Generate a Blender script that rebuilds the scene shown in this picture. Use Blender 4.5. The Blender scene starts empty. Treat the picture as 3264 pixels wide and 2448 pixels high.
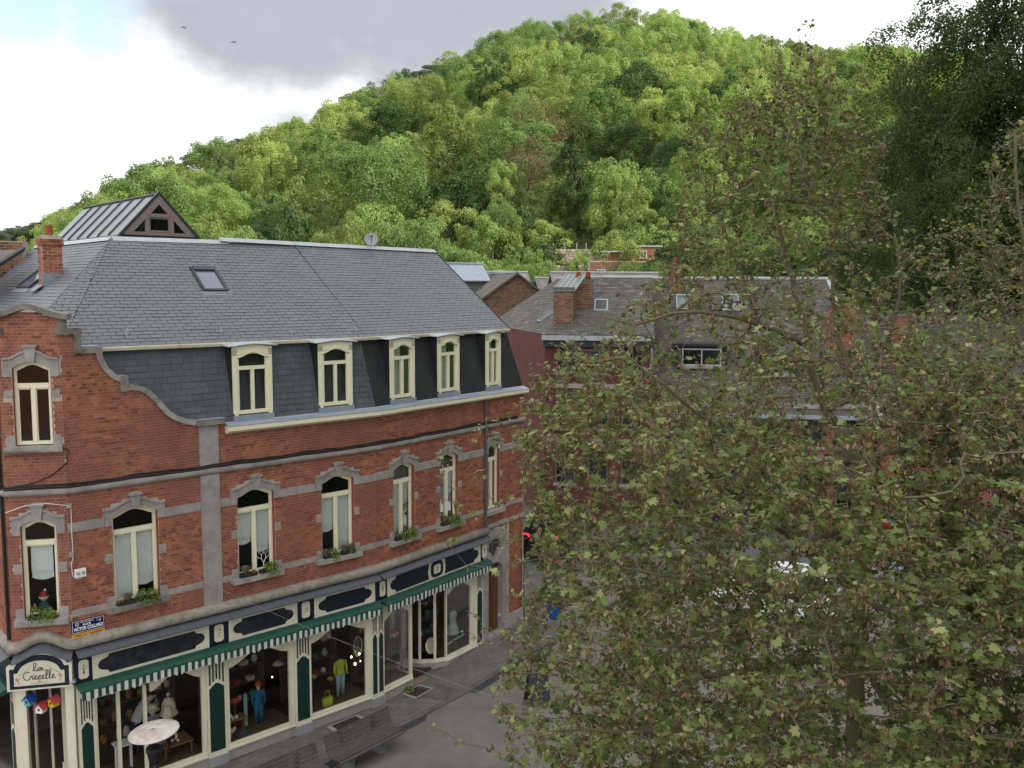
import bpy, math, random
import numpy as np
from mathutils import Vector, Matrix
random.seed(7); RNG = np.random.default_rng(11)
sc = bpy.context.scene
COL = sc.collection
R = math.radians

# ------------------------------------------------------------------ camera
H = 11.3; PITCH = R(5.878); ROLL = R(0.249); FPX = 2962.0; CX, CY = 1632.0, 1224.0
cam = bpy.data.cameras.new('camera'); cam_ob = bpy.data.objects.new('camera', cam); COL.objects.link(cam_ob)
cam.sensor_width = 36.0; cam.lens = 36.0 * FPX / 3264.0; cam.clip_start = 0.1; cam.clip_end = 5000
cam_ob.matrix_world = Matrix.Translation((0, 0, H)) @ Matrix.Rotation(math.pi/2 - PITCH, 4, 'X') @ Matrix.Rotation(ROLL, 4, 'Z')
sc.camera = cam_ob

# ------------------------------------------------------------------ sun and sky
SUN_AZ, SUN_EL = R(116), R(29)          # azimuth clockwise from +Y
sunv = Vector((math.sin(SUN_AZ)*math.cos(SUN_EL), math.cos(SUN_AZ)*math.cos(SUN_EL), math.sin(SUN_EL)))
sl = bpy.data.lights.new('sun', 'SUN'); sl.energy = 5.0; sl.angle = R(0.6); sl.color = (1.0, 0.91, 0.76)
so = bpy.data.objects.new('sun', sl); COL.objects.link(so)
so.rotation_euler = (-sunv).to_track_quat('-Z', 'Y').to_euler(); so.location = (60, -20, 120)

def pix(x, y):
    """photo pixel -> direction"""
    a = (x - CX)/FPX; b = -(y - CY)/FPX
    xr = a*math.cos(ROLL) - b*math.sin(ROLL); yr = a*math.sin(ROLL) + b*math.cos(ROLL)
    return Vector((xr, math.cos(PITCH) + yr*math.sin(PITCH), -math.sin(PITCH) + yr*math.cos(PITCH)))

W = bpy.data.worlds.new('World'); sc.world = W; W.use_nodes = True
nt = W.node_tree; nt.nodes.clear()
def nd(tree, typ, **kw):
    n = tree.nodes.new(typ)
    for k, v in kw.items():
        if k.startswith('i_'):
            n.inputs[k[2:].replace('_', ' ')].default_value = v
        else: setattr(n, k, v)
    return n
def mth(tree, op, a, b=None, c=None, clamp=False):
    n = tree.nodes.new('ShaderNodeMath'); n.operation = op; n.use_clamp = clamp
    for i, v in enumerate((a, b, c)):
        if v is None: continue
        if isinstance(v, (int, float)): n.inputs[i].default_value = v
        else: tree.links.new(v, n.inputs[i])
    return n.outputs[0]
def mixc(tree, fac, a, b):
    n = tree.nodes.new('ShaderNodeMix'); n.data_type = 'RGBA'
    for s, v in ((n.inputs[0], fac), (n.inputs[6], a), (n.inputs[7], b)):
        if isinstance(v, (int, float)): s.default_value = v
        elif isinstance(v, tuple): s.default_value = (*v, 1) if len(v) == 3 else v
        else: tree.links.new(v, s)
    return n.outputs[2]
def world():
    out = nd(nt, 'ShaderNodeOutputWorld'); bg = nd(nt, 'ShaderNodeBackground'); bg.inputs[1].default_value = 0.1
    sky = nd(nt, 'ShaderNodeTexSky', sky_type='NISHITA', sun_disc=False, sun_elevation=SUN_EL, sun_rotation=SUN_AZ)
    sky.air_density = 1.0; sky.dust_density = 1.2; sky.ozone_density = 1.0
    tc = nd(nt, 'ShaderNodeTexCoord'); dirv = tc.outputs['Generated']
    def noise(scale, detail, rough, off, sq=1.7):
        mp = nd(nt, 'ShaderNodeMapping'); mp.inputs['Location'].default_value = off; mp.inputs['Scale'].default_value = (1, 1, sq)
        nt.links.new(dirv, mp.inputs[0])
        n = nd(nt, 'ShaderNodeTexNoise'); n.inputs['Scale'].default_value = scale; n.inputs['Detail'].default_value = detail; n.inputs['Roughness'].default_value = rough
        nt.links.new(mp.outputs[0], n.inputs['Vector']); return n.outputs['Fac']
    nb = noise(6.0, 7, .6, (3.1, 1.7, .4)); nl = noise(2.1, 5, .55, (7.3, 2.2, 5.0)); nf = noise(13, 6, .6, (1, 9, 2))
    # cloud banks placed by direction in the sky (clouds are far away)
    def blob(px, py, rad, soft):
        d = pix(px*1.4756, py*1.4756).normalized()
        v = nd(nt, 'ShaderNodeVectorMath', operation='DISTANCE'); nt.links.new(dirv, v.inputs[0]); v.inputs[1].default_value = d
        t = mth(nt, 'ADD', v.outputs['Value'], mth(nt, 'MULTIPLY', mth(nt, 'SUBTRACT', nb, .5), .16))
        mr = nd(nt, 'ShaderNodeMapRange', interpolation_type='SMOOTHSTEP'); nt.links.new(t, mr.inputs[0])
        mr.inputs[1].default_value = rad - soft; mr.inputs[2].default_value = rad + soft; mr.inputs[3].default_value = 1; mr.inputs[4].default_value = 0
        return mr.outputs[0]
    def union(bs):
        o = bs[0]
        for b in bs[1:]: o = mth(nt, 'MAXIMUM', o, b)
        return o
    grey = union([blob(470, -60, .10, .05), blob(620, 0, .11, .05), blob(760, 40, .075, .05), blob(900, -10, .12, .06), blob(1150, -60, .13, .08),
                  blob(700, -300, .2, .08), blob(1100, -420, .2, .08), blob(400, -430, .16, .08), blob(640, 300, .05, .05)])
    blue = union([blob(60, -30, .055, .03), blob(190, 30, .035, .025), blob(-250, -120, .12, .05), blob(150, -240, .08, .04)])
    # everywhere else: broken cloud of the same kind
    gl = nd(nt, 'ShaderNodeMapRange', interpolation_type='SMOOTHSTEP'); nt.links.new(nl, gl.inputs[0]); gl.inputs[1].default_value = .52; gl.inputs[2].default_value = .74
    g2 = mth(nt, 'MAXIMUM', mth(nt, 'MULTIPLY', grey, .95), mth(nt, 'MULTIPLY', gl.outputs[0], .35))
    g2 = mth(nt, 'ADD', g2, mth(nt, 'MULTIPLY', mth(nt, 'SUBTRACT', nf, .5), .10), clamp=True)
    cloud = mixc(nt, g2, (11.8, 11.8, 11.8), (3.3, 3.6, 4.0))
    skyb = nd(nt, 'ShaderNodeMix', data_type='RGBA', blend_type='MULTIPLY'); skyb.inputs[0].default_value = 1
    nt.links.new(sky.outputs[0], skyb.inputs[6]); skyb.inputs[7].default_value = (1.5, 1.5, 1.5, 1)
    skyc = mixc(nt, .35, skyb.outputs[2], (7.8, 9.2, 10.2))
    col = mixc(nt, mth(nt, 'MULTIPLY', blue, .9), cloud, skyc)
    nt.links.new(col, bg.inputs[0]); nt.links.new(bg.outputs[0], out.inputs[0])
world()
vs = sc.view_settings; vs.view_transform = 'Standard'; vs.look = 'None'; vs.gamma = 1; vs.exposure = 0.48; vs.use_curve_mapping = False
sc.render.engine = 'CYCLES'
sc.cycles.max_bounces = 8; sc.cycles.transparent_max_bounces = 12; sc.cycles.diffuse_bounces = 3; sc.cycles.glossy_bounces = 3
sc.cycles.use_denoising = True

# ------------------------------------------------------------------ pixel -> place helpers
O = Vector((0, 0, H))
def ground(x, y, z=0.0):
    d = pix(x, y); return O + d*((z - H)/d.z)
def at_depth(x, y, Y):
    d = pix(x, y); return O + d*(Y/d.y)
class Frame:
    """a facade: u along it, v outwards (towards the square), z up"""
    def __init__(s, o, adeg):
        a = R(adeg); s.o = Vector((o[0], o[1], 0)); s.D = Vector((math.sin(a), math.cos(a), 0)); s.N = Vector((math.cos(a), -math.sin(a), 0)); s.a = a
        s.rot = math.pi/2 - a
    def p(s, u, v, z): return s.o + s.D*u + s.N*v + Vector((0, 0, z))
    def __call__(s, u, v, z): return s.p(u, v, z)
    def hit(s, x, y, v=0.0):
        d = pix(x, y); t = ((s.o - O).dot(s.N) + v)/d.dot(s.N); q = O + d*t
        return (q - s.o).dot(s.D), q.z
P0 = ground(1205, 2252)
FA = Frame(P0, 46.3); FB = Frame(P0, 35.6)
CA = FA.p(-7.73, 0, 0); FC = Frame(CA, 76.0)
CD = FC.p(-1.14, 0, 0); FD = Frame(CD, 138.4)

# ------------------------------------------------------------------ mesh helpers
def rootloc(o):
    v = Vector((0, 0, 0))
    while o is not None: v += o.location; o = o.parent
    return v
class MB:
    def __init__(s): s.v = []; s.f = []; s.m = []
    def add(s, vs, fs, mi=0):
        b = len(s.v); s.v.extend([tuple(q) for q in vs]); s.f.extend([tuple(i + b for i in f) for f in fs]); s.m.extend([mi]*len(fs)); return s
    def box(s, T, u0, u1, v0, v1, z0, z1, mi=0, back=True):
        vs = [T(u, v, z) for z in (z0, z1) for v in (v0, v1) for u in (u0, u1)]
        fs = [(0,1,3,2)[::-1], (4,5,7,6), (0,1,5,4), (2,3,7,6)[::-1], (0,2,6,4)[::-1], (1,3,7,5)]
        if not back: fs = [fs[0], fs[1], fs[3], fs[4], fs[5]]
        return s.add(vs, fs, mi)
    def prism(s, T, poly, v0, v1, mi=0, cap0=True):
        """poly in (u,z), extruded v0..v1"""
        n = len(poly); vs = [T(u, v0, z) for u, z in poly] + [T(u, v1, z) for u, z in poly]
        fs = [tuple(range(n, 2*n))] + ([tuple(range(n))[::-1]] if cap0 else []) + [(i, (i+1) % n, n + (i+1) % n, n + i) for i in range(n)]
        return s.add(vs, fs, mi)
    def strip(s, T, lo, hi, v0, v1, mi=0):
        """solid between two polylines lo/hi (same length) in (u,z)"""
        n = len(lo)
        vs = [T(u, v, z) for v in (v0, v1) for u, z in list(lo) + list(hi)]
        o = 2*n; fs = []
        for i in range(n-1):
            fs += [(o+i, o+i+1, o+n+i+1, o+n+i), (i, n+i, n+i+1, i+1), (i, i+1, o+i+1, o+i), (n+i, o+n+i, o+n+i+1, n+i+1)]
        fs += [(0, o, o+n, n), (n-1, 2*n-1, o+2*n-1, o+n-1)]
        return s.add(vs, fs, mi)
    def tube(s, pts, rad, n=6, mi=0, caps=True):
        pts = [Vector(p) for p in pts]; k = len(pts)
        if not hasattr(rad, '__len__'): rad = [rad]*k
        vs = []; up = Vector((.13, .07, 1)).normalized()
        for i, p in enumerate(pts):
            d = (pts[min(i+1, k-1)] - pts[max(i-1, 0)])
            d = d.normalized() if d.length > 1e-9 else Vector((0, 0, 1))
            a = d.cross(up)
            if a.length < .05: a = d.cross(Vector((1, 0, 0)))
            a.normalize(); b = d.cross(a)
            for j in range(n):
                t = 2*math.pi*j/n; vs.append(p + (a*math.cos(t) + b*math.sin(t))*rad[i])
        fs = [(i*n + j, i*n + (j+1) % n, (i+1)*n + (j+1) % n, (i+1)*n + j) for i in range(k-1) for j in range(n)]
        if caps: fs += [tuple(range(n))[::-1], tuple(range((k-1)*n, k*n))]
        return s.add(vs, fs, mi)
    def lathe(s, c, prof, n=16, mi=0, tr=None):
        """prof [(r,z)] about vertical axis at c"""
        c = Vector(c); vs = []
        for r, z in prof:
            for j in range(n):
                t = 2*math.pi*j/n; q = Vector((r*math.cos(t), r*math.sin(t), z)); vs.append(c + (tr @ q if tr else q))
        k = len(prof)
        fs = [(i*n + j, i*n + (j+1) % n, (i+1)*n + (j+1) % n, (i+1)*n + j) for i in range(k-1) for j in range(n)]
        fs += [tuple(range(n))[::-1], tuple(range((k-1)*n, k*n))]
        return s.add(vs, fs, mi)
    def ball(s, c, r, n=8, m=6, mi=0, sq=(1, 1, 1)):
        prof = [(r*math.sin(math.pi*i/m)*1.0 + 1e-4, -r*math.cos(math.pi*i/m)) for i in range(m+1)]
        c = Vector(c); vs = []
        for rr, z in prof:
            for j in range(n):
                t = 2*math.pi*j/n; vs.append(c + Vector((rr*math.cos(t)*sq[0], rr*math.sin(t)*sq[1], z*sq[2])))
        fs = [(i*n + j, i*n + (j+1) % n, (i+1)*n + (j+1) % n, (i+1)*n + j) for i in range(m) for j in range(n)]
        return s.add(vs, fs, mi)
    def sweep(s, path, prof, mi=0, close=True):
        """profile [(v,z)] swept along plan path [(x,y) or (x,y,dz)], v to the right of the path"""
        n = len(path); P = [Vector((p[0], p[1])) for p in path]; dz = [p[2] if len(p) > 2 else 0 for p in path]
        rings = []
        for i in range(n):
            ds = []
            if i > 0: ds.append((P[i] - P[i-1]).normalized())
            if i < n-1: ds.append((P[i+1] - P[i]).normalized())
            ns = [Vector((d.y, -d.x)) for d in ds]
            m = sum(ns, Vector((0, 0))).normalized(); k = 1/max(.3, m.dot(ns[0]))
            rings.append([(P[i].x + m.x*k*v, P[i].y + m.y*k*v, z + dz[i]) for v, z in prof])
        m = len(prof); vs = [q for r in rings for q in r]
        rng = range(m) if close else range(m-1)
        fs = [(i*m + j, i*m + (j+1) % m, (i+1)*m + (j+1) % m, (i+1)*m + j) for i in range(n-1) for j in rng]
        fs = [f[::-1] for f in fs]
        if close: fs += [tuple(range(m)), tuple(range((n-1)*m, n*m))[::-1]]
        return s.add(vs, fs, mi)
    def build(s, name, mat, parent=None, smooth=False, kind=None):
        if not s.v: return None
        me = bpy.data.meshes.new(name); off = rootloc(parent) if parent else Vector((0, 0, 0))
        v = np.array(s.v, dtype=np.float64) - np.array(off)
        me.from_pydata(v.tolist(), [], s.f)
        mats = mat if isinstance(mat, (list, tuple)) else [mat]
        for m in mats: me.materials.append(m)
        if len(mats) > 1: me.polygons.foreach_set('material_index', s.m)
        if smooth: me.polygons.foreach_set('use_smooth', [True]*len(me.polygons))
        me.update()
        ob = bpy.data.objects.new(name, me); COL.objects.link(ob)
        if parent: ob.parent = parent
        if kind: ob['kind'] = kind
        return ob
def np_mesh(name, verts, faces, mat, parent=None, kind=None, smooth=False):
    """verts (N,3), faces (M,k) arrays"""
    verts = np.asarray(verts, dtype=np.float32)
    if parent is not None: verts = verts - np.array(rootloc(parent), dtype=np.float32)
    faces = np.asarray(faces, dtype=np.int32); k = faces.shape[1]
    me = bpy.data.meshes.new(name)
    me.vertices.add(len(verts)); me.vertices.foreach_set('co', verts.ravel())
    me.loops.add(faces.size); me.loops.foreach_set('vertex_index', faces.ravel())
    me.polygons.add(len(faces)); me.polygons.foreach_set('loop_start', np.arange(0, faces.size, k, dtype=np.int32))
    me.update(calc_edges=True)
    if smooth: me.polygons.foreach_set('use_smooth', np.ones(len(faces), dtype=bool))
    for m in (mat if isinstance(mat, (list, tuple)) else [mat]): me.materials.append(m)
    ob = bpy.data.objects.new(name, me); COL.objects.link(ob)
    if parent is not None: ob.parent = parent
    if kind: ob['kind'] = kind
    return ob
def thing(name, label, cat, loc=(0, 0, 0), group=None, rotz=0):
    o = bpy.data.objects.new(name, None); COL.objects.link(o); o.location = loc; o.rotation_euler = (0, 0, rotz)
    o.empty_display_size = .1
    o['label'] = label; o['category'] = cat
    if group: o['group'] = group
    return o
def tag(o, label, cat, group=None):
    o['label'] = label; o['category'] = cat
    if group: o['group'] = group
    return o
def struct(o): o['kind'] = 'structure'; return o
def copy_tree(o, parent=None):
    c = o.copy(); COL.objects.link(c)
    if parent: c.parent = parent
    for ch in o.children: copy_tree(ch, c)
    return c
def W3(x, y, z): return Vector((x, y, z))

# ------------------------------------------------------------------ materials
def mat(name, col, rough=.7, var=.15, scale=8.0, bump=0.0, bscale=60.0, metal=0.0, spec=.4, isl=None, isl_amt=.0, col2=None, n2scale=1.5, coord='Object', stops=None, emit=None):
    m = bpy.data.materials.new(name); m.use_nodes = True; t = m.node_tree; b = t.nodes['Principled BSDF']
    b.inputs['Roughness'].default_value = rough; b.inputs['Metallic'].default_value = metal; b.inputs['Specular IOR Level'].default_value = spec
    tc = nd(t, 'ShaderNodeTexCoord')
    geo = nd(t, 'ShaderNodeNewGeometry')
    vec = geo.outputs['Position'] if coord == 'World' else tc.outputs[coord]
    base = col
    if stops:      # colour per piece
        rmp = nd(t, 'ShaderNodeValToRGB'); rmp.color_ramp.interpolation = 'LINEAR'
        el = rmp.color_ramp.elements
        while len(el) < len(stops): el.new(.5)
        for e, (p, c) in zip(el, stops): e.position = p; e.color = (*c, 1)
        if isl == 'object': src = nd(t, 'ShaderNodeObjectInfo').outputs['Random']
        else: src = geo.outputs['Random Per Island']
        t.links.new(src, rmp.inputs[0]); base = rmp.outputs[0]
    if col2 is not None:
        n2 = nd(t, 'ShaderNodeTexNoise'); n2.inputs['Scale'].default_value = n2scale; n2.inputs['Detail'].default_value = 6; n2.inputs['Roughness'].default_value = .65
        t.links.new(vec, n2.inputs['Vector'])
        mr = nd(t, 'ShaderNodeMapRange', interpolation_type='SMOOTHSTEP'); t.links.new(n2.outputs[0], mr.inputs[0]); mr.inputs[1].default_value = .42; mr.inputs[2].default_value = .68
        base = mixc(t, mr.outputs[0], base, col2)
    if var:
        n = nd(t, 'ShaderNodeTexNoise'); n.inputs['Scale'].default_value = scale; n.inputs['Detail'].default_value = 8; n.inputs['Roughness'].default_value = .65
        t.links.new(vec, n.inputs['Vector'])
        mr = nd(t, 'ShaderNodeMapRange'); t.links.new(n.outputs[0], mr.inputs[0]); mr.inputs[1].default_value = .25; mr.inputs[2].default_value = .75
        mr.inputs[3].default_value = 1 - var; mr.inputs[4].default_value = 1 + var
        mx = nd(t, 'ShaderNodeMix', data_type='RGBA', blend_type='MULTIPLY'); mx.inputs[0].default_value = 1
        if isinstance(base, tuple): mx.inputs[6].default_value = (*base, 1)
        else: t.links.new(base, mx.inputs[6])
        t.links.new(mr.outputs[0], mx.inputs[7]); base = mx.outputs[2]
    if isinstance(base, tuple): b.inputs['Base Color'].default_value = (*base, 1)
    else: t.links.new(base, b.inputs['Base Color'])
    if bump:
        nn = nd(t, 'ShaderNodeTexNoise'); nn.inputs['Scale'].default_value = bscale; nn.inputs['Detail'].default_value = 6
        t.links.new(vec, nn.inputs['Vector'])
        bp = nd(t, 'ShaderNodeBump'); bp.inputs['Strength'].default_value = bump; bp.inputs['Distance'].default_value = .01
        t.links.new(nn.outputs[0], bp.inputs['Height']); t.links.new(bp.outputs[0], b.inputs['Normal'])
    if emit:
        b.inputs['Emission Color'].default_value = (*emit[0], 1); b.inputs['Emission Strength'].default_value = emit[1]
    return m
def grime(m, amt=.35, col=(.05, .04, .035)):
    """rain streaks and soot: noise stretched down the wall"""
    t = m.node_tree; b = t.nodes['Principled BSDF']; src = b.inputs['Base Color'].links[0].from_socket if b.inputs['Base Color'].links else None
    geo = nd(t, 'ShaderNodeNewGeometry'); mp = nd(t, 'ShaderNodeMapping'); mp.inputs['Scale'].default_value = (2.2, 2.2, .35); t.links.new(geo.outputs['Position'], mp.inputs[0])
    n = nd(t, 'ShaderNodeTexNoise'); n.inputs['Scale'].default_value = 1.3; n.inputs['Detail'].default_value = 7; n.inputs['Roughness'].default_value = .7; t.links.new(mp.outputs[0], n.inputs['Vector'])
    mr = nd(t, 'ShaderNodeMapRange', interpolation_type='SMOOTHSTEP'); t.links.new(n.outputs[0], mr.inputs[0]); mr.inputs[1].default_value = .50; mr.inputs[2].default_value = .78; mr.inputs[4].default_value = amt
    t.links.new(mixc(t, mr.outputs[0], src, col), b.inputs['Base Color']); return m
def leafmat(name, stops, rough=.55, trans=.35, isl='island', var=.25, scale=.35, spec=.3, hueobj=0.0):
    m = bpy.data.materials.new(name); m.use_nodes = True; t = m.node_tree; t.nodes.clear()
    out = nd(t, 'ShaderNodeOutputMaterial'); geo = nd(t, 'ShaderNodeNewGeometry')
    rmp = nd(t, 'ShaderNodeValToRGB'); el = rmp.color_ramp.elements
    while len(el) < len(stops): el.new(.5)
    for e, (p, c) in zip(el, stops): e.position = p; e.color = (*c, 1)
    oi = nd(t, 'ShaderNodeObjectInfo')
    if isl == 'object': src = oi.outputs['Random']
    else:
        src = geo.outputs['Random Per Island']
        if hueobj: src = mth(t, 'ADD', mth(t, 'MULTIPLY', src, 1 - hueobj), mth(t, 'MULTIPLY', oi.outputs['Random'], hueobj))
    t.links.new(src, rmp.inputs[0]); base = rmp.outputs[0]
    n = nd(t, 'ShaderNodeTexNoise'); n.inputs['Scale'].default_value = scale; n.inputs['Detail'].default_value = 4
    t.links.new(geo.outputs['Position'], n.inputs['Vector'])
    mr = nd(t, 'ShaderNodeMapRange'); t.links.new(n.outputs[0], mr.inputs[0]); mr.inputs[1].default_value = .3; mr.inputs[2].default_value = .7; mr.inputs[3].default_value = 1 - var; mr.inputs[4].default_value = 1 + var
    mx = nd(t, 'ShaderNodeMix', data_type='RGBA', blend_type='MULTIPLY'); mx.inputs[0].default_value = 1
    t.links.new(base, mx.inputs[6]); t.links.new(mr.outputs[0], mx.inputs[7]); base = mx.outputs[2]
    d = nd(t, 'ShaderNodeBsdfPrincipled'); d.inputs['Roughness'].default_value = rough; d.inputs['Specular IOR Level'].default_value = spec; t.links.new(base, d.inputs['Base Color'])
    tr = nd(t, 'ShaderNodeBsdfTranslucent')
    br = nd(t, 'ShaderNodeMix', data_type='RGBA', blend_type='MULTIPLY'); br.inputs[0].default_value = 1; t.links.new(base, br.inputs[6]); br.inputs[7].default_value = (1.25, 1.3, .55, 1)
    t.links.new(br.outputs[2], tr.inputs[0])
    ms = nd(t, 'ShaderNodeMixShader'); ms.inputs[0].default_value = trans
    t.links.new(d.outputs[0], ms.inputs[1]); t.links.new(tr.outputs[0], ms.inputs[2]); t.links.new(ms.outputs[0], out.inputs[0])
    return m
def glassmat(name, tint=(.85, .9, .9), refl=1.0, rough=.02, base=.06):
    m = bpy.data.materials.new(name); m.use_nodes = True; t = m.node_tree; t.nodes.clear()
    out = nd(t, 'ShaderNodeOutputMaterial'); tr = nd(t, 'ShaderNodeBsdfTransparent'); tr.inputs[0].default_value = (*tint, 1)
    gl = nd(t, 'ShaderNodeBsdfGlossy'); gl.inputs['Roughness'].default_value = rough
    lw = nd(t, 'ShaderNodeFresnel'); lw.inputs[0].default_value = 1.45
    f = mth(t, 'MULTIPLY', lw.outputs[0], refl, clamp=True)
    ms = nd(t, 'ShaderNodeMixShader'); t.links.new(f, ms.inputs[0]); t.links.new(tr.outputs[0], ms.inputs[1]); t.links.new(gl.outputs[0], ms.inputs[2]); t.links.new(ms.outputs[0], out.inputs[0])
    return m
BRICK = [(0, (.17, .052, .036)), (.2, (.255, .078, .050)), (.5, (.325, .108, .064)), (.8, (.385, .145, .078)), (1, (.29, .105, .072))]
M = {}
M['brick'] = mat('brick', None, .85, .22, 3.0, .35, 90, stops=BRICK, isl='island', coord='World', col2=(.235, .075, .056), n2scale=.55)
M['brick_one'] = mat('brick_single', None, .85, .22, 3.0, .35, 90, stops=BRICK, isl='object', coord='World', col2=(.235, .075, .056), n2scale=.55)
M['mortar'] = mat('mortar', (.44, .365, .305), .95, .2, 6, .3, 80, coord='World')
M['jamb'] = mat('brick_jamb', (.26, .075, .045), .9, .25, 14, .3, 60, coord='World')
M['stone'] = mat('blue_stone', (.335, .305, .29), .8, .22, 5, .2, 70, coord='World', col2=(.26, .235, .22), n2scale=2.2)
M['stone_dark'] = mat('weathered_stone', (.25, .225, .195), .85, .3, 6, .3, 50, coord='World', col2=(.11, .097, .078), n2scale=1.6)
M['stone_roll'] = mat('rough_stone_cornice', (.30, .272, .235), .9, .3, 9, .5, 60, coord='World', col2=(.22, .19, .15), n2scale=2.5)
M['plinth'] = mat('shop_plinth', (.35, .325, .31), .8, .15, 7, .15, 60, coord='World')
M['plinth_blue'] = mat('plinth_block', (.32, .32, .345), .75, .14, 9, .15, 60, coord='World')
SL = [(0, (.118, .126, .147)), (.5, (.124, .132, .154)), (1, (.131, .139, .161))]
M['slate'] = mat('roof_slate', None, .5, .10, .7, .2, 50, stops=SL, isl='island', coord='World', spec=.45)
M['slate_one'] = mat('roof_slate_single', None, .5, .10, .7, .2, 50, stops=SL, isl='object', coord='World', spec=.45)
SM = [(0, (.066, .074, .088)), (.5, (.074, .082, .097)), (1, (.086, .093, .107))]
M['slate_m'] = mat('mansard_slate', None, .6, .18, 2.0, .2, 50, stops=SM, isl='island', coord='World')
M['slate_under'] = mat('slate_joint', (.025, .026, .03), .9, .1, 5, coord='World')
M['felt'] = mat('black_roof_felt', (.020, .022, .026), .8, .3, 5, .2, 40, coord='World', col2=(.032, .034, .038), n2scale=1.2)
M['zinc'] = mat('zinc', (.31, .355, .42), .5, .18, 4, .1, 20, metal=.25, coord='World')
M['zinc_ridge'] = mat('zinc_ridge', (.40, .435, .48), .5, .15, 4, .1, 20, metal=.2, coord='World')
M['cream'] = mat('cream_paint', (.80, .75, .56), .5, .06, 6, .05, 40, coord='World')
M['cream_b'] = mat('cream_shopfront_paint', (.76, .71, .57), .55, .08, 5, .05, 40, coord='World')
M['navy'] = mat('navy_paint', (.008, .015, .034), .45, .2, 4, coord='World')
M['navy_worn'] = mat('worn_navy_paint', (.010, .014, .026), .55, .25, 6, coord='World', col2=(.035, .036, .042), n2scale=4.5)
M['awning'] = mat('green_awning', (.010, .068, .048), .6, .15, 5, coord='World')
M['valance_g'] = mat('green_valance', (.011, .062, .045), .8, .12, 8, coord='World')
M['valance_w'] = mat('white_valance', (.62, .60, .58), .85, .1, 8, coord='World')
M['green_panel'] = mat('dark_green_panel', (.006, .034, .026), .5, .15, 5, coord='World')
M['dark'] = mat('dark_interior', (.040, .028, .022), .9, .4, 2, coord='World')
M['black'] = mat('black_rubber', (.012, .012, .013), .6, .2, 5)
M['glass'] = glassmat('window_glass', (.9, .92, .91), .5)
M['glass_shop'] = glassmat('shop_glass', (.92, .93, .92), .28)
M['blind'] = mat('white_blind', (.86, .89, .90), .9, .03, 6, coord='World')
M['wood_door'] = mat('brown_door_wood', (.13, .052, .024), .5, .25, 9, coord='World')
M['pipe'] = mat('drainpipe_zinc', (.10, .105, .115), .55, .2, 8, metal=.3, coord='World')
M['cable'] = mat('black_cable', (.014, .013, .013), .6, .2, 6)
M['white'] = mat('white_plastic', (.8, .8, .8), .4, .05, 6)
M['terracotta'] = mat('terracotta', (.33, .085, .04), .85, .25, 12, .2, 50, coord='World')
M['lead'] = mat('lead_flashing', (.23, .25, .29), .6, .2, 8, coord='World')

for k_ in ('brick', 'brick_one'): grime(M[k_], .5, (.10, .048, .035))
for k_ in ('stone', 'stone_dark', 'stone_roll', 'cream_b', 'plinth'): grime(M[k_], .35, (.09, .08, .065))
grime(M['slate'], .25, (.06, .062, .06)); grime(M['slate_one'], .25, (.06, .062, .06)); grime(M['slate_m'], .3, (.10, .105, .11)); grime(M['zinc'], .3, (.16, .17, .18)); grime(M['zinc_ridge'], .3, (.2, .21, .22))
# ================================================================== the corner building
def text_mesh(body, size, name, matl, parent, T, shear=0, bold=0.0, w=None):
    """flat lettering; T(u,z)->world"""
    cu = bpy.data.curves.new(name, 'FONT'); cu.body = body; cu.size = size; cu.align_x = 'CENTER'; cu.align_y = 'CENTER'; cu.extrude = .002; cu.offset = bold; cu.shear = shear; cu.resolution_u = 3
    ob = bpy.data.objects.new(name, cu); COL.objects.link(ob)
    dg = bpy.context.evaluated_depsgraph_get(); me = bpy.data.meshes.new_from_object(ob.evaluated_get(dg))
    COL.objects.unlink(ob); bpy.data.objects.remove(ob)
    off = rootloc(parent); xs = [v.co.x for v in me.vertices]; k = 1.0
    if w and xs: k = w/(max(xs) - min(xs))
    for v in me.vertices: v.co = T(v.co.x*k, v.co.y, v.co.z) - off
    me.materials.clear(); me.materials.append(matl); me.name = name
    o = bpy.data.objects.new(name, me); COL.objects.link(o); o.parent = parent; return o

def bell(x):  # -1..1 -> 0..1..0 ogee
    x = max(-1, min(1, x)); return .5 + .5*math.cos(math.pi*x)
bld = thing('corner_shop_building', 'red brick corner building with curved gable, slate mansard roof and ground floor shop', 'building', tuple(P0))
PATH = [FD.p(-4, 0, 0), CD, CA, P0, FB.p(6.86, 0, 0)]
PATH2 = [(p.x, p.y) for p in PATH]

# ---------- profiles of the gable (s = distance from the chamfered corner, z)
G_EDGE = [(2.83, 8.31), (2.60, 8.36), (2.37, 8.46), (2.22, 8.57), (2.12, 8.69), (2.02, 8.82), (1.93, 8.93), (1.80, 9.06), (1.64, 9.16), (1.50, 9.20), (1.34, 9.22)]
G_EDGE2 = [(1.30, 9.40), (1.20, 9.40), (1.10, 9.44), (1.02, 9.51), (.94, .0 + 9.60), (.88, 9.70), (.83, 9.82), (.805, 9.92), (.80, 10.03)]
def gable_s(z):
    """widest s of brickwork at height z"""
    T = .11
    if z < 8.22: return 2.90
    if z < 9.08:
        pts = G_EDGE
    elif z < 9.30: return 1.22
    elif z < 9.93:
        pts = G_EDGE2
    elif z < 10.32: return .30
    elif z < 10.72: return -.02 + .12
    else: return 0
    for (s0, z0), (s1, z1) in zip(pts, pts[1:]):
        if z0 <= z + .09 <= z1: return s0 + (s1 - s0)*((z + .09 - z0)/(z1 - z0 + 1e-9)) - .07
    return pts[-1][0] - .07
def arch_c(u):  # underside of the arched coping on the chamfer
    return 10.63 + .21*math.exp(-((u + .57)/.40)**2)

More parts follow.
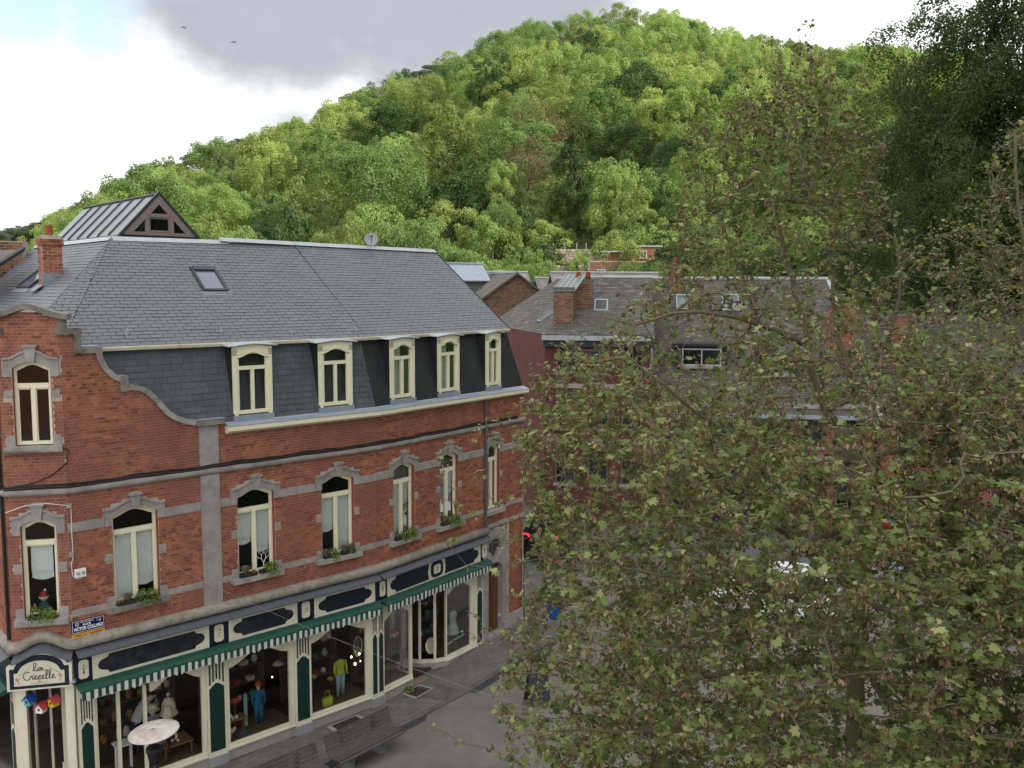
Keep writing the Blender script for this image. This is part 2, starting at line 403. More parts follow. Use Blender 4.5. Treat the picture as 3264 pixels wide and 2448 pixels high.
# ---------- windows list: (frame, centre, width, sill z, spring z, rise, mullion)
WINS = [(FA, -6.345, .98), (FA, -3.475, .96), (FA, -1.175, .96), (FB, 1.10, .84), (FB, 3.05, .82), (FB, 5.22, .60), (FC, -.56, .67)]
ZS, ZSP, RISE = 4.46, 6.40, .16
HOLES = {id(FA): [], id(FB): [], id(FC): [], id(FD): []}
for F, uc, w in WINS:
    h = w/2
    HOLES[id(F)] += [(uc-h-.02, uc+h+.02, ZS-.15, ZSP+.3), (uc-h-.17, uc+h+.17, 6.22, 6.62), (uc-h*.55, uc+h*.55, 6.5, 6.72), (uc-.09, uc+.09, 6.6, 6.88),
                     (uc-h-.17, uc+h+.17, 5.43, 5.60), (uc-h-.17, uc+h+.17, 4.44, 4.68), (uc-h-.2, uc+h+.2, 4.31, 4.46)]
HOLES[id(FC)] += [(-.92, -.18, 8.05, 9.84), (-1.09, -.03, 9.50, 9.86), (-.78, -.34, 9.7, 9.96), (-.66, -.46, 9.9, 10.12), (-1.09, -.03, 8.95, 9.10), (-1.09, -.03, 8.1, 8.26), (-1.12, 0, 7.94, 8.06)]
HOLES[id(FA)] += [(-4.84, -4.38, 3.9, 8.3)]
for F in (FA, FB, FC, FD): HOLES[id(F)] += [(-9, 9, 7.02, 7.18)]
HOLES[id(FA)] += [(-9, 9, 6.22, 6.41), (-9, 9, 4.42, 4.56)]; HOLES[id(FB)] += [(-9, 9, 6.22, 6.41), (-9, 9, 4.42, 4.56)]
HOLES[id(FB)] += [(4.66, 6.05, 0, 3.82), (-1, 4.9, 0, 3.98)]

def sub(iv, a, b):
    out = []
    for x, y in iv:
        if b <= x or a >= y: out.append((x, y)); continue
        if a > x: out.append((x, a))
        if b < y: out.append((b, y))
    return out
bricks = []; backing = MB()
def lay(F, umin, umax, z0, z1, limits=None):
    ch = .0672; n = int((z1 - z0)/ch)
    for i in range(n):
        za = z0 + i*ch; zb = za + ch; zm = (za + zb)/2
        iv = [(umin, umax)]
        if limits:
            lo, hi = limits(zm)
            if hi - lo < .03: continue
            iv = [(lo, hi)]
        full = list(iv)
        for a, b, c, d in HOLES[id(F)]:
            if c < zm < d: iv = sub(iv, a, b)
        # backing: only real openings cut
        bi = list(full)
        for (Fw, uc, w) in WINS:
            if Fw is F and ZS - .15 < zm < ZSP + .2: bi = sub(bi, uc - w/2, uc + w/2)
        if F is FC and 8.0 < zm < 9.78: bi = sub(bi, -.9, -.2)
        if F is FB and zm < 3.62: bi = sub(bi, 4.92, 5.66)
        if F is FB and zm < 3.9: bi = sub(bi, -1, 4.7)
        for a, b in bi: backing.add([F(a, -.004, za), F(b, -.004, za), F(b, -.004, zb), F(a, -.004, zb)], [(0, 1, 2, 3)])
        L = .208 if i % 2 == 0 else .104
        o = (.052 if i % 2 else (0 if i % 4 == 0 else .104)) + random.uniform(-.006, .006)
        for a, b in iv:
            k = math.floor((a - o)/L)
            u = o + k*L
            while u < b - .012:
                x0 = max(a, u); x1 = min(b, u + L)
                if x1 - x0 > .03: bricks.append((F, x0 + .0045, x1 - .0045, za + .0042, zb - .0042))
                u += L
lay(FA, -7.73, 0, 3.93, 10.72, lambda z: (-7.73, (0 if z < 7.97 else -7.73 + gable_s(z))))
lay(FB, 0, 6.84, .86, 7.97)
def clim(z):
    if z < 10.63: return (-1.14, 0)
    us = [-.57 + t*.02 for t in range(-40, 41) if arch_c(-.57 + t*.02) > z]
    return (us[0], us[-1]) if us else (0, 0)
lay(FC, -1.14, 0, 3.93, 10.84, clim)
lay(FD, -3.6, 0, 3.93, 10.72, lambda z: (-3.6 if z < 7.97 else -gable_s(z), 0))
def brick_geo(b):
    F, u0, u1, z0, z1 = b; v = .0025 + random.uniform(-.001, .0015)
    return [F(u0, v, z0), F(u1, v, z0), F(u1, v, z1), F(u0, v, z1), F(u0, -.004, z0), F(u1, -.004, z0), F(u1, -.004, z1), F(u0, -.004, z1)], \
           [(0, 1, 2, 3), (4, 5, 1, 0), (3, 2, 6, 7), (4, 0, 3, 7), (1, 5, 6, 2)]
bricks.sort(key=lambda b: (b[0]((b[1]+b[2])/2, 0, b[3]) - O).length/math.sqrt(max(.02, b[2]-b[1])))
wall = backing.build('wall', M['mortar'], bld)
def pieces(lst, geo, name, m_one, m_all, parent, nmax=300, restname=None):
    mb = MB()
    for i, b in enumerate(lst):
        vs, fs = geo(b)
        if i < nmax:
            MB().add(vs, fs).build(name, m_one, parent)
        else: mb.add(vs, fs)
    if mb.v: mb.build(restname or name + '_courses', m_all, parent, kind='stuff')
pieces(bricks, brick_geo, 'brick', M['brick_one'], M['brick'], wall, 300, 'brick_courses')

# ---------- stone trim
def bandpiece(F, a, b, z0, z1, v=.012, name='stone_band', m='stone'):
    MB().box(F, a, b, -.02, v, z0, z1).build(name, M[m], bld)
def free(F, lo, hi, halfpad):
    iv = [(lo, hi)]
    for Fw, uc, w in WINS:
        if Fw is F: iv = sub(iv, uc - w/2 - halfpad, uc + w/2 + halfpad)
    return iv
for F, lo, hi in ((FA, -7.72, -4.84), (FA, -4.38, 0), (FB, 0, 6.84)):
    for a, b in free(F, lo, hi, .17): bandpiece(F, a, b, 6.22, 6.41)
    for a, b in free(F, lo, hi, .17): bandpiece(F, a, b, 4.42, 4.555)
# pillar with joints
for z0, z1 in ((3.93, 5.3), (5.305, 6.1), (6.105, 7.02), (7.18, 8.17)):
    MB().box(FA, -4.835, -4.385, -.05, .035, z0, z1).build('pillar_stone', M['stone'], bld)
MB().box(FA, -4.90, -4.26, -.3, .12, 8.18, 8.30).build('pillar_cap', M['stone_dark'], bld)
MB().box(FA, -4.89, -4.25, -.31, .13, 8.303, 8.32).build('cap_flashing', M['zinc'], bld)
# string course with the fat black cable lying on it
MB().sweep(PATH2, [(-.02, 7.03), (.03, 7.03), (.07, 7.06), (.085, 7.10), (.085, 7.155), (.02, 7.175), (-.02, 7.175)]).build('string_course', M['stone'], bld)
mb = MB()
for off, zz, rr in ((.05, 7.20, .028), (.035, 7.245, .02)):
    pts = []
    for F, a, b in ((FD, -3, 0), (FC, -1.14, 0), (FA, -7.73, 0), (FB, 0, 6.8)):
        n = max(3, int((b-a)/.35))
        for i in range(n):
            u = a + (b-a)*i/n
            pts.append(F(u, off, zz + .018*math.sin(u*3.1 + off*40) + .012*math.sin(u*7.7)))
    mb.tube(pts, rr, 6)
mb.build('facade_cable', M['cable'], bld)
# dark cable sagging down from gable window
MB().tube([FC(-.05, .03, 8.02), FA(-7.65, .03, 7.95), FA(-7.70, .03, 7.7), FC(-.25, .03, 7.45), FC(-.6, .03, 7.3), FC(-1.05, .04, 7.22)], .012, 5).build('facade_cable', M['cable'], bld)
# cornice roll over the shopfront, arched over the sign
def cpath(k=1.0):
    pts = [(*FD.p(-4, 0, 0).xy, 0), (*CD.xy, 0)]
    for i in range(1, 14):
        u = -1.14 + 1.14*i/14; pts.append((*FC.p(u, 0, 0).xy, .22*k*bell((u + .57)/.57*.97)))
    pts += [(*CA.xy, 0), (*P0.xy, 0), (*FB.p(4.88, 0, 0).xy, 0)]
    return pts
prof = [(-.02, 3.73)] + [(.06 + .085*math.cos(t), 3.835 + .105*math.sin(t)) for t in [R(a) for a in range(-80, 100, 20)]] + [(.02, 3.965), (-.02, 3.965)]
MB().sweep(cpath(), prof).build('cornice_roll', M['stone_roll'], bld, smooth=True)
bandpiece(FB, 4.9, 6.84, 3.90, 4.02, .05, 'stone_band')
# slate weathering over the fascia, in separate lengths
def slatecap(F, a, b, dz0=0, dz1=0):
    MB().add([F(a, .0, 3.735+dz0), F(b, .0, 3.735+dz1), F(b, .27, 3.60+dz1), F(a, .27, 3.60+dz0), F(a, .0, 3.70+dz0), F(b, 0, 3.70+dz1), F(b, .27, 3.575+dz1), F(a, .27, 3.575+dz0)],
             [(3, 2, 1, 0), (7, 6, 2, 3), (0, 4, 7, 3), (1, 2, 6, 5), (4, 5, 6, 7)]).build('cap_slate', M['capslate'], bld)
M['capslate'] = mat('cap_slate', (.085, .092, .112), .5, .15, 6, coord='World')
for F, a, b in ((FA, -7.72, 0), (FB, .02, 4.86), (FD, -3.5, -.02)):
    n = round((b-a)/.82); w = (b-a)/n
    for i in range(n): slatecap(F, a + i*w, a + (i+1)*w - .006)
for i in range(8):
    a = -1.14 + 1.14*i/8; b = a + 1.14/8
    slatecap(FC, a, b, .22*bell((a + .57)/.57*.97), .22*bell((b + .57)/.57*.97))

# ---------- windows
def arc(uc, w, z0, rise, n=12, f=None):
    f = f or (lambda x: 1 - x*x)
    return [(uc - w/2 + w*i/n, z0 + rise*f(-1 + 2*i/n)) for i in range(n+1)]
def window(F, uc, w, zs, zsp, rise, mull=True, blinds=(), hood=True, sill_v=.13, planter=None, quo=True, transom=None):
    h = w/2; T = F; tz = transom or zsp - .42
    fv0, fv1 = -.17, -.10
    fr = MB()
    fr.box(T, uc-h, uc-h+.055, fv0, fv1, zs, zsp); fr.box(T, uc+h-.055, uc+h, fv0, fv1, zs, zsp)
    top = arc(uc, w, zsp, rise); low = arc(uc, w, zsp - .07, rise*.95, f=lambda x: bell(x*.98))
    fr.strip(T, low, top, fv0, fv1 + .005)
    fr.box(T, uc-h+.055, uc+h-.055, fv0, fv1 + .012, tz, tz + .10)
    fr.box(T, uc-h+.055, uc+h-.055, fv0, fv1, zs, zs + .07)
    if mull: fr.box(T, uc-.036, uc+.036, fv0, fv1 + .015, zs + .07, tz); 
    # sash rebates
    for a, b in (((uc-h+.055, uc-.036), (uc+.036, uc+h-.055)) if mull else ((uc-h+.055, uc+h-.055),)):
        fr.box(T, a, a+.02, fv0+.01, fv1-.015, zs+.07, tz); fr.box(T, b-.02, b, fv0+.01, fv1-.015, zs+.07, tz); fr.box(T, a+.03, b-.03, fv0+.01, fv1-.015, tz-.03, tz)
    wo = fr.build('window', M['cream'], bld)
    gv = -.145
    MB().strip(T, [(u, tz+.1) for u, z in low[1:-1]], low[1:-1], gv, gv+.004).build('pane', M['glass'], wo)
    segs = ((uc-h+.075, uc-.056), (uc+.056, uc+h-.075)) if mull else ((uc-h+.075, uc+h-.075),)
    for i, (a, b) in enumerate(segs):
        MB().box(T, a, b, gv, gv+.004, zs+.07, tz-.03).build('pane', M['glass'], wo)
        if i < len(blinds) and blinds[i]:
            bz = tz - blinds[i]*(tz - zs); n = 6; mb = MB(); g = []
            x0, x1 = (a-.02, b+.02) if mull else (a+.05, b-.05)
            for j in range(9):
                zz = (tz - .02) + (bz - tz)*min(1, j/7) - (.0 if j < 8 else .07)
                for k in range(n+1):
                    x = k/n; sag = (-.05*math.sin(math.pi*x) if j == 8 else 0)
                    vv = gv - .05 - .003*math.sin(j*1.9 + k*2.3) - (.02 if j >= 7 else 0)
                    g.append(T(x0 + (x1-x0)*x, vv, zz + sag))
            mb.add(g, [(j*(n+1)+k, j*(n+1)+k+1, (j+1)*(n+1)+k+1, (j+1)*(n+1)+k) for j in range(8) for k in range(n)])
            mb.build('blind', M['blind'], wo)
    # jambs
    jb = MB(); jb.box(T, uc-h-.012, uc-h, -.2, .0, zs, zsp); jb.box(T, uc+h, uc+h+.012, -.2, .0, zs, zsp); jb.build('jamb', M['jamb'], wo)
    MB().box(T, uc-h-.18, uc+h+.18, -.18, sill_v, zs-.14, zs-.02).build('sill', M['stone_dark' if F is FA and uc < -5 else 'stone'], wo)
    if hood:
        o = zsp + .18
        lo = [(uc-h-.165, 6.22 + (zsp-6.40)), (uc-h-.001, 6.22 + (zsp-6.40)), (uc-h, zsp)] + arc(uc, w, zsp, rise)[1:-1] + [(uc+h, zsp), (uc+h+.001, 6.22 + (zsp-6.40)), (uc+h+.165, 6.22 + (zsp-6.40))]
        hi = []
        for u, z in lo:
            x = (u - uc)/(h + .165); hi.append((u, o + .20*bell(x*.98) + (.03 if abs(x) > .93 else 0)))
        MB().strip(T, lo, hi, -.12, .03).build('hood', M['stone'], wo)
        dl = [(u, z - .045) for u, z in hi]; MB().strip(T, dl, hi, .03, .065).build('drip_mould', M['stone'], wo)
        k0, k1 = zsp + rise - .005, zsp + .47
        kb = MB().prism(T, [(uc-.075, k0), (uc+.075, k0), (uc+.115, k1-.05), (uc-.115, k1-.05)], -.1, .085)
        kb.box(T, uc-.14, uc+.14, -.1, .11, k1-.05, k1); kb.build('keystone', M['stone'], wo)
    if quo:
        for sgn in (-1, 1):
            for z0, z1 in ((zs + .99, zs + 1.13), (zs - .02, zs + .21)):
                a, b = sorted((uc + sgn*(h + .002), uc + sgn*(h + .165)))
                MB().box(T, a, b, -.19, .014, z0, z1).build('quoin', M['stone'], wo)
    return wo
BL = [(.93, .74), (.45, .62), (.52, .90), (.86, .34), (.16, .36), (0, 0), (.42,)]
for (F, uc, w), bl in zip(WINS, BL):
    window(F, uc, w, ZS, ZSP, RISE*(w/.97)**.5, mull=F is not FC, blinds=bl)
wg = window(FC, -.55, .70, 8.08, 9.66, .13, mull=True)
# slate-capped sill of the gable window
mb = MB()
for i in range(9):
    a = -1.1 + i*.115; mb.add([FC(a, .0, 8.06), FC(a+.11, .0, 8.06), FC(a+.11, .17, 7.97), FC(a, .17, 7.97), FC(a, .0, 8.04), FC(a+.11, 0, 8.04), FC(a+.11, .17, 7.95), FC(a, .17, 7.95)], [(3, 2, 1, 0), (7, 6, 2, 3), (0, 4, 7, 3), (1, 2, 6, 5)])
mb.build('sill_slates', M['stone_dark'], wg)

# ---------- gable coping
def coping(F, map_s):
    def T(s, v, z): return F(map_s(s), v, z)
    def curved(edge, th=.115):
        lo = []
        for i, (s, z) in enumerate(edge):
            a = edge[max(0, i-1)]; b = edge[min(len(edge)-1, i+1)]
            d = Vector((b[0]-a[0], b[1]-a[1])).normalized(); n = Vector((d.y, -d.x))
            if n.y > 0: n = -n
            if abs(n.y) < .3 and n.x > 0: n = -n
            lo.append((s + n.x*th, z + n.y*th))
        k = len(edge)//2
        for a, b in ((0, k), (k, len(edge)-1)):
            MB().strip(T, lo[a:b+1], edge[a:b+1], -.30, .07).build('coping_stone', M['stone_dark' if a else 'stone'], bld)
    curved(G_EDGE); curved(G_EDGE2)
    for s0, s1, z0, z1 in ((1.17, 1.33, 9.08, 9.42), (.40, .82, 9.925, 10.05), (.26, .40, 9.93, 10.33), (-.06, .42, 10.33, 10.46), (-.02, .13, 10.46, 10.72)):
        MB().box(T, s0, s1, -.30, .075, z0, z1).build('coping_stone', M['stone_dark'], bld)
coping(FA, lambda s: -7.73 + s); coping(FD, lambda s: -s)
MB().box(FA, -7.30, -6.98, -.28, .0, 10.053, 10.075).build('coping_flashing', M['zinc'], bld)
us = [-1.32 + 1.50*i/20 for i in range(21)]
MB().strip(FC, [(u, arch_c(u)) for u in us], [(u, arch_c(u) + .115) for u in us], -.32, .11).build('arched_coping', M['stone_dark'], bld)

# ---------- gutter and mansard
MB().box(FA, -4.384, -4.21, -.3, .0, 7.9, 8.22).build('gutter_end', M['jamb'], bld)
gp = [FA.p(-4.20, 0, 0), P0, FB.p(6.84, 0, 0)]; gp2 = [(p.x, p.y) for p in gp]
MB().sweep(gp2, [(-.02, 7.93), (.07, 7.93), (.10, 7.955), (.16, 7.965), (.195, 7.99), (.205, 8.0), (.205, 8.10), (-.02, 8.10)]).build('gutter_cornice', M['cream'], bld)
MB().sweep(gp2, [(-.06, 8.103), (.215, 8.103), (.215, 8.115), (.02, 8.17), (.0, 8.19), (-.06, 8.19)]).build('gutter_zinc', M['zinc'], bld)
MV0, MV1, MZ0, MZ1 = -.02, -.46, 8.17, 9.98
def mans(F, u, t, n=0):   # point on the mansard face: t 0..1 up the slope
    return F(u, MV0 + (MV1-MV0)*t + n*.97, MZ0 + (MZ1-MZ0)*t + n*.24)
nbis = (FA.N + FB.N).normalized()
mb = MB()
mb.add([mans(FA, -7.5, 0), P0 + nbis*MV0 + W3(0, 0, MZ0), P0 + nbis*MV1 + W3(0, 0, MZ1), mans(FA, -7.5, 1)], [(0, 1, 2, 3)])
mb.build('mansard', M['slate_under'], bld)
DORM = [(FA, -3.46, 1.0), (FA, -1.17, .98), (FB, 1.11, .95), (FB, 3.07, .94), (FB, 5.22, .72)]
def felt(a, b, at=None, bt=None):
    at = a if at is None else at; bt = b if bt is None else bt
    MB().add([mans(FB, a, 0, .004), mans(FB, b, 0, .004), mans(FB, bt, 1, .004), mans(FB, at, 1, .004), mans(FB, a, 0, -.03), mans(FB, b, 0, -.03), mans(FB, bt, 1, -.03), mans(FB, at, 1, -.03)],
             [(0, 1, 2, 3), (4, 5, 1, 0), (0, 3, 7, 4), (1, 5, 6, 2)]).build('roofing_felt', M['felt'], bld)
edges = [0, .62, 1.60, 2.60, 3.55, 4.86, 5.59, 6.82]
felt(.0, .70, at=-.04); felt(1.5, 2.68); felt(3.46, 4.92); felt(5.5, 6.8, bt=6.45)
slates = []
def slate_plane(o, ex, ey, poly, e, w, skip=(), jit=.0, h=.012, gap=.0065):
    en = ex.cross(ey).normalized()
    def span(t):
        xs = []
        n = len(poly)
        for i in range(n):
            (s0, t0), (s1, t1) = poly[i], poly[(i+1) % n]
            if abs(t1 - t0) < 1e-9: continue
            k = (t - t0)/(t1 - t0)
            if 0 <= k <= 1: xs.append(s0 + (s1 - s0)*k)
        return (min(xs), max(xs)) if len(xs) >= 2 else None
    tmax = max(t for s, t in poly); tmin = min(t for s, t in poly); i = 0; t = tmin
    while t < tmax - .02:
        t1 = min(t + e, tmax - 1e-4); A_ = span(t + 1e-4); B_ = span(t1)
        if A_ and B_:
            off = (i % 2)*w/2 + random.uniform(-.03, .03)*w
            lo = min(A_[0], B_[0]); hi = max(A_[1], B_[1]); k = math.floor((lo - off)/w)
            s = off + k*w
            while s < hi:
                s1 = s + w*(1 + random.uniform(-jit, jit))
                a0, a1 = max(s, A_[0]) + gap, max(s, B_[0]) + gap; b0, b1 = min(s1, A_[1]) - gap, min(s1, B_[1]) - gap
                cs, ct = (s + s1)/2, (t + t1)/2
                if (b0 - a0 > .02 or b1 - a1 > .02) and not any(x0 < cs < x1 and y0 < ct < y1 for x0, x1, y0, y1 in skip):
                    if b0 < a0: b0 = a0
                    if b1 < a1: b1 = a1
                    hh = h*(1 + random.uniform(-.25, .35))
                    q = lambda x, y, n: o + ex*x + ey*y + en*n
                    slates.append([q(a0, t, hh), q(b0, t, hh), q(b1, t1 + .006, .003), q(a1, t1 + .006, .003), q(a0, t, 0), q(b0, t, 0), q(b1, t1, 0), q(a1, t1, 0)])
                s = s1
        t += e; i += 1
SLF = [(0, 1, 2, 3), (4, 5, 1, 0), (0, 3, 7, 4), (1, 5, 6, 2)]
# mansard slates on the long face
eyA = (mans(FA, 0, 1) - mans(FA, 0, 0)); LA = eyA.length; eyA.normalize()
slate_plane(mans(FA, 0, 0, .003), FA.D, eyA, [(-7.4, 0), (.03, 0), (-.12, LA), (-7.4, LA)], .145, .25, jit=.3, h=.013, gap=.003)
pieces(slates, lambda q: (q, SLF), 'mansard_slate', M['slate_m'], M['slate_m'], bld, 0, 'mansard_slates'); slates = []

# ---------- dormers
M['cheek'] = mat('dormer_cheek', (.014, .015, .018), .8, .3, 5, coord='World')
def dormer(F, uc, w):
    h = w/2; z0, z1 = 8.34, 9.86; T = F; v0, v1 = -.06, .0
    top = arc(uc, w, z1 + .05, .05, f=lambda x: bell(x*.95)); n = len(top)
    fr = MB(); c = .10
    fr.box(T, uc-h, uc-h+c, v0, v1, z0+.02, z1); fr.box(T, uc+h-c, uc+h, v0, v1, z0+.02, z1)
    fr.prism(T, [(uc-h+.02, z0-.03), (uc-h+c, z0-.03), (uc-h+c, z0+.1), (uc-h, z0+.06)], v0, v1+.012); fr.prism(T, [(uc+h-.02, z0-.03), (uc+h, z0+.06), (uc+h-c, z0+.1), (uc+h-c, z0-.03)], v0, v1+.012)
    low = arc(uc, w, z1 - .15, .10, f=lambda x: bell(x*1.0)); fr.strip(T, low, top, v0, v1)
    mid = arc(uc, w - .16, z1 - .15, .12, f=lambda x: bell(x*1.05)); fr.strip(T, [(u, z-.05) for u, z in mid], mid, v1, v1+.02)
    # inner frame
    i0, i1 = -.09, -.03; a, b = uc-h+c, uc+h-c
    fr.box(T, a, a+.06, i0, i1, z0+.04, z1-.15); fr.box(T, b-.06, b, i0, i1, z0+.04, z1-.15); fr.box(T, a, b, i0, i1+.01, z0, z0+.085)
    tz = z0 + 1.04; fr.box(T, a+.06, b-.06, i0, i1+.015, tz, tz+.085); fr.box(T, uc-.04, uc+.04, i0, i1+.01, z0+.085, tz)
    l2 = arc(uc, b-a, z1-.23, .12, f=lambda x: 1-x*x*.95); fr.strip(T, l2, [(u, z+.09) for u, z in l2], i0, i1)
    do = fr.build('dormer', M['cream'], bld)
    gv = -.07
    MB().strip(T, [(u, tz+.085) for u, z in l2[1:-1]], l2[1:-1], gv, gv+.004).build('pane', M['glass'], do)
    MB().box(T, a+.06, uc-.04, gv, gv+.004, z0+.085, tz).build('pane', M['glass'], do); MB().box(T, uc+.04, b-.06, gv, gv+.004, z0+.085, tz).build('pane', M['glass'], do)
    if F is FB:
        mb = MB(); k = 8
        vs = [T(a + (uc+.05-a)*i/k, -.16 - .03*(i % 2), z) for z in (z0+.05, z1-.1) for i in range(k+1)]
        mb.add(vs, [(i, i+1, k+2+i, k+1+i) for i in range(k)]); mb.build('curtain', M['blind'], do)
    for sgn in (-1, 1):
        u = uc + sgn*(h - .004); mb = MB(); uo = u - sgn*.02
        pl = [(-.01, z0-.1), (-.01, z1+.02), (MV1-.2, z1+.02), (-.09, z0-.1)]
        vs = [T(u, v, z) for v, z in pl] + [T(uo, v, z) for v, z in pl]
        mb.add(vs, [(0, 1, 2, 3), (7, 6, 5, 4), (0, 4, 5, 1), (1, 5, 6, 2), (2, 6, 7, 3), (3, 7, 4, 0)]); mb.build('cheek', M['cheek'], do)
    # dark room behind
    mb = MB(); mb.box(T, uc-h+.03, uc+h-.03, -1.4, -1.35, z0-.1, z1+.1); mb.build('room_back', M['dark'], do)
    # zinc cap
    cap = arc(uc, w + .26, z1 + .085, .045, f=lambda x: bell(x*.95))
    vs = []
    for v, dz in ((.07, 0), (-.75, .05)):
        vs += [T(u, v, z + dz) for u, z in cap]
    vs += [T(u, .07, z - .022) for u, z in cap]; m = len(cap)
    fs = [(i, i+1, m+i+1, m+i) for i in range(m-1)] + [(2*m+i, 2*m+i+1, i+1, i) for i in range(m-1)]
    vs += [T(u, -.75, z + .028) for u, z in cap]; fs += [(3*m+i, 3*m+i+1, 2*m+i+1, 2*m+i) for i in range(m-1)] + [(0, m, 3*m, 2*m), (m-1, 3*m-1, 4*m-1, 2*m-1)]
    MB().add(vs, fs).build('zinc_cap', M['zinc_ridge'], do)
    MB().box(T, uc-h-.02, uc+h+.02, -.1, .03, 8.155, z0-.03).build('zinc_apron', M['zinc'], do)
for d in DORM: dormer(*d)

# ---------- upper roof planes
EV, EZ = -.30, 10.02
RV, RZ = -3.40, 12.46
def inter(Fa, va, Fb, vb):
    """plan intersection of two lines parallel to facades"""
    p, d = Fa.p(0, va, 0), Fa.D; q, e = Fb.p(0, vb, 0), Fb.D
    den = d.x*e.y - d.y*e.x; k = ((q.x-p.x)*e.y - (q.y-p.y)*e.x)/den
    return p + d*k
E_CA = inter(FA, EV, FC, EV); E_CD = inter(FC, EV, FD, EV); E_AB = inter(FA, EV, FB, EV)
R_L = FA.p(-5.33, RV, RZ); R_M = inter(FA, RV, FB, RV); R_M.z = RZ + .03; R_R = FB.p(6.42, RV, RZ + .05); E_R = FB.p(6.42, EV, EZ)
R_D = R_L - FD.D*6.5; E_D = E_CD - FD.D*7.5
for e_ in (E_CA, E_CD, E_AB, E_D): e_.z = EZ
def roofplane(pts, skip=(), e=.118, w=.285, first=0):
    """pts[0],pts[1] = eave ends"""
    ex = (pts[1] - pts[0]).normalized(); n = None
    for q in pts[2:]:
        c = ex.cross(q - pts[0])
        if c.length > .1: n = c.normalized(); break
    ey = n.cross(ex).normalized()
    loc = [((q - pts[0]).dot(ex), (q - pts[0]).dot(ey)) for q in pts]
    MB().add([q - n*.004 for q in pts] + [q - n*.05 for q in pts], [tuple(range(len(pts))), tuple(range(2*len(pts)-1, len(pts)-1, -1))]).build('roof_deck', M['slate_under'], bld)
    slate_plane(pts[0], ex, ey, loc, e, w, skip)
    return pts[0], ex, ey, n
def ray_plane(x, y, o, n):
    d = pix(x, y); return O + d*((o - O).dot(n)/d.dot(n))
# skylight corners on the long slope
nA = (E_AB - E_CA).cross(R_L - E_CA).normalized(); exA = (E_AB - E_CA).normalized(); eyr = nA.cross(exA).normalized()
sk = [ray_plane(*q, E_CA, nA) for q in ((602, 856), (682, 856), (727, 930), (649, 930))]
sks = [((q - E_CA).dot(exA), (q - E_CA).dot(eyr)) for q in sk]
s0, s1 = (sks[0][0] + sks[3][0])/2, (sks[1][0] + sks[2][0])/2; t1, t0 = (sks[0][1] + sks[1][1])/2, (sks[2][1] + sks[3][1])/2
roofplane([E_CA, E_AB, R_M, R_L], skip=[(s0+.16, s1-.16, t0+.05, t1-.05)])
roofplane([E_AB, E_R, R_R, R_M])
roofplane([E_CD, E_CA, R_L])
# left slope with the chimney and another skylight
nD = (E_CD - E_D).cross(R_L - E_D).normalized(); exD = (E_CD - E_D).normalized(); eyD = nD.cross(exD).normalized()
ch = ray_plane(163, 893, E_D, nD); ch_s = (ch - E_D).dot(exD); ch_t = (ch - E_D).dot(eyD)
k2 = [ray_plane(*q, E_D, nD) for q in ((55, 920), (97, 920), (137, 862), (112, 868))]
kk = [((q - E_D).dot(exD), (q - E_D).dot(eyD)) for q in k2]
a0, a1 = kk[0][0], kk[1][0]; b0, b1 = kk[0][1], kk[0][1] + 1.0
roofplane([E_D, E_CD, R_L, R_D], skip=[(a0+.15, a1-.15, b0+.05, b1-.05)])
slates.sort(key=lambda q: (q[0] - O).length)
roof = MB().add([R_L + W3(0, 0, -.05), R_M + W3(0, 0, -.05), FB.p(6.42, RV, RZ) + W3(0, 0, 0), FB.p(6.42, -6.6, 10.0), inter(FA, -6.6, FB, -6.6) + W3(0, 0, 10.0), FA.p(-2.0, -6.6, 10.0)], [(0, 1, 4, 5), (1, 2, 3, 4)]).build('rear_roof', M['slate_under'], bld)
pieces(slates, lambda q: (q, SLF), 'roof_slate', M['slate_one'], M['slate'], bld, 300, 'roof_slates')
# eave board and ridge
MB().sweep([FA.p(-7.2, 0, 0).xy, P0.xy, FB.p(6.46, 0, 0).xy], [(-.5, 9.93), (-.30, 9.93), (-.27, 9.99), (-.27, 10.015), (-.5, 10.05)]).build('eave_board', M['cream_b'], bld)
def ridge(a, b, w=.11):
    d = (b - a).normalized(); s = Vector((d.y, -d.x, 0)).normalized(); n = max(2, int((b-a).length/.9))
    for i in range(n):
        p = a + (b-a)*(i/n); q = a + (b-a)*((i+1)/n) - d*.004; z = W3(0, 0, .045); dn = W3(0, 0, -.06)
        vs = [p + s*w + dn, p + z, p - s*w + dn, q + s*w + dn, q + z, q - s*w + dn]
        MB().add(vs, [(0, 3, 4, 1), (1, 4, 5, 2), (0, 1, 2), (3, 5, 4)]).build('ridge_zinc', M['zinc_ridge'], bld)
ridge(R_L + W3(0, 0, .02), R_L.lerp(R_M, .60) + W3(0, 0, .02)); ridge(R_L.lerp(R_M, .56) + W3(0, 0, .09), R_M + W3(0, 0, .05)); ridge(R_M + W3(0, 0, .05), R_R + W3(0, 0, .03)); ridge(R_D + W3(0, 0, .02), R_L + W3(0, 0, .02))
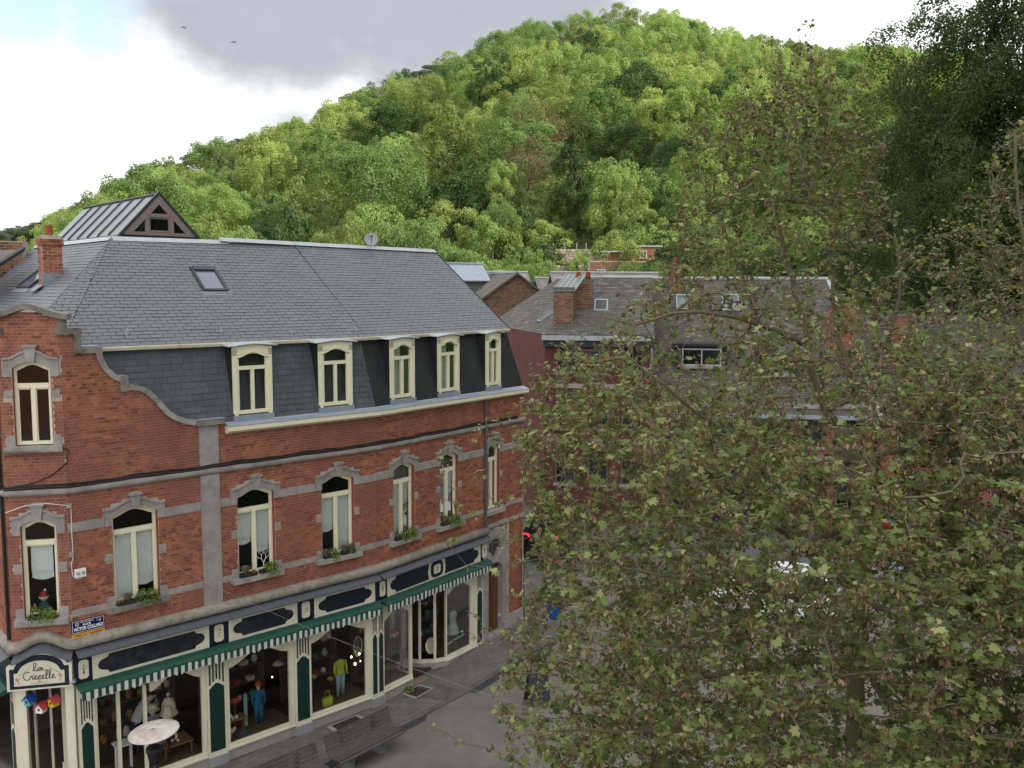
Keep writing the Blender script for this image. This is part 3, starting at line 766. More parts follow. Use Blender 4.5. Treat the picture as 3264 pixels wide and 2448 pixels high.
# verge of the right end and closing walls
MB().add([R_R + W3(0, 0, .02), E_R + W3(0, 0, .02), E_R + W3(0, 0, -.12), R_R + W3(0, 0, -.12)] + [q + FB.D*.05 for q in (R_R + W3(0, 0, .02), E_R + W3(0, 0, .02), E_R + W3(0, 0, -.12), R_R + W3(0, 0, -.12))],
         [(0, 1, 2, 3), (7, 6, 5, 4), (0, 4, 5, 1), (1, 5, 6, 2)]).build('verge_slate', M['slate_under'], bld)
mb = MB()
mb.add([FB(6.84, -.25, 0), FB(6.84, -6.6, 0), FB(6.84, -6.6, 8.1), FB(6.84, -.25, 8.1)], [(0, 1, 2, 3)])
mb.add([FB(6.40, -.5, 8.1), FB(6.40, -6.6, 8.1), FB(6.40, -6.6, 9.9), FB(6.40, -3.4, 12.3), FB(6.40, -.5, 9.9)], [(0, 1, 2, 3, 4)])
bk = [FB.p(6.40, -6.6, 0), inter(FA, -6.6, FB, -6.6), FA.p(-2.0, -6.6, 0), FD.p(-8, -6.6, 0), FD.p(-8, 0, 0), FD.p(-3.6, 0, 0)]
for a, b in zip(bk, bk[1:]): mb.add([a, b, b + W3(0, 0, 10), a + W3(0, 0, 10)], [(0, 1, 2, 3)])
mb.build('rear_wall', M['jamb'], bld)
# rooms behind the windows
mid = (CA + CD)/2
mb = MB(); ip = [FD.p(-3.6, -.1, 0).xy, (mid - FC.N*.4).xy, (P0 - nbis*.15).xy, FB.p(6.8, -.15, 0).xy]
mb.sweep(ip, [(-2.9, .1), (-2.7, .1), (-2.7, 9.9), (-2.9, 9.9)])
for z, v in ((.12, -.1), (3.62, -.1), (7.6, -.1), (9.75, -.75)): mb.sweep(ip, [(v, z), (v, z+.08), (-2.75, z+.08), (-2.75, z)])
mb.build('interior', M['dark'], bld)
mb = MB()
for F, u in ((FA, -4.6), (FA, -2.3), (FB, .02), (FB, 2.1), (FB, 4.1), (FB, 6.7)): mb.box(F, u, u+.1, -2.7, -.24, 3.7, 7.6); mb.box(F, u, u+.1, -2.7, -.75, 7.6, 9.7)
mb.build('partition', M['dark'], bld)

# ---------- skylights
def skylight(o, ex, ey, n, s0, s1, t0, t1):
    def T(u, v, z): return o + ex*u + ey*z + n*v
    fr = MB(); f = .06
    fr.box(T, s0, s0+f, -.02, .07, t0, t1); fr.box(T, s1-f, s1, -.02, .07, t0, t1); fr.box(T, s0+f, s1-f, -.02, .065, t0, t0+f); fr.box(T, s0+f, s1-f, -.02, .085, t1-.14, t1)
    w = fr.build('skylight', M['darkframe'], bld)
    MB().box(T, s0+f, s1-f, .03, .036, t0+f, t1-.14).build('pane', M['skyglass'], w)
    MB().box(T, s0-.06, s1+.06, .012, .02, t0-.15, t0).build('flashing', M['lead'], w)
M['darkframe'] = mat('dark_grey_frame', (.035, .037, .045), .45, .15, 5, coord='World')
M['skyglass'] = mat('skylight_glass', (.10, .13, .19), .04, .08, 3, coord='World', spec=1.0)
skylight(E_CA, exA, eyr, nA, s0, s1, t0, t1)
skylight(E_D, exD, eyD, nD, a0, a1, b0, b1)
# roof hooks
for x, y in ((401, 1070), (405, 1060), (702, 1058), (925, 1060), (1130, 1052)):
    q = ray_plane(x, y, E_CA, nA); MB().tube([q + nA*.01, q + nA*.05 - eyr*.04, q - eyr*.1 + nA*.02, q + nA*.08 + eyr*.05], .008, 5).build('roof_hook', M['zinc_ridge'], bld)

# ---------- chimney
cz = ch.z - .35; cw, cd = .18, .23
def TC(u, v, z): return ch + FD.D*u + FD.N*v + W3(0, 0, z)
cb = []; core = MB().box(TC, -cw+.004, cw-.004, -cd+.004, cd-.004, -.5, .98).build('chimney', M['mortar'], bld)
mb = MB(); k = 0
top = .98
for i in range(21):
    za = -.53 + i*.072; wide = .035 if za > .78 else 0
    for (half, other, fn) in ((cw+wide, cd+wide, lambda u, v, z: TC(u, v, z)), (cw+wide, cd+wide, lambda u, v, z: TC(-u, -v, z)), (cd+wide, cw+wide, lambda u, v, z: TC(v, u, z)), (cd+wide, cw+wide, lambda u, v, z: TC(-v, -u, z))):
        u = -half + (0 if i % 2 else -.11)
        while u < half:
            x0, x1 = max(-half, u), min(half, u + .215)
            if x1 - x0 > .03:
                v = other + random.uniform(-.004, .006)
                vs = [fn(x0+.005, v, za+.005), fn(x1-.005, v, za+.005), fn(x1-.005, v, za+.067), fn(x0+.005, v, za+.067), fn(x0+.005, other-.07-wide, za+.005), fn(x1-.005, other-.07-wide, za+.005), fn(x1-.005, other-.07-wide, za+.067), fn(x0+.005, other-.07-wide, za+.067)]
                mb.add(vs, [(0, 1, 2, 3), (4, 5, 1, 0), (3, 2, 6, 7), (4, 0, 3, 7), (1, 5, 6, 2)])
            u += .222
mb.build('brick_courses', M['brick_old'] if 'brick_old' in M else M['brick'], core, kind='stuff')
MB().prism(lambda u, v, z: TC(u, v, z), [(-cw-.02, top), (cw+.02, top), (cw*.5, top+.09), (-cw*.5, top+.09)], -cd, cd).build('chimney_cap', M['stone_roll'], core)
MB().lathe(TC(0, 0, top+.05), [(.095, 0), (.088, .05), (.082, .22), (.088, .25), (.092, .28), (.065, .28), (.065, .05)], 14).build('chimney_pot', M['terracotta'], core, smooth=True)
mb = MB(); mb.box(TC, -cw-.02, cw+.02, cd, cd+.02, -.32, -.10); mb.box(TC, cw, cw+.02, -cd-.1, cd+.02, -.3, .16); mb.build('lead_flashing', M['lead'], core)
MB().add([TC(-cw-.06, cd+.02, -.12), TC(cw+.06, cd+.02, -.12), TC(cw+.06, cd+.22, -.25), TC(-cw-.06, cd+.22, -.25)], [(3, 2, 1, 0)]).build('lead_apron', M['lead'], core)

# ---------- glazed roof lantern behind the ridge
def lantern():
    apex = at_depth(496, 643, 25.9); bl = at_depth(384, 757, 25.2); 
    gd = FA.D                      # gable runs along the long facade, ridge runs back-left
    rd = -FD.D                     # away to the left
    hw = 1.07; hgt = 1.12; L = 6.4
    c = bl + gd*hw; c.z = 12.70
    def T(u, v, z): return c + gd*u + rd*v + W3(0, 0, z)
    root = MB().box(T, -hw, hw, -.02, L, -.35, .0).build('roof_lantern', M['darkframe'], bld)
    n = 7
    for i in range(n):
        v0 = .06 + (L-.1)*i/n; v1 = v0 + (L-.1)/n - .03
        for sg in (-1, 1):
            MB().add([T(sg*hw, v0, 0), T(sg*hw, v1, 0), T(0, v1, hgt), T(0, v0, hgt), T(sg*hw, v0, -.02), T(sg*hw, v1, -.02), T(0, v1, hgt-.02), T(0, v0, hgt-.02)], [(0, 1, 2, 3), (7, 6, 5, 4), (0, 4, 5, 1), (2, 6, 7, 3)]).build('pane', M['lantern_glass'], root)
            MB().tube([T(sg*(hw+.01), v0-.015, .01), T(0, v0-.015, hgt+.015)], .03, 4).build('glazing_bar', M['darkframe'], root)
    MB().tube([T(0, 0, hgt+.02), T(0, L, hgt+.02)], .04, 6).build('ridge_bar', M['darkframe'], root)
    # front gable
    f = MB()
    def G(u, v, z): return c + gd*u - rd*v + W3(0, 0, z)
    sl = hgt/hw
    for sg in (-1, 1):
        f.prism(G, [(sg*hw, 0), (sg*(hw-.26), 0), (0, hgt-.26*sl), (0, hgt)][::sg], -.02, .05)
    f.box(G, -hw+.2, hw-.2, -.02, .045, .0, .09); f.box(G, -.40, .40, -.02, .045, .50, .60)
    for u in (-.40, .30): f.box(G, u, u+.10, -.02, .04, .09, .50)
    f.box(G, -.30, .30, -.03, .02, .10, .145); f.box(G, -.30, .30, -.03, .02, .455, .50); f.box(G, -.30, -.255, -.03, .02, .145, .455); f.box(G, .255, .30, -.03, .02, .145, .455)
    f.build('gable_frame', M['grey_wood'], root)
    b = MB()
    for sg in (-1, 1): b.prism(G, [(sg*(hw+.1), -.04), (sg*(hw), -.04), (0, hgt), (0, hgt+.09)][::sg], -.04, .07)
    b.build('barge_board', M['darkframe'], root)
    MB().prism(G, [(-.92, .09), (.92, .09), (0, hgt-.25)], -.015, -.01).build('gable_glass', M['lantern_gable_glass'], root)
    for u in (-.5, -.1, .3, .7): MB().tube([T(u-.4, .4, .05), T(u+.1, 1.4, .5)], .05, 4).build('rafter', M['wood_door'], root)
M['lantern_glass'] = mat('lantern_glass', (.135, .175, .16), .3, .12, 1.2, coord='World', spec=.6)
M['lantern_gable_glass'] = glassmat('gable_glass', (.72, .8, .78), .6)
M['grey_wood'] = mat('weathered_wood', (.24, .19, .165), .8, .3, 14, coord='World')
lantern()
# dish
dq = R_M.lerp(R_R, .47)
dish = thing('satellite_dish', 'small grey satellite dish on the slate roof ridge', 'satellite dish', tuple(at_depth(1183, 796, dq.y + .25)))
dl = dish.location.copy(); dv = Vector((.25, -1, .35)).normalized(); rot = dv.to_track_quat('Z', 'Y').to_matrix()
MB().lathe(dl + W3(0, 0, .30), [(.015, -.03), (.13, -.005), (.20, .04), (.215, .055), (.205, .058), (.12, .012), (.01, -.01)], 20, tr=rot).build('reflector', M['plinth_blue'], dish, smooth=True)
MB().tube([dl + W3(0, .1, -.3), dl + W3(0, .1, .2), dl + W3(0, .02, .28)], .018, 6).build('mast', M['pipe'], dish)
MB().tube([dl + W3(0, 0, .12), dl + W3(0, 0, .30) + dv*.26], .010, 5).build('feed_arm', M['pipe'], dish); MB().ball(dl + W3(0, 0, .31) + dv*.26, .03, 8, 6).build('receiver', M['black'], dish)
# ================================================================== ground
def tB(x, y): return (x - P0.x)*FB.D.x + (y - P0.y)*FB.D.y
def street_z(x, y):
    t = tB(x, y); return .085*max(0, min(t, 34) - 1.5)
def street_zv(X, Y):
    t = (X - P0.x)*FB.D.x + (Y - P0.y)*FB.D.y
    return .085*np.clip(np.minimum(t, 34) - 1.5, 0, None)
SIL = np.array([(-400, 470), (0, 505), (120, 480), (200, 450), (340, 375), (430, 325), (520, 300), (620, 285), (700, 245), (800, 190), (900, 160), (1000, 118), (1100, 68), (1200, 60), (1300, 42), (1400, 38), (1480, 52), (1560, 75), (1650, 92), (1750, 106), (1850, 100), (1950, 110), (2100, 120), (2400, 150)], float)
_az = np.degrees(np.arctan((SIL[:, 0] - 1106)/2007)); _el = (622 - SIL[:, 1])/2007/np.cos(np.radians(_az))*np.cos(np.radians(_az))
def hill_z(X, Y):
    X = np.asarray(X, float); Y = np.asarray(Y, float)
    r = np.hypot(X, Y); az = np.degrees(np.arctan2(X, Y))
    el = np.interp(az, _az, _el); rr = np.interp(az, [-45, -25, -20, -10, 40], [560, 540, 330, 290, 290])
    front = np.clip((62 - np.abs(az))/14, 0, 1)
    zr = H + rr*el*np.cos(np.radians(np.clip(az, -60, 60))) - 14.5
    base = street_zv(X, Y)
    zb = np.interp(az, [-30, -10, 1, 7, 14, 40], [9, 10, 10.2, 10.5, 13, 14])
    s1 = np.clip((r - 46)/(86 - 46), 0, 1); s1 = s1*s1*(3 - 2*s1)
    z = base + (zb - base)*s1
    s2 = np.clip((r - 86)/(rr - 86), 0, 1)
    z = z + (zr - zb)*s2**.92*(r > 86)
    z = z - .10*np.clip(r - rr, 0, 200)
    z = z*front + base*(1 - front)
    z = z + 1.3*np.sin(X*.11 + 1.3)*np.sin(Y*.083)*np.clip((r - 70)/60, 0, 1)
    rh = 108*np.exp(-(((X - 108)/54)**2 + ((Y + 10)/56)**2)) ; rh = rh*np.clip((X - 16)/18, 0, 1)  # right hill; its unseen bulk is sized to keep sun off the square
    return np.maximum(z, z*.4 + rh)
GR = leafmat('hill_grass', [(0, (.040, .066, .018)), (1, (.060, .095, .026))], .9, 0, var=.5, scale=.25)
xs = np.concatenate([np.arange(-420, -60, 12), np.arange(-60, 140, 3), np.arange(140, 430, 12)]); ys = np.concatenate([np.arange(-300, 0, 15), np.arange(0, 130, 3), np.arange(130, 760, 10)])
Xg, Yg = np.meshgrid(xs, ys); Zg = hill_z(Xg, Yg) - .03 - .5*((np.abs(Xg) < 25.5) & (Yg > -5) & (Yg < 46.5))
nx, ny = len(xs), len(ys); idx = np.arange(nx*ny).reshape(ny, nx)
terr = np_mesh('terrain', np.stack([Xg.ravel(), Yg.ravel(), Zg.ravel()], 1), np.stack([idx[:-1, :-1].ravel(), idx[:-1, 1:].ravel(), idx[1:, 1:].ravel(), idx[1:, :-1].ravel()], 1), GR, smooth=True); struct(terr)

def sheet(name, poly, dz, matl, step=1.2):
    """draped sheet: poly convex in plan, gridded"""
    xs = [p[0] for p in poly]; ys = [p[1] for p in poly]
    import bmesh
    bm = bmesh.new(); f = bm.faces.new([bm.verts.new((p[0], p[1], 0)) for p in poly])
    for ax, lo, hi in ((0, min(xs), max(xs)), (1, min(ys), max(ys))):
        k = lo + step
        while k < hi:
            bmesh.ops.bisect_plane(bm, geom=bm.verts[:] + bm.edges[:] + bm.faces[:], plane_co=(k, 0, 0) if ax == 0 else (0, k, 0), plane_no=(1, 0, 0) if ax == 0 else (0, 1, 0)); k += step
    for v in bm.verts: v.co.z = street_z(v.co.x, v.co.y) + dz
    bmesh.ops.recalc_face_normals(bm, faces=bm.faces)
    me = bpy.data.meshes.new(name); bm.to_mesh(me); bm.free(); me.materials.append(matl)
    if me.polygons[0].normal.z < 0: me.flip_normals()
    o = bpy.data.objects.new(name, me); COL.objects.link(o); return o
M['tarmac'] = mat('square_tarmac', (.158, .145, .131), .9, .2, 1.6, .3, 120, coord='World', col2=(.128, .118, .106), n2scale=.45)
M['asphalt'] = mat('street_asphalt', (.095, .094, .093), .9, .25, 1.2, .3, 150, coord='World')
M['pave'] = mat('pavement_pavers', (.13, .118, .107), .88, .2, 1.5, .3, 90, coord='World', col2=(.066, .055, .050), n2scale=.8)
M['pave_joint'] = mat('gutter_strip', (.042, .042, .046), .85, .2, 3, coord='World')
M['step'] = mat('red_granite_step', (.24, .17, .14), .75, .15, 4, coord='World')
struct(sheet('square', [(-40, -50), (26, -50), (26, 33.5), (-2, 33.5), (-40, 15)], .0, M['tarmac'], 2.5))  # stretched unseen behind the camera so the panes reflect grey ground
struct(sheet('road', [(.9, 33.2), (26, 33.2), (26, 47), (0, 47), (-1, 35)], .004, M['asphalt']))
# pavement along the facades, made of pavers near the shop
JL = Vector((-1.93, 24.03, 0)); JD = Vector((math.sin(R(39.6)), math.cos(R(39.6)), 0)); JN = Vector((JD.y, -JD.x, 0))
def JP(u, v): q = JL + JD*u + JN*v; return (q.x, q.y)
pav = sheet('pavement', [JP(-12, 0), JP(9.6, 0), JP(9.6, -3.4), JP(-12, -6)], .045, M['pave']); struct(pav)
struct(sheet('gutter_strip', [JP(-12, 0), JP(12, 0), JP(12, .20), JP(-12, .20)], .012, M['pave_joint']))
kb = MB()
for i in range(22):
    u0 = -11.9 + i; a, b = JP(u0, .0), JP(u0 + .985, .0); c, d = JP(u0 + .985, -.14), JP(u0, -.14)
    z = street_z(*a) ; MB().add([(*a, z-.02), (*b, street_z(*b)-.02), (*c, street_z(*c)-.02), (*d, street_z(*d)-.02), (*a, z+.052), (*b, street_z(*b)+.052), (*c, street_z(*c)+.052), (*d, street_z(*d)+.052)],
        [(4, 5, 6, 7), (0, 1, 5, 4), (3, 7, 6, 2), (0, 4, 7, 3), (1, 2, 6, 5)]).build('kerb_stone', M['pave'], pav)
# individual pavers on the strip nearest the shop (the ones that can be told apart)
M['paver'] = mat('paver', None, .88, .2, 2.0, .3, 80, coord='World', stops=[(0, (.125, .111, .102)), (.5, (.135, .121, .111)), (1, (.147, .132, .121))], isl='island')
mb = MB(); cnt = 0
for j in range(15):
    for i in range(60):
        u0 = -9.5 + i*.30 + (.15 if j % 2 else 0); v0 = -.16 - j*.2
        q = JL + JD*(u0+.15) + JN*(v0-.1)
        rA = (q - P0).dot(FA.N) if tB(q.x, q.y) < 0 else (q - P0).dot(FB.N)
        if rA < .02 or (tB(q.x, q.y) < 0 and (q - P0).dot(FA.D) < -8): continue
        cs = [JP(u0+.004, v0-.004), JP(u0+.296, v0-.004), JP(u0+.296, v0-.196), JP(u0+.004, v0-.196)]; dz = random.uniform(0, .004)
        mb.add([(x, y, street_z(x, y) + .050 + dz) for x, y in cs] + [(x, y, street_z(x, y) + .044) for x, y in cs], [(3, 2, 1, 0), (0, 1, 5, 4), (1, 2, 6, 5), (2, 3, 7, 6), (3, 0, 4, 7)])
mb.build('pavers', M['paver'], pav, kind='stuff')

# ================================================================== shopfront (parts of the building)
def cartouche(uc, zc, L, h):
    q = [(L-.235, h), (L-.23, .82*h), (L-.20, .68*h), (L-.14, .60*h), (L-.07, .50*h), (L-.02, .28*h), (L, 0)]
    q += [(u, -z) for u, z in q[-2::-1]]
    return [(uc + u, zc + z) for u, z in q] + [(uc - u, zc - z) for u, z in q]
def notch(uc, zc, a, b, c=.035):
    return [(uc-a, zc-b+c), (uc-a+c*.7, zc-b+c*.7), (uc-a+c, zc-b), (uc+a-c, zc-b), (uc+a-c*.7, zc-b+c*.7), (uc+a, zc-b+c), (uc+a, zc+b-c), (uc+a-c*.7, zc+b-c*.7), (uc+a-c, zc+b), (uc-a+c, zc+b), (uc-a+c*.7, zc+b-c*.7), (uc-a, zc+b-c)]
FZ0, FZ1 = 2.96, 3.55
M['motif'] = mat('painted_motif', (.26, .10, .075), .7, .2, 20); M['motif2'] = mat('painted_motif_dark', (.10, .085, .06), .7, .2, 20)
def motif(F, uc, zc, v, kind, parent):
    mb = MB(); t = .0045
    def S(pts, r=t): mb.tube([F(uc+a, v, zc+b) for a, b in pts], r, 4)
    if kind == 0:   # fleur-de-lys
        S([(0, -.02), (0, .10)]); S([(-.01, 0), (-.04, .03), (-.055, .055), (-.035, .065)]); S([(.01, 0), (.04, .03), (.055, .055), (.035, .065)]); S([(-.03, -.01), (.03, -.01)])
        mb.prism(F, [(uc, zc-.11), (uc+.028, zc-.065), (uc, zc-.025), (uc-.028, zc-.065)], v-.003, v+.002); mb.prism(F, [(uc, zc+.05), (uc+.012, zc+.085), (uc, zc+.12), (uc-.012, zc+.085)], v-.003, v+.002)
    elif kind == 1:  # flower on stem
        S([(-.02, -.06), (.0, -.02), (.02, .03), (.025, .06)]); S([(.0, .08), (.03, .10), (.055, .085), (.04, .06), (.01, .06), (.0, .08)], .006); S([(-.05, -.055), (-.02, -.06), (.0, -.04), (.0, -.01), (-.02, -.02)]); S([(-.02, -.10), (.01, -.105), (.03, -.095), (.06, -.10)])
    elif kind == 2:
        S([(-.05, -.08), (-.02, -.05), (.02, .0), (.04, .03)]); S([(.0, -.03), (.05, -.05), (.055, -.015), (.02, .0)], .006); S([(-.05, .02), (-.02, .045), (.02, .05)]); S([(.03, .03), (.06, .01), (.05, .05)], .006)
    else:
        S([(0, -.08), (0, .08)]); 
        for b in (-.05, 0, .05): S([(0, b), (.03, b+.025), (.012, b+.03)], .006); S([(0, b), (-.03, b+.025), (-.012, b+.03)], .006)
    mb.build('motif', M['motif' if kind in (1, 0) else 'motif2'], parent)
def fascia(F, blocks, panels, kinds, worn):
    a, b = blocks[0][0], blocks[-1][1]
    fb = MB().box(F, a, b, -.05, .04, FZ0-.02, FZ1+.02).build('fascia_board', M['navy'], bld)
    for (x0, x1), k in zip(blocks, kinds):
        if k is None: continue
        w = min(.115, (x1-x0)*.3); pq = MB().prism(F, notch((x0+x1)/2, 3.25, w, .205), .03, .05).build('plaque', M['cream_b'], fb); motif(F, (x0+x1)/2, 3.25, .053, k, fb)
    for i, (x0, x1) in enumerate(panels):
        MB().box(F, x0, x1, .03, .05, FZ0, FZ1-.015).build('fascia_panel', M['cream_b'], fb)
        L = (x1-x0)/2
        if L > 1.9:   # long panel with oval medallion
            uc = (x0+x1)/2
            for sg in (-1, 1):
                pc = uc + sg*(L/2 + .09); hl = L/2 - .20; q = cartouche(pc, 3.245, hl, .225)
                q = [(u, z) for u, z in q if (u - uc)*sg > .36 and (u-pc)*sg > -hl+.25] ; inner = uc + sg*.36
                q2 = [(u, z) for u, z in q]
                q2 = sorted(q2, key=lambda p: math.atan2(p[1]-3.245, p[0]-pc))
                lst = [(inner, 3.245-.225), (inner + sg*.04, 3.245), (inner, 3.245+.225)]
                pol = [p for p in q2] + lst
                c0 = pc; pol = sorted(pol, key=lambda p: math.atan2((p[1]-3.245)/.2, (p[0]-c0)/hl))
                MB().prism(F, pol, .045, .06).build('cartouche', M['navy'], fb)
            ov = [(uc + .27*math.copysign(abs(math.cos(t))**.6, math.cos(t)), 3.25 + .235*math.copysign(abs(math.sin(t))**.6, math.sin(t))) for t in [2*math.pi*i/24 for i in range(24)]]
            MB().prism(F, ov, .045, .062).build('medallion_ring', M['navy'], fb)
            MB().prism(F, notch(uc, 3.25, .15, .13), .06, .07).build('plaque', M['cream_b'], fb); motif(F, uc, 3.25, .072, 3, fb)
        else:
            MB().prism(F, cartouche((x0+x1)/2, 3.245, L-.11, .208), .045, .06).build('cartouche', M['navy_worn' if worn[i] else 'navy'], fb)
fascia(FA, [(-7.73, -7.39), (-4.75, -4.28), (-2.43, -1.96), (-.08, .0)], [(-7.38, -4.76), (-4.27, -2.44), (-1.95, -.09)], [0, 1, 2, None], [1, 1, 0])
fascia(FB, [(0, .35), (4.50, 4.88)], [(.36, 4.49)], [3, 3], [0])
fascia(FD, [(-3.4, -.0)], [], [None], [0])
MB().box(FA, -7.7, 0, .0, .06, 2.925, 2.945).build('fascia_rail', M['cream_b'], bld); MB().box(FB, .0, 4.8, .0, .06, 2.925, 2.945).build('fascia_rail', M['cream_b'], bld)

# awnings: rolled canopy with striped valance
def awning(F, a, b, ph=0):
    n = 10; prof = [(.05, 2.97), (.14, 2.985), (.27, 2.93), (.325, 2.885), (.33, 2.845), (.28, 2.84), (.06, 2.88)]
    mb = MB(); vs = [F(u, v, z) for u in (a, b) for v, z in prof]; m = len(prof)
    mb.add(vs, [(j, (j+1) % m, m + (j+1) % m, m + j)[::-1] for j in range(m)] + [tuple(range(m)), tuple(range(m, 2*m))[::-1]])
    aw = mb.build('awning', M['awning'], bld)
    for z, v in ((2.955, .215), (2.905, .30)): MB().tube([F(a, v, z), F(b, v, z)], .008, 4).build('awning_piping', M['valance_g'], aw)
    w = .079; k = 0; u = a + .02
    while u < b - .05:
        x1 = min(u + w, b); s = (k//2 + ph) % 3; q = .185 + (.0 if k % 2 else 0); sw = .012*math.sin(u*9)
        zt, zb = 2.86, 2.86 - q
        if k % 2 == 0: pol = [(u, zt), (u, zb), (x1, zb), (x1, zt)]
        elif s == 0: pol = [(u, zt), (u, zb), (u+w*.35, zb-.004), (u+w*.5, zb-.03), (x1, zb-.035), (x1, zt)]
        elif s == 1: pol = [(u, zt), (u, zb-.035), (u+w*.4, zb-.03), (u+w*.6, zb), (x1, zb+.005), (x1, zt)]
        else: pol = [(u, zt), (u, zb-.01), (x1, zb-.01), (x1, zt)]
        v0 = .315 + sw
        MB().prism(F, pol, v0, v0 + .006).build('valance_strip', M['valance_w' if k % 2 else 'valance_g'], aw)
        u += w; k += 1
awning(FA, -7.72, -.03); awning(FB, .06, 4.78, 1)
awning(FD, -3.2, -.1)

# pilasters
def pilaster(F, a, b, ztop=2.93, v=.03):
    p = MB().box(F, a, b, -.08, v, .28, ztop).build('pilaster', M['cream_b'], bld)
    w = b - a; uc = (a+b)/2; m = .05 if w > .3 else .03
    n = 5; sl = (w - 2*m)/(2*n - 1)
    def og(x): return 1.93 + .13*bell(x*.8)
    for i in range(n):
        u = a + m + i*2*sl; x = (u + sl/2 - uc)/(w/2 - m)
        MB().box(F, u, u+sl, v-.01, v+.004, og(x) + .09, 2.62).build('flute', M['green_panel'], p)
    us = [a + m + (w - 2*m)*i/12 for i in range(13)]
    MB().strip(F, [(u, .40) for u in us], [(u, og((u-uc)/(w/2-m))) for u in us], v-.01, v+.005).build('panel', M['green_panel'], p)
    MB().box(F, a-.012, b+.012, -.1, v+.045, -.02, .28).build('plinth_block', M['plinth_blue'], p)
pilaster(FA, -7.70, -7.36); pilaster(FA, -4.84, -4.37); pilaster(FA, -2.52, -2.07); pilaster(FA, -.20, -.0); pilaster(FB, .0, .22); pilaster(FB, 4.31, 4.65)
pilaster(FD, -.40, -.05)
for F, a, b in ((FA, -7.35, -4.85), (FA, -4.36, -2.53), (FA, -2.06, -.21), (FB, .23, 1.40), (FB, 2.92, 4.30)):
    MB().box(F, a, b, -.12, .0, -.05, .30).build('shop_plinth', M['plinth'], bld)
def shopwin(F, a, b, jambs=(.09, .13), splits=(), arch=(0, 1), zt=2.30, apex=.28):
    f = MB(); a2, b2 = a + jambs[0], b - jambs[1]; zb = .42
    f.box(F, a, a2, -.1, -.01, zb, 2.92); f.box(F, b2, b, -.1, -.01, zb, 2.92)
    f.box(F, a, b, -.1, .035, .30, .345); f.box(F, a, b, -.1, .012, .345, zb)
    A0 = a2 + (b2-a2)*arch[0]; A1 = a2 + (b2-a2)*arch[1]; uc = (A0+A1)/2
    us = [A0 + (A1-A0)*i/18 for i in range(19)]
    f.strip(F, [(u, zt + apex*bell((u-uc)/((A1-A0)/2)*.97)) for u in us], [(u, 2.92) for u in us], -.1, -.015)
    if arch[0] > 0: f.box(F, a2, A0, -.1, -.015, 2.52, 2.92)
    for s in splits: f.box(F, s-.03, s+.03, -.1, -.005, zb, 2.5)
    w = f.build('shop_window', M['cream_b'], bld)
    xs = [a2] + list(splits) + [b2]
    for x0, x1 in zip(xs, xs[1:]): MB().box(F, x0, x1, -.06, -.054, zb, 2.62).build('pane', M['glass_shop'], w)
    MB().box(F, a, b, -1.1, -.12, .36, .40).build('display_floor', M['floorwood'], w)
M['floorwood'] = mat('display_wood', (.10, .058, .03), .6, .3, 6, coord='World')
shopwin(FA, -7.35, -4.85, (.05, .1), (-6.85, -6.27), (.49, 1))
shopwin(FA, -4.36, -2.53); shopwin(FA, -2.06, -.21, (.03, .15)); shopwin(FB, .23, 1.40, (.05, .06)); shopwin(FB, 2.92, 4.30, (.03, .20))
# recessed entrance between the two windows, with the canted bay
def canted(pts, F):
    f = MB(); pl = MB(); sl = MB()
    for (u0, v0), (u1, v1) in zip(pts, pts[1:]):
        q0, q1 = F.p(u0, v0, 0), F.p(u1, v1, 0); d = (q1-q0); L = d.length; d.normalize(); n = Vector((d.y, -d.x, 0))
        def T(u, v, z): return q0 + d*u + n*v + W3(0, 0, z)
        f.box(T, 0, .045, -.04, .02, .42, 2.56); f.box(T, L-.03, L, -.04, .02, .42, 2.56); f.box(T, 0, L, -.05, .025, .32, .42); f.box(T, 0, L, -.04, .02, 2.5, 2.9)
        pl.box(T, -.01, L+.01, -.1, .03, -.05, .32); sl.box(T, .045, L-.03, -.012, -.006, .42, 2.5)
    w = f.build('canted_bay', M['cream_b'], bld); pl.build('plinth', M['plinth'], w); sl.build('pane', M['glass_shop'], w)
canted([(2.12, -.95), (2.30, -.52), (2.60, -.2), (2.93, -.02)], FB)
canted([(1.40, -.02), (1.58, -.9)], FB)
d = MB(); d.box(FB, 1.55, 1.63, -1.0, -.94, .1, 2.9); d.box(FB, 2.08, 2.16, -1.0, -.94, .1, 2.9); d.box(FB, 1.63, 2.08, -1.0, -.95, 2.3, 2.42); d.box(FB, 1.63, 2.08, -1.0, -.96, .1, .8); d.box(FB, 1.63, 1.70, -1.0, -.96, .8, 2.3); d.box(FB, 2.01, 2.08, -1.0, -.96, .8, 2.3)
do = d.build('shop_door', M['cream_b'], bld); MB().box(FB, 1.70, 2.01, -.98, -.975, .8, 2.3).build('pane', M['glass_shop'], do)
MB().box(FB, 1.42, 2.75, -.95, .05, -.05, .10).build('entrance_step', M['step'], bld)
MB().box(FB, 1.4, 2.95, -1.0, .0, 2.90, 2.95).build('porch_ceiling', M['cream_b'], bld)
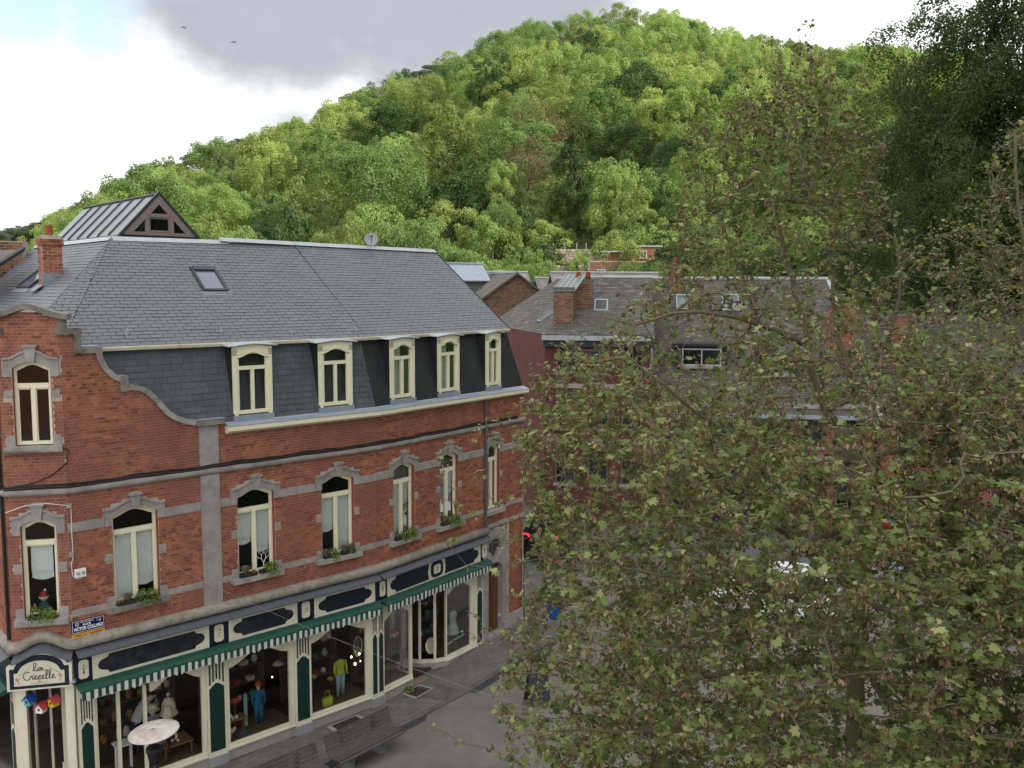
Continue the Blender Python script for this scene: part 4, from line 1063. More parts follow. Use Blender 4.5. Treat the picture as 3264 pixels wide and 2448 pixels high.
# corner entrance under the sign
for a, b in ((-1.14, -.95), (-.20, -.03)):
    MB().box(FC, a, b, -.16, .02, -.02, 2.98).build('entrance_post', M['cream_b'], bld)
MB().box(FC, -1.12, -.04, -1.2, -.0, -.05, .08).build('entrance_step', M['step'], bld)
d = MB(); d.box(FC, -.74, -.69, -1.0, -.94, .05, 2.9); d.box(FC, -.42, -.22, -.66, -.6, .05, 2.9); d.box(FC, -.95, -.91, -.6, -.5, .05, 2.9)
d.box(FC, -.9, -.3, -1.02, -.98, .05, .6)
do = d.build('entrance_door', M['cream_b'], bld); MB().box(FC, -.9, -.42, -1.0, -.995, .6, 2.7).build('pane', M['glass_shop'], do)
MB().box(FC, -.45, -.38, -.60, -.595, .78, .98).build('door_notice', M['yellow'] if 'yellow' in M else M['cream'], do)
# the sign board
sg = MB(); uc = -.64; us = [uc - .61 + 1.22*i/28 for i in range(29)]
def sgn_top(u, W_, z0, ris, sh): 
    x = abs(u - uc)/W_
    return z0 + (ris*math.sqrt(max(0, 1 - (x/sh)**2)) if x < sh else 0)
sign = None
def signlayer(W_, zb, zt, ris, v0, v1, m, parent, name, sh=.82):
    us = [uc - W_ + 2*W_*i/40 for i in range(41)]
    return MB().strip(FC, [(u, zb) for u in us], [(u, sgn_top(u, W_, zt, ris, sh)) for u in us], v0, v1).build(name, M[m], parent)
sign = signlayer(.62, 2.98, 3.50, .27, .0, .15, 'cream_b', bld, 'sign_board')
signlayer(.565, 3.02, 3.45, .27, .14, .157, 'navy', sign, 'sign_border')
M['sign_cream'] = mat('sign_cream', (.70, .64, .50), .55, .05, 6)
signlayer(.48, 3.085, 3.36, .24, .15, .163, 'sign_cream', sign, 'sign_face')

# handwriting "la Crecelle" (accent on the first e)
M['ink'] = mat('sign_ink', (.055, .065, .065), .6, .1, 10); M['petal'] = mat('sign_petal', (.45, .16, .17), .6, .15, 10); M['stem'] = mat('sign_stem', (.20, .24, .22), .6, .15, 10)
def L_l(h=1.0): return [(0, .05), (.10, .35*h), (.16, .75*h), (.13, h), (.06, .95*h), (.05, .5*h), (.07, .08), (.14, 0), (.22, .08)], .22
def L_e(): return [(0, .1), (.10, .2), (.17, .36), (.12, .44), (.05, .36), (.05, .14), (.12, 0), (.20, .02), (.26, .1)], .26
def L_a(): return [(.22, .36), (.12, .42), (.02, .3), (.0, .14), (.08, .02), (.18, .1), (.23, .4), (.23, .1), (.28, .02), (.34, .08)], .34
def L_C(): return [(.42, .78), (.34, .9), (.2, .86), (.06, .66), (.02, .4), (.08, .14), (.2, .0), (.34, .0), (.46, .12)], .46
def L_r(): return [(0, .1), (.06, .34), (.08, .44), (.13, .38), (.18, .40), (.19, .1), (.25, .02), (.3, .08)], .3
def L_c(): return [(.2, .36), (.12, .43), (.03, .32), (.02, .14), (.1, .0), (.2, .04), (.26, .1)], .26
def word(letters, u0, z0, sx, sz, rad):
    u = 0; pts = []
    for L in letters:
        p, w = L; pts += [(u + a, b) for a, b in p]; u += w*.92
    sm = []
    for i in range(len(pts) - 1):
        p0 = pts[max(0, i-1)]; p1 = pts[i]; p2 = pts[i+1]; p3 = pts[min(len(pts)-1, i+2)]
        for t in (0, .33, .66):
            sm.append(tuple(.5*((2*p1[k]) + (-p0[k]+p2[k])*t + (2*p0[k]-5*p1[k]+4*p2[k]-p3[k])*t*t + (-p0[k]+3*p1[k]-3*p2[k]+p3[k])*t**3) for k in (0, 1)))
    sm.append(pts[-1]); tot = max(p[0] for p in sm)
    return MB().tube([FC(u0 + a/tot*sx, .166, z0 + b*sz) for a, b in sm], rad, 5)
lw = word([L_l(), L_a()], uc - .12, 3.385, .23, .165, .0085); lw.build('sign_lettering', M['ink'], sign)
lw = word([L_C(), L_r(), L_e(), L_c(), L_e(), L_l(), L_l(), L_e()], uc - .31, 3.205, .62, .185, .0085)
lw.tube([FC(uc - .115, .166, 3.30), FC(uc - .095, .166, 3.325)], .005, 4); lw.build('sign_lettering', M['ink'], sign)
fl = MB(); st = MB()
for cu_, cz_, sc_ in ((uc - .42, 3.225, 1), (uc + .40, 3.255, 1), (uc, 3.14, .8)):
    for k in range(5):
        t = 2*math.pi*k/5 + .4; fl.prism(FC, [(cu_, cz_), (cu_ + .035*sc_*math.cos(t-.35), cz_ + .035*sc_*math.sin(t-.35)), (cu_ + .055*sc_*math.cos(t), cz_ + .055*sc_*math.sin(t)), (cu_ + .035*sc_*math.cos(t+.35), cz_ + .035*sc_*math.sin(t+.35))], .160, .1655)
for a, b in (((-.16, 3.145), (-.03, 3.125)), ((.16, 3.145), (.03, 3.125))): st.tube([FC(uc + a[0], .166, a[1]), FC(uc + (a[0]+b[0])/2, .166, 3.115), FC(uc + b[0], .166, b[1])], .005, 4)
for sg_ in (-1, 1):
    st.tube([FC(uc + sg_*.42, .166, 3.21), FC(uc + sg_*.39, .166, 3.15), FC(uc + sg_*.385, .166, 3.12)], .006, 4)
    for k in range(7):
        t = k/6; st.tube([FC(uc + sg_*(.38 - .2*t), .166, 3.30 + .16*t), FC(uc + sg_*(.365 - .2*t), .166, 3.325 + .16*t)], .005, 4)
fl.build('sign_flower', M['petal'], sign); st.build('sign_leaf', M['stem'], sign)

# ---------- the side door at the far end, with its stone surround
sd = MB(); sd.box(FB, 4.66, 4.91, -.12, .045, .1, 3.72); sd.box(FB, 5.66, 5.86, -.2, .045, .46, 3.6)
for z in (.62, 1.2, 1.8, 2.4, 3.0): sd.box(FB, 5.86, 6.03 - (.06 if int(z*10) % 4 else 0), -.1, .04, z, z+.32)
us_ = [4.91 + .75*i/14 for i in range(15)]
sd.strip(FB, [(u, 2.52 + .22*(1-((u-5.285)/.375)**2)) for u in us_], [(u, 3.15 - .30*bell((u-5.285)/.375)) for u in us_], -.15, .05)
sd.strip(FB, [(u, 3.40 + .13*bell((u-5.285)/.375)) for u in us_], [(u, 3.62 + .16*bell((u-5.285)/.375)) for u in us_], -.15, .05)
sd.prism(FB, [(5.19, 3.52), (5.38, 3.52), (5.42, 3.86), (5.15, 3.86)], -.05, .09)
ds = sd.build('door_surround', M['stone'], bld)
dd = MB().box(FB, 4.91, 5.66, -.22, -.16, .46, 2.75); dd.box(FB, 5.27, 5.31, -.16, -.14, .46, 2.75)
for u0 in (4.98, 5.36):
    for z0, z1 in ((.6, 1.1), (1.2, 2.4)): dd.box(FB, u0, u0+.24, -.16, -.145, z0, z1)
dd.build('side_door', M['wood_door'], bld)
MB().strip(FB, [(u, 3.15 - .30*bell((u-5.285)/.375)) for u in us_], [(u, 3.40 + .13*bell((u-5.285)/.375)) for u in us_], -.12, -.115).build('fanlight', M['glass'], bld)
MB().box(FB, 4.88, 5.72, -.2, .16, .30, .46).build('door_step', M['stone'], bld)
for a, b in ((6.05, 6.44), (6.445, 6.86), (5.74, 6.045)): MB().box(FB, a, b, -.05, .05, .25, .86).build('plinth_stone', M['plinth'], bld)
# downpipes
MB().tube([FB(4.74, .05, 7.95), FB(4.74, .06, 7.2), FB(4.74, .13, 7.1), FB(4.74, .06, 6.98), FB(4.74, .06, 4.02)], .045, 8).build('downpipe', M['pipe'], bld)
MB().tube([FB(6.74, .05, 3.4), FB(6.76, .06, .5)], .022, 6).build('white_conduit', M['plinth'], bld); MB().tube([FB(6.80, .07, 2.8), FB(6.79, .07, 1.6), FB(6.76, .09, .9), FB(6.80, .07, .5)], .02, 5).build('facade_cable', M['cable'], bld)
MB().tube([FD(-.12, .05, 10.4), FD(-.12, .05, 4.0)], .04, 6).build('downpipe', M['cable'], bld)
# twin socket with its lead
pu, pz = FA.hit(254, 1825); sb = MB().box(FA, pu-.11, pu+.11, -.0, .06, pz-.09, pz+.09); sb.box(FA, pu-.10, pu-.005, .06, .068, pz-.07, pz+.07); sb.box(FA, pu+.005, pu+.10, .06, .068, pz-.07, pz+.07)
so_ = sb.build('socket_box', M['white'], bld)
for k in (-.052, .052): MB().lathe(FA(pu+k, .07, pz), [(.034, -.003), (.034, .003), (.02, .003)], 10, tr=(Matrix.Rotation(FA.rot, 3, 'Z') @ Matrix.Rotation(R(90), 3, 'X'))).build('socket_face', M['plinth_blue'], so_)
q = [FA.hit(x, y) for x, y in ((258, 1832), (258, 1842), (245, 1845), (230, 1835), (226, 1800), (232, 1770), (227, 1700), (224, 1612))]
MB().tube([FA(u, .03, z) for u, z in q] + [FC(-.35, .1, 6.88), FC(-.75, .1, 6.86), FC(-1.14, .06, 6.72)], .008, 5).build('white_lead', M['white'], so_)
for x, y in ((219, 1612), (226, 1767)):
    u, z = FA.hit(x, y); MB().box(FA, u-.04, u+.045, 0, .04, z-.05, z+.05).build('junction_box', M['plinth_blue'], so_)
# street name plate
M['enamel'] = mat('navy_enamel', (.010, .012, .075), .25, .05, 4); M['enamel_y'] = mat('yellow_enamel', (.62, .36, .06), .3, .08, 8); M['enamel_w'] = mat('white_enamel', (.8, .8, .85), .3, .03, 4); M['enamel_o'] = mat('orange_letters', (.45, .12, .02), .4, .1, 8); M['flesh'] = mat('emblem_paint', (.6, .36, .30), .4, .1, 8); M['enamel_b'] = mat('emblem_blue', (.08, .14, .38), .4, .1, 8)
su, sz = FA.hit(280, 1990); sw_, sh_ = .335, .135
def TS(x, y, z=0): return FA(su + x, .028 + z, sz + y)
plate = MB().box(FA, su-sw_, su+sw_, .004, .026, sz-sh_, sz+sh_).build('street_name_plate', M['enamel'], bld)
rim = MB()
for a, b, c, d_ in ((-sw_+.012, sw_-.012, -sh_+.012, -sh_+.020), (-sw_+.012, sw_-.012, sh_-.020, sh_-.012), (-sw_+.012, -sw_+.020, -sh_+.02, sh_-.02), (sw_-.020, sw_-.012, -sh_+.02, sh_-.02)): rim.box(FA, su+a, su+b, .024, .029, sz+c, sz+d_)
rim.build('plate_rim', M['enamel_w'], plate)
text_mesh('VICTOR COLLARD', .098, 'plate_lettering', M['enamel_w'], plate, lambda x, y, z: TS(x, y - .052, z), bold=.004, w=.60)
text_mesh('PLACE', .056, 'plate_lettering', M['enamel_w'], plate, lambda x, y, z: TS(x - .03, y + .026, z), bold=.002)
text_mesh('Ville de Dinant', .045, 'plate_lettering', M['enamel_w'], plate, lambda x, y, z: TS(x - .03, y + .085, z), shear=.3)
MB().prism(FA, [(su-.265, sz+.10), (su-.265, sz+.03), (su-.225, sz-.0), (su-.185, sz+.03), (su-.185, sz+.10)], .024, .030).build('plate_shield', M['plinth_blue'], plate)
MB().prism(FA, [(su+.22, sz+.03), (su+.25, sz+.02), (su+.265, sz+.09), (su+.24, sz+.10)], .024, .031).build('plate_emblem', M['flesh'], plate); MB().box(FA, su+.17, su+.215, .024, .030, sz+.035, sz+.105).build('plate_emblem', M['enamel_b'], plate)
yp = MB().box(FA, su-sw_, su+sw_, .004, .024, sz-sh_-.095, sz-sh_-.008).build('yellow_plate', M['enamel_y'], plate)
for a, b in ((-.27, -.14), (-.10, -.06), (.02, .28)): MB().box(FA, su+a, su+b, .022, .026, sz-sh_-.07, sz-sh_-.035).build('plate_lettering', M['enamel_o'], plate)
# ================================================================== things on and around the shop
LEAFG = leafmat('planter_leaf', [(0, (.07, .14, .025)), (.5, (.14, .24, .045)), (1, (.26, .33, .08))], .6, .3, var=.2, scale=6)
DRY = leafmat('dry_grass', [(0, (.16, .13, .085)), (1, (.30, .26, .19))], .9, .15, var=.2, scale=6)
YEL = leafmat('yellow_bloom', [(0, (.35, .22, .04)), (1, (.30, .12, .03))], .8, .2, var=.2, scale=6)
M['planter'] = mat('black_planter', (.022, .022, .025), .7, .2, 8)
M['yellow'] = mat('yellow_card', (.65, .55, .10), .7, .1, 8)
def leaves(c, n, rx, ry, rz, size, droop=0, rng=RNG):
    """small four-sided leaves scattered in a half dome -> verts, faces"""
    c = np.array(c); d = rng.normal(size=(n, 3)); d /= np.linalg.norm(d, axis=1)[:, None]; d[:, 2] = np.abs(d[:, 2])
    p = d*np.array([rx, ry, rz])*(rng.uniform(.35, 1, (n, 1))**.6); p[:, 2] -= droop*(np.hypot(p[:, 0]/rx, p[:, 1]/ry)**2)*rz
    nrm = d + rng.normal(scale=.6, size=(n, 3)); nrm /= np.linalg.norm(nrm, axis=1)[:, None]
    t = np.cross(nrm, rng.normal(size=(n, 3))); t /= np.linalg.norm(t, axis=1)[:, None]; b = np.cross(nrm, t)
    s = size*rng.uniform(.6, 1.3, (n, 1)); q = c + p
    V = np.stack([q - t*s, q + b*s*.5, q + t*s, q - b*s*.5], 1).reshape(-1, 3); return V, np.arange(4*n).reshape(n, 4)
def blades(c, n, r, h, rng=RNG):
    c = np.array(c); a = rng.uniform(0, 2*np.pi, n); l = rng.uniform(.2, 1, n)
    base = c + np.stack([np.cos(a)*r*.2, np.sin(a)*r*.2, np.zeros(n)], 1); tip = c + np.stack([np.cos(a)*r*l, np.sin(a)*r*l, h*np.sqrt(1 - .6*l*l)], 1)
    w = np.stack([-np.sin(a), np.cos(a), np.zeros(n)], 1)*.004
    return np.stack([base - w, base + w, tip + w*.4, tip - w*.4], 1).reshape(-1, 3), np.arange(4*n).reshape(n, 4)
def planter(F, u0, u1, z, plants, label):
    t = thing('window_planter', label, 'planter', tuple(F((u0+u1)/2, .03, z)), 'planters on the first floor sills')
    mb = MB(); h = .085
    mb.box(F, u0, u1, -.03, -.018, z, z+h); mb.box(F, u0, u1, .085, .097, z, z+h); mb.box(F, u0, u0+.012, -.018, .085, z, z+h); mb.box(F, u1-.012, u1, -.018, .085, z, z+h); mb.box(F, u0+.012, u1-.012, -.018, .085, z, z+.06)
    mb.build('planter_box', M['planter'], t)
    for u, kind, r in plants:
        c = F(u, .035, z + .07)
        if kind == 'dry': np_mesh('grass_tuft', *blades(c, 260, r*1.25, r*1.5), DRY, t)
        elif kind == 'yel': np_mesh('flowers', *leaves(c, 70, r*1.3, r, r*1.1, .02), YEL, t)
        else: np_mesh('foliage', *leaves(c, 240, r*1.5, r*1.1, r*1.5, .030, .9), LEAFG, t)
zp = ZS - .02
planter(FA, -6.80, -6.42, zp, [(-6.74, 'yel', .08), (-6.58, 'dry', .12)], 'black planter with dry grass and yellow blooms under the nearly closed blinds by the corner')
planter(FA, -6.36, -5.98, zp, [(-6.25, 'leaf', .15), (-6.05, 'leaf', .14)], 'black planter with trailing green leaves on the sill nearest the street name plate')
planter(FA, -3.93, -3.52, zp, [(-3.80, 'dry', .14), (-3.58, 'yel', .07)], 'black planter with a dry grass tuft left of the white tree ornament')
planter(FA, -3.42, -3.03, zp, [(-3.20, 'leaf', .12), (-3.08, 'leaf', .14)], 'black planter with green leaves under the white tree ornament')
planter(FA, -1.64, -1.22, zp, [(-1.58, 'dry', .12), (-1.36, 'leaf', .13)], 'planter with brown tuft and green leaves, second sill right of the stone pillar')
planter(FA, -1.12, -.72, zp, [(-1.02, 'dry', .13), (-.80, 'dry', .12), (-.86, 'leaf', .08)], 'planter with two round dry tufts, second sill right of the stone pillar')
planter(FB, .70, 1.06, zp, [(.78, 'dry', .09), (.98, 'leaf', .10)], 'planter with small tuft on the sill above the fascia medallion')
planter(FB, 1.10, 1.48, zp, [(1.2, 'leaf', .14), (1.4, 'leaf', .15), (1.28, 'yel', .06)], 'planter with full green trailing plant on the sill above the fascia medallion')
planter(FB, 2.68, 3.04, zp, [(2.80, 'dry', .15), (2.98, 'leaf', .12)], 'planter with pale grass tuft on the last sill before the drainpipe')
planter(FB, 3.08, 3.42, zp, [(3.18, 'leaf', .13), (3.34, 'leaf', .14), (3.25, 'yel', .07)], 'planter with bushy green plant on the last sill before the drainpipe')
planter(FC, -.82, -.30, zp, [(-.66, 'leaf', .15), (-.45, 'leaf', .15), (-.34, 'yel', .08)], 'planter with bright green leaves on the chamfered corner window sill')
# white cut-out tree in the window
tr = thing('tree_ornament', 'white cut-out tree ornament standing in a first floor window', 'ornament', tuple(FA(-3.24, -.11, ZS + .05)))
mb = MB()
def ornament(u, z, ang, L, r, d):
    e = (u + L*math.sin(ang), z + L*math.cos(ang)); mb.tube([FA(u, -.115, z), FA(e[0], -.115, e[1])], [r, r*.7], 4)
    if d:
        for k in (-1, 1): ornament(*e, ang + k*random.uniform(.35, .65), L*.72, r*.68, d-1)
ornament(-3.24, ZS + .03, 0, .16, .014, 5); mb.build('cutout', M['white'], tr)
# figurines behind the corner window
M['red'] = mat('red_paint', (.42, .025, .03), .45, .1, 8); M['skin'] = mat('skin_paint', (.62, .40, .30), .6, .1, 8); M['teal'] = mat('teal_fabric', (.03, .10, .12), .8, .2, 8)
for (x, y, s, lab) in ((140, 1905, 1.0, 'taller figurine with red and white cap behind the corner window'), (107, 1945, .7, 'shorter figurine with red cap behind the corner window')):
    u, z = FC.hit(x, y, -.3); g = thing('figurine', lab, 'figurine', tuple(FC(u, -.3, z - .2*s)), 'figurines in the corner window')
    b = g.location.copy()
    MB().lathe(b, [(.10*s, -.12*s), (.11*s, 0), (.08*s, .1*s), (.03*s, .14*s)], 12).build('body', M['teal'], g, smooth=True)
    MB().ball(b + W3(0, 0, .2*s), .075*s, 10, 8).build('head', M['skin'], g, smooth=True)
    MB().lathe(b + W3(0, 0, .215*s), [(.095*s, 0), (.09*s, .03*s), (.07*s, .10*s), (.02*s, .15*s)], 12).build('cap', M['red'], g, smooth=True)
    MB().lathe(b + W3(0, 0, .205*s), [(.098*s, 0), (.103*s, .015*s), (.098*s, .03*s)], 12).build('cap_band', M['white'], g)
    MB().ball(b + W3(.03, 0, .37*s), .03*s, 8, 6).build('bobble', M['white'], g)
# bird houses hung in the corner entrance
def birdhouse(x, y, wall, roofc, label):
    u, z = FC.hit(x, y, .0); t = thing('bird_house', label, 'bird house', tuple(FC(u, .0, z - .1)), 'bird houses hung in the entrance')
    c = FC.p(u, 0, z); a = random.uniform(-.5, .9); X = Vector((math.cos(a), math.sin(a), 0)); Y = Vector((-X.y, X.x, 0))
    def T(p, q, r): return c + X*p + Y*q + W3(0, 0, r)
    MB().prism(T, [(-.075, -.10), (.075, -.10), (.085, .02), (0, .10), (-.085, .02)], -.075, .075).build('house_body', M[wall], t)
    rf = MB()
    for sg in (-1, 1): rf.prism(T, [(sg*.125, .0), (0, .125), (0, .105), (sg*.115, -.015)][::sg], -.105, .105)
    rf.build('roof', M[roofc], t)
    MB().lathe(T(0, -.08, -.02), [(.025, -.004), (.025, .004), (.001, .004)], 10, tr=Matrix.Rotation(a, 3, 'Z') @ Matrix.Rotation(R(90), 3, 'X')).build('painted_entry_hole', M['black'], t)  # black disc on the front paints the darkness of the opening
    MB().tube([T(0, 0, .11), T(0, 0, 2.96 - z)], .004, 4).build('string', M['cable'], t)
M['bblue'] = mat('bright_blue', (.02, .05, .28), .5, .1, 8); M['lblue'] = mat('light_blue', (.12, .36, .46), .5, .1, 8); M['pink'] = mat('pinkish_red', (.42, .05, .06), .5, .1, 8); M['byellow'] = mat('bright_yellow', (.72, .50, .02), .5, .1, 8)
birdhouse(94, 2231, 'lblue', 'bblue', 'light blue bird house with dark blue roof hung in the corner entrance')
birdhouse(131, 2255, 'white', 'pink', 'white bird house with red roof hung in the corner entrance')
birdhouse(171, 2235, 'byellow', 'pink', 'yellow bird house with red roof hung in the corner entrance')
# spotlight by the sign
sp = MB(); q = FC(-.02, .2, 3.08); sp.ball(q, .035, 8, 6); sp.tube([q, FC(.03, .05, 3.10)], .012, 5); sp.lathe(q, [(.02, 0), (.04, .07), (.035, .07)], 10, tr=Matrix.Rotation(R(70), 3, 'Y')); sp.build('spotlight', M['zinc'], bld)

# ---------- window display
def fabric(name, c, r=.85): return mat(name, c, r, .2, 9)
def hitv(F, x, y, v): u, z = F.hit(x, y, v); return u, z
def dressform(F, x, ytop, v, name, label, torso, bottom=None, hat=None, head=True, arms=True, H_=1.5, brim=None, zb=.40):
    """clothed shop mannequin, ytop = photo row of its head top"""
    u, zt = F.hit(x, ytop, v); c = F.p(u, v, 0); t = thing(name, label, 'mannequin', tuple(F(u, v, zb)))
    S = zt - zb; k = S/1.6; X = F.D; Y = F.N
    def ring(z, a, b): return [c + X*(a*math.cos(q)) + Y*(b*math.sin(q)) + W3(0, 0, z) for q in [2*math.pi*i/14 for i in range(14)]]
    def loft(prof):
        mb = MB(); vs = []
        for z, a, b in prof: vs += ring(zt - z*k, a*k, b*k)
        n = len(prof); mb.add(vs, [(i*14+j, i*14+(j+1) % 14, (i+1)*14+(j+1) % 14, (i+1)*14+j)[::-1] for i in range(n-1) for j in range(14)] + [tuple(range(14)), tuple(range((n-1)*14, n*14))[::-1]]); return mb
    if head: loft([(.02, .03, .03), (.05, .07, .08), (.12, .085, .10), (.19, .06, .07), (.23, .045, .045), (.30, .06, .055)]).build('head', M['mannequin'], t, smooth=True)
    loft([(.27, .07, .06), (.31, .17, .08), (.36, .205, .10), (.48, .17, .115), (.62, .14, .10), (.74, .17, .115), (.80, .185, .12)]).build('top', torso, t, smooth=True)
    if bottom:
        mb = MB()
        for sg in (-1, 1):
            mb.tube([c + X*(sg*.085*k) + W3(0, 0, zt - .76*k), c + X*(sg*.09*k) + W3(0, 0, zt - 1.15*k), c + X*(sg*.10*k) + W3(0, 0, max(zb + .02, zt - 1.55*k))], [.10*k, .075*k, .06*k], 8)
        mb.build('trousers', bottom, t, smooth=True)
    else: loft([(.72, .16, .11), (.85, .21, .16), (1.05, .25, .20), (1.12, .26, .21)]).build('skirt', torso, t, smooth=True)
    if arms:
        for sg in (-1, 1): MB().tube([c + X*(sg*.19*k) + W3(0, 0, zt - .35*k), c + X*(sg*.25*k) + W3(0, 0, zt - .6*k), c + X*(sg*.23*k) + Y*(.08*k) + W3(0, 0, zt - .82*k)], [.055*k, .048*k, .035*k], 7).build('sleeve', torso, t, smooth=True)
    if hat: loft([(-.04, .02, .02), (-.03, .08, .08), (.02, .115, .12), (.08, .12, .125), (.12, .09, .10)]).build('hat', hat, t, smooth=True)
    if brim: loft([(.10, .10, .11), (.105, .17, .18), (.12, .18, .19), (.125, .1, .1)]).build('hat_brim', brim, t, smooth=True)
    MB().tube([c + W3(0, 0, zt - 1.1*k), c + W3(0, 0, zb)], .015, 6).build('stand', M['black'], t)
    return t
M['mannequin'] = mat('mannequin_white', (.62, .58, .52), .5, .05, 5)
f_ = {n: fabric(n, c) for n, c in dict(lime=(.42, .50, .05), denim=(.30, .40, .48), blue_cloth=(.02, .14, .28), orange_wool=(.50, .07, .02), pale=(.42, .55, .55), blackdot=(.02, .022, .03), cream_cloth=(.62, .55, .44), straw=(.62, .52, .36), greytop=(.22, .24, .26), teal_scarf=(.22, .40, .38), redhat=(.5, .04, .04)).items()}
dressform(FA, 822, 2175, -.55, 'mannequin', 'mannequin in blue dungarees and white blouse with orange wool hat in shop window', f_['blue_cloth'], f_['blue_cloth'], hat=f_['orange_wool'])
u_, z_ = FA.hit(823, 2210, -.44); cl = thing('scarf', 'pale teal scarf hanging on a rail beside the blue dungarees mannequin', 'scarf', tuple(FA(u_-.32, -.5, z_ - .5)))
MB().box(FA, u_-.36, u_-.28, -.52, -.48, z_-.75, z_+.05).build('cloth', f_['teal_scarf'], cl); MB().tube([FA(u_-.5, -.5, z_+.07), FA(u_-.1, -.5, z_+.07)], .01, 5).build('rail', M['pipe'], cl)
dressform(FA, 1084, 2078, -.5, 'mannequin', 'headless mannequin in lime green jacket and pale jeans in shop window', f_['lime'], f_['denim'], head=False)
dressform(FB, 1255, 2008, -.5, 'mannequin', 'mannequin in dark dotted dress with red hat and white brim', f_['blackdot'], hat=f_['redhat'], brim=f_['cream_cloth'])
dressform(FB, 1443, 1925, -.45, 'mannequin', 'headless dress form in pale teal dress beside the side door', f_['pale'], head=False, arms=False)
dressform(FA, 486, 2248, -.5, 'mannequin', 'bust with straw hat and grey top behind the patio heater', f_['greytop'], hat=f_['straw'], brim=f_['straw'], arms=False)
# white quilted cones on a stand
u_, z_ = FA.hit(536, 2222, -.45); t = thing('lamp_shade_display', 'tall off-white bell shaped cover with small knob in shop window', 'display', tuple(FA(u_, -.45, z_ - .45)))
MB().lathe(FA(u_, -.45, z_ - .40), [(.21, 0), (.20, .02), (.165, .10), (.15, .25), (.10, .36), (.03, .40)], 16).build('cover', f_['cream_cloth'], t, smooth=True); MB().ball(FA(u_, -.45, z_ + .07), .045, 8, 6).build('knob', f_['pale'], t); MB().tube([FA(u_, -.45, .4), FA(u_, -.45, z_-.4)], .02, 6).build('stand', M['black'], t)
t2 = thing('lamp_shade_display', 'shorter off-white rounded cover in front of the bell shaped one', 'display', tuple(FA(u_-.12, -.33, z_ - .5)))
MB().lathe(FA(u_-.10, -.27, z_ - .42), [(.11, 0), (.12, .08), (.11, .2), (.06, .28), (.01, .30)], 14).build('cover', f_['cream_cloth'], t2, smooth=True); MB().tube([FA(u_-.10, -.27, .4), FA(u_-.10, -.27, z_-.42)], .02, 6).build('stand', M['black'], t2)
# bunch of white balls on a wooden table
def table(F, u0, u1, v0, v1, z, label, m='floorwood2'):
    t = thing('display_table', label, 'table', tuple(F((u0+u1)/2, (v0+v1)/2, .4)))
    MB().box(F, u0, u1, v0, v1, z-.04, z).build('table_top', M[m], t)
    for u in (u0+.03, u1-.06):
        for v in (v0+.03, v1-.06): MB().box(F, u, u+.03, v, v+.03, .4, z-.04).build('leg', M[m], t)
M['floorwood2'] = mat('table_wood', (.22, .10, .04), .6, .25, 8)
table(FA, -5.75, -5.05, -.85, -.3, .72, 'small wooden display table with white bead spray in shop window')
t = thing('bead_spray', 'spray of white balls on wooden table in the shop window', 'ornament', tuple(FA(-5.5, -.5, .72)))
mb = MB()
for i in range(26):
    z = random.random(); r = .13*(1-z) + .04; a = random.uniform(0, 6.28); mb.ball(FA(-5.5 + r*math.cos(a), -.5 + r*math.sin(a), .76 + z*.38), .035, 8, 6)
mb.build('balls', M['mannequin'], t, smooth=True)
# shelves
def shelf(F, u0, u1, v, z, label, m='floorwood2', cat='shelf'):
    t = thing('display_shelf', label, cat, tuple(F((u0+u1)/2, v, .4))); MB().box(F, u0, u1, v-.22, v+.1, z-.035, z).build('board', M[m], t)
    for u in (u0+.02, u1-.05): MB().box(F, u, u+.03, v-.1, v, .4, z-.035).build('upright', M[m], t)
shelf(FA, -4.22, -3.65, -.45, .80, 'brown wooden shelf with white cups beside the dungarees mannequin'); shelf(FB, .35, 1.15, -.42, .72, 'reddish wooden shelf below the dotted dress mannequin'); shelf(FA, -6.75, -6.35, -.6, 1.02, 'white edged glass shelf inside the left display', 'white')
CUPS = ['white cup at the orange ball end of the brown shelf', 'white cup under the stacked cup, farther from the orange ball', 'white cup stacked on top of two others', 'white cup standing apart at the open end of the brown shelf']
for i, (du, dz) in enumerate(((.08, 0), (.20, 0), (.14, .07), (.30, 0))):
    t = MB().lathe(FA(-4.2 + du, -.42, .80 + dz), [(.028, 0), (.042, .07), (.038, .07), (.024, .01)], 12).build('cup', M['white'], None); tag(t, CUPS[i], 'cup', 'white cups on the shelf')
# bags, flowers, toys
def bag(F, x, y, v, c, label):
    u, z = F.hit(x, y, v); t = thing('handbag', label, 'bag', tuple(F(u, v, z - .16)))
    mb = MB(); vs = []
    for zz, a, b in ((-.16, .12, .06), (-.1, .15, .085), (.05, .155, .075), (.12, .15, .05)): vs += [F(u + a*math.copysign(abs(math.cos(q))**.6, math.cos(q)), v + b*math.copysign(abs(math.sin(q))**.6, math.sin(q)), z + zz) for q in [2*math.pi*i/16 for i in range(16)]]
    mb.add(vs, [(i*16+j, i*16+(j+1) % 16, (i+1)*16+(j+1) % 16, (i+1)*16+j)[::-1] for i in range(3) for j in range(16)] + [tuple(range(16))]); mb.build('bag_body', c, t, smooth=True)
    MB().tube([F(u-.08, v, z+.11), F(u-.06, v, z+.28), F(u+.06, v, z+.28), F(u+.08, v, z+.11)], .01, 6).build('handle', c, t)
bag(FA, 1044, 2236, -.28, f_['lime'], 'lime yellow handbag at the foot of the lime jacket mannequin')
bag(FB, 1296, 2112, -.40, M['mannequin'], 'white bag beside the reddish wooden shelf')
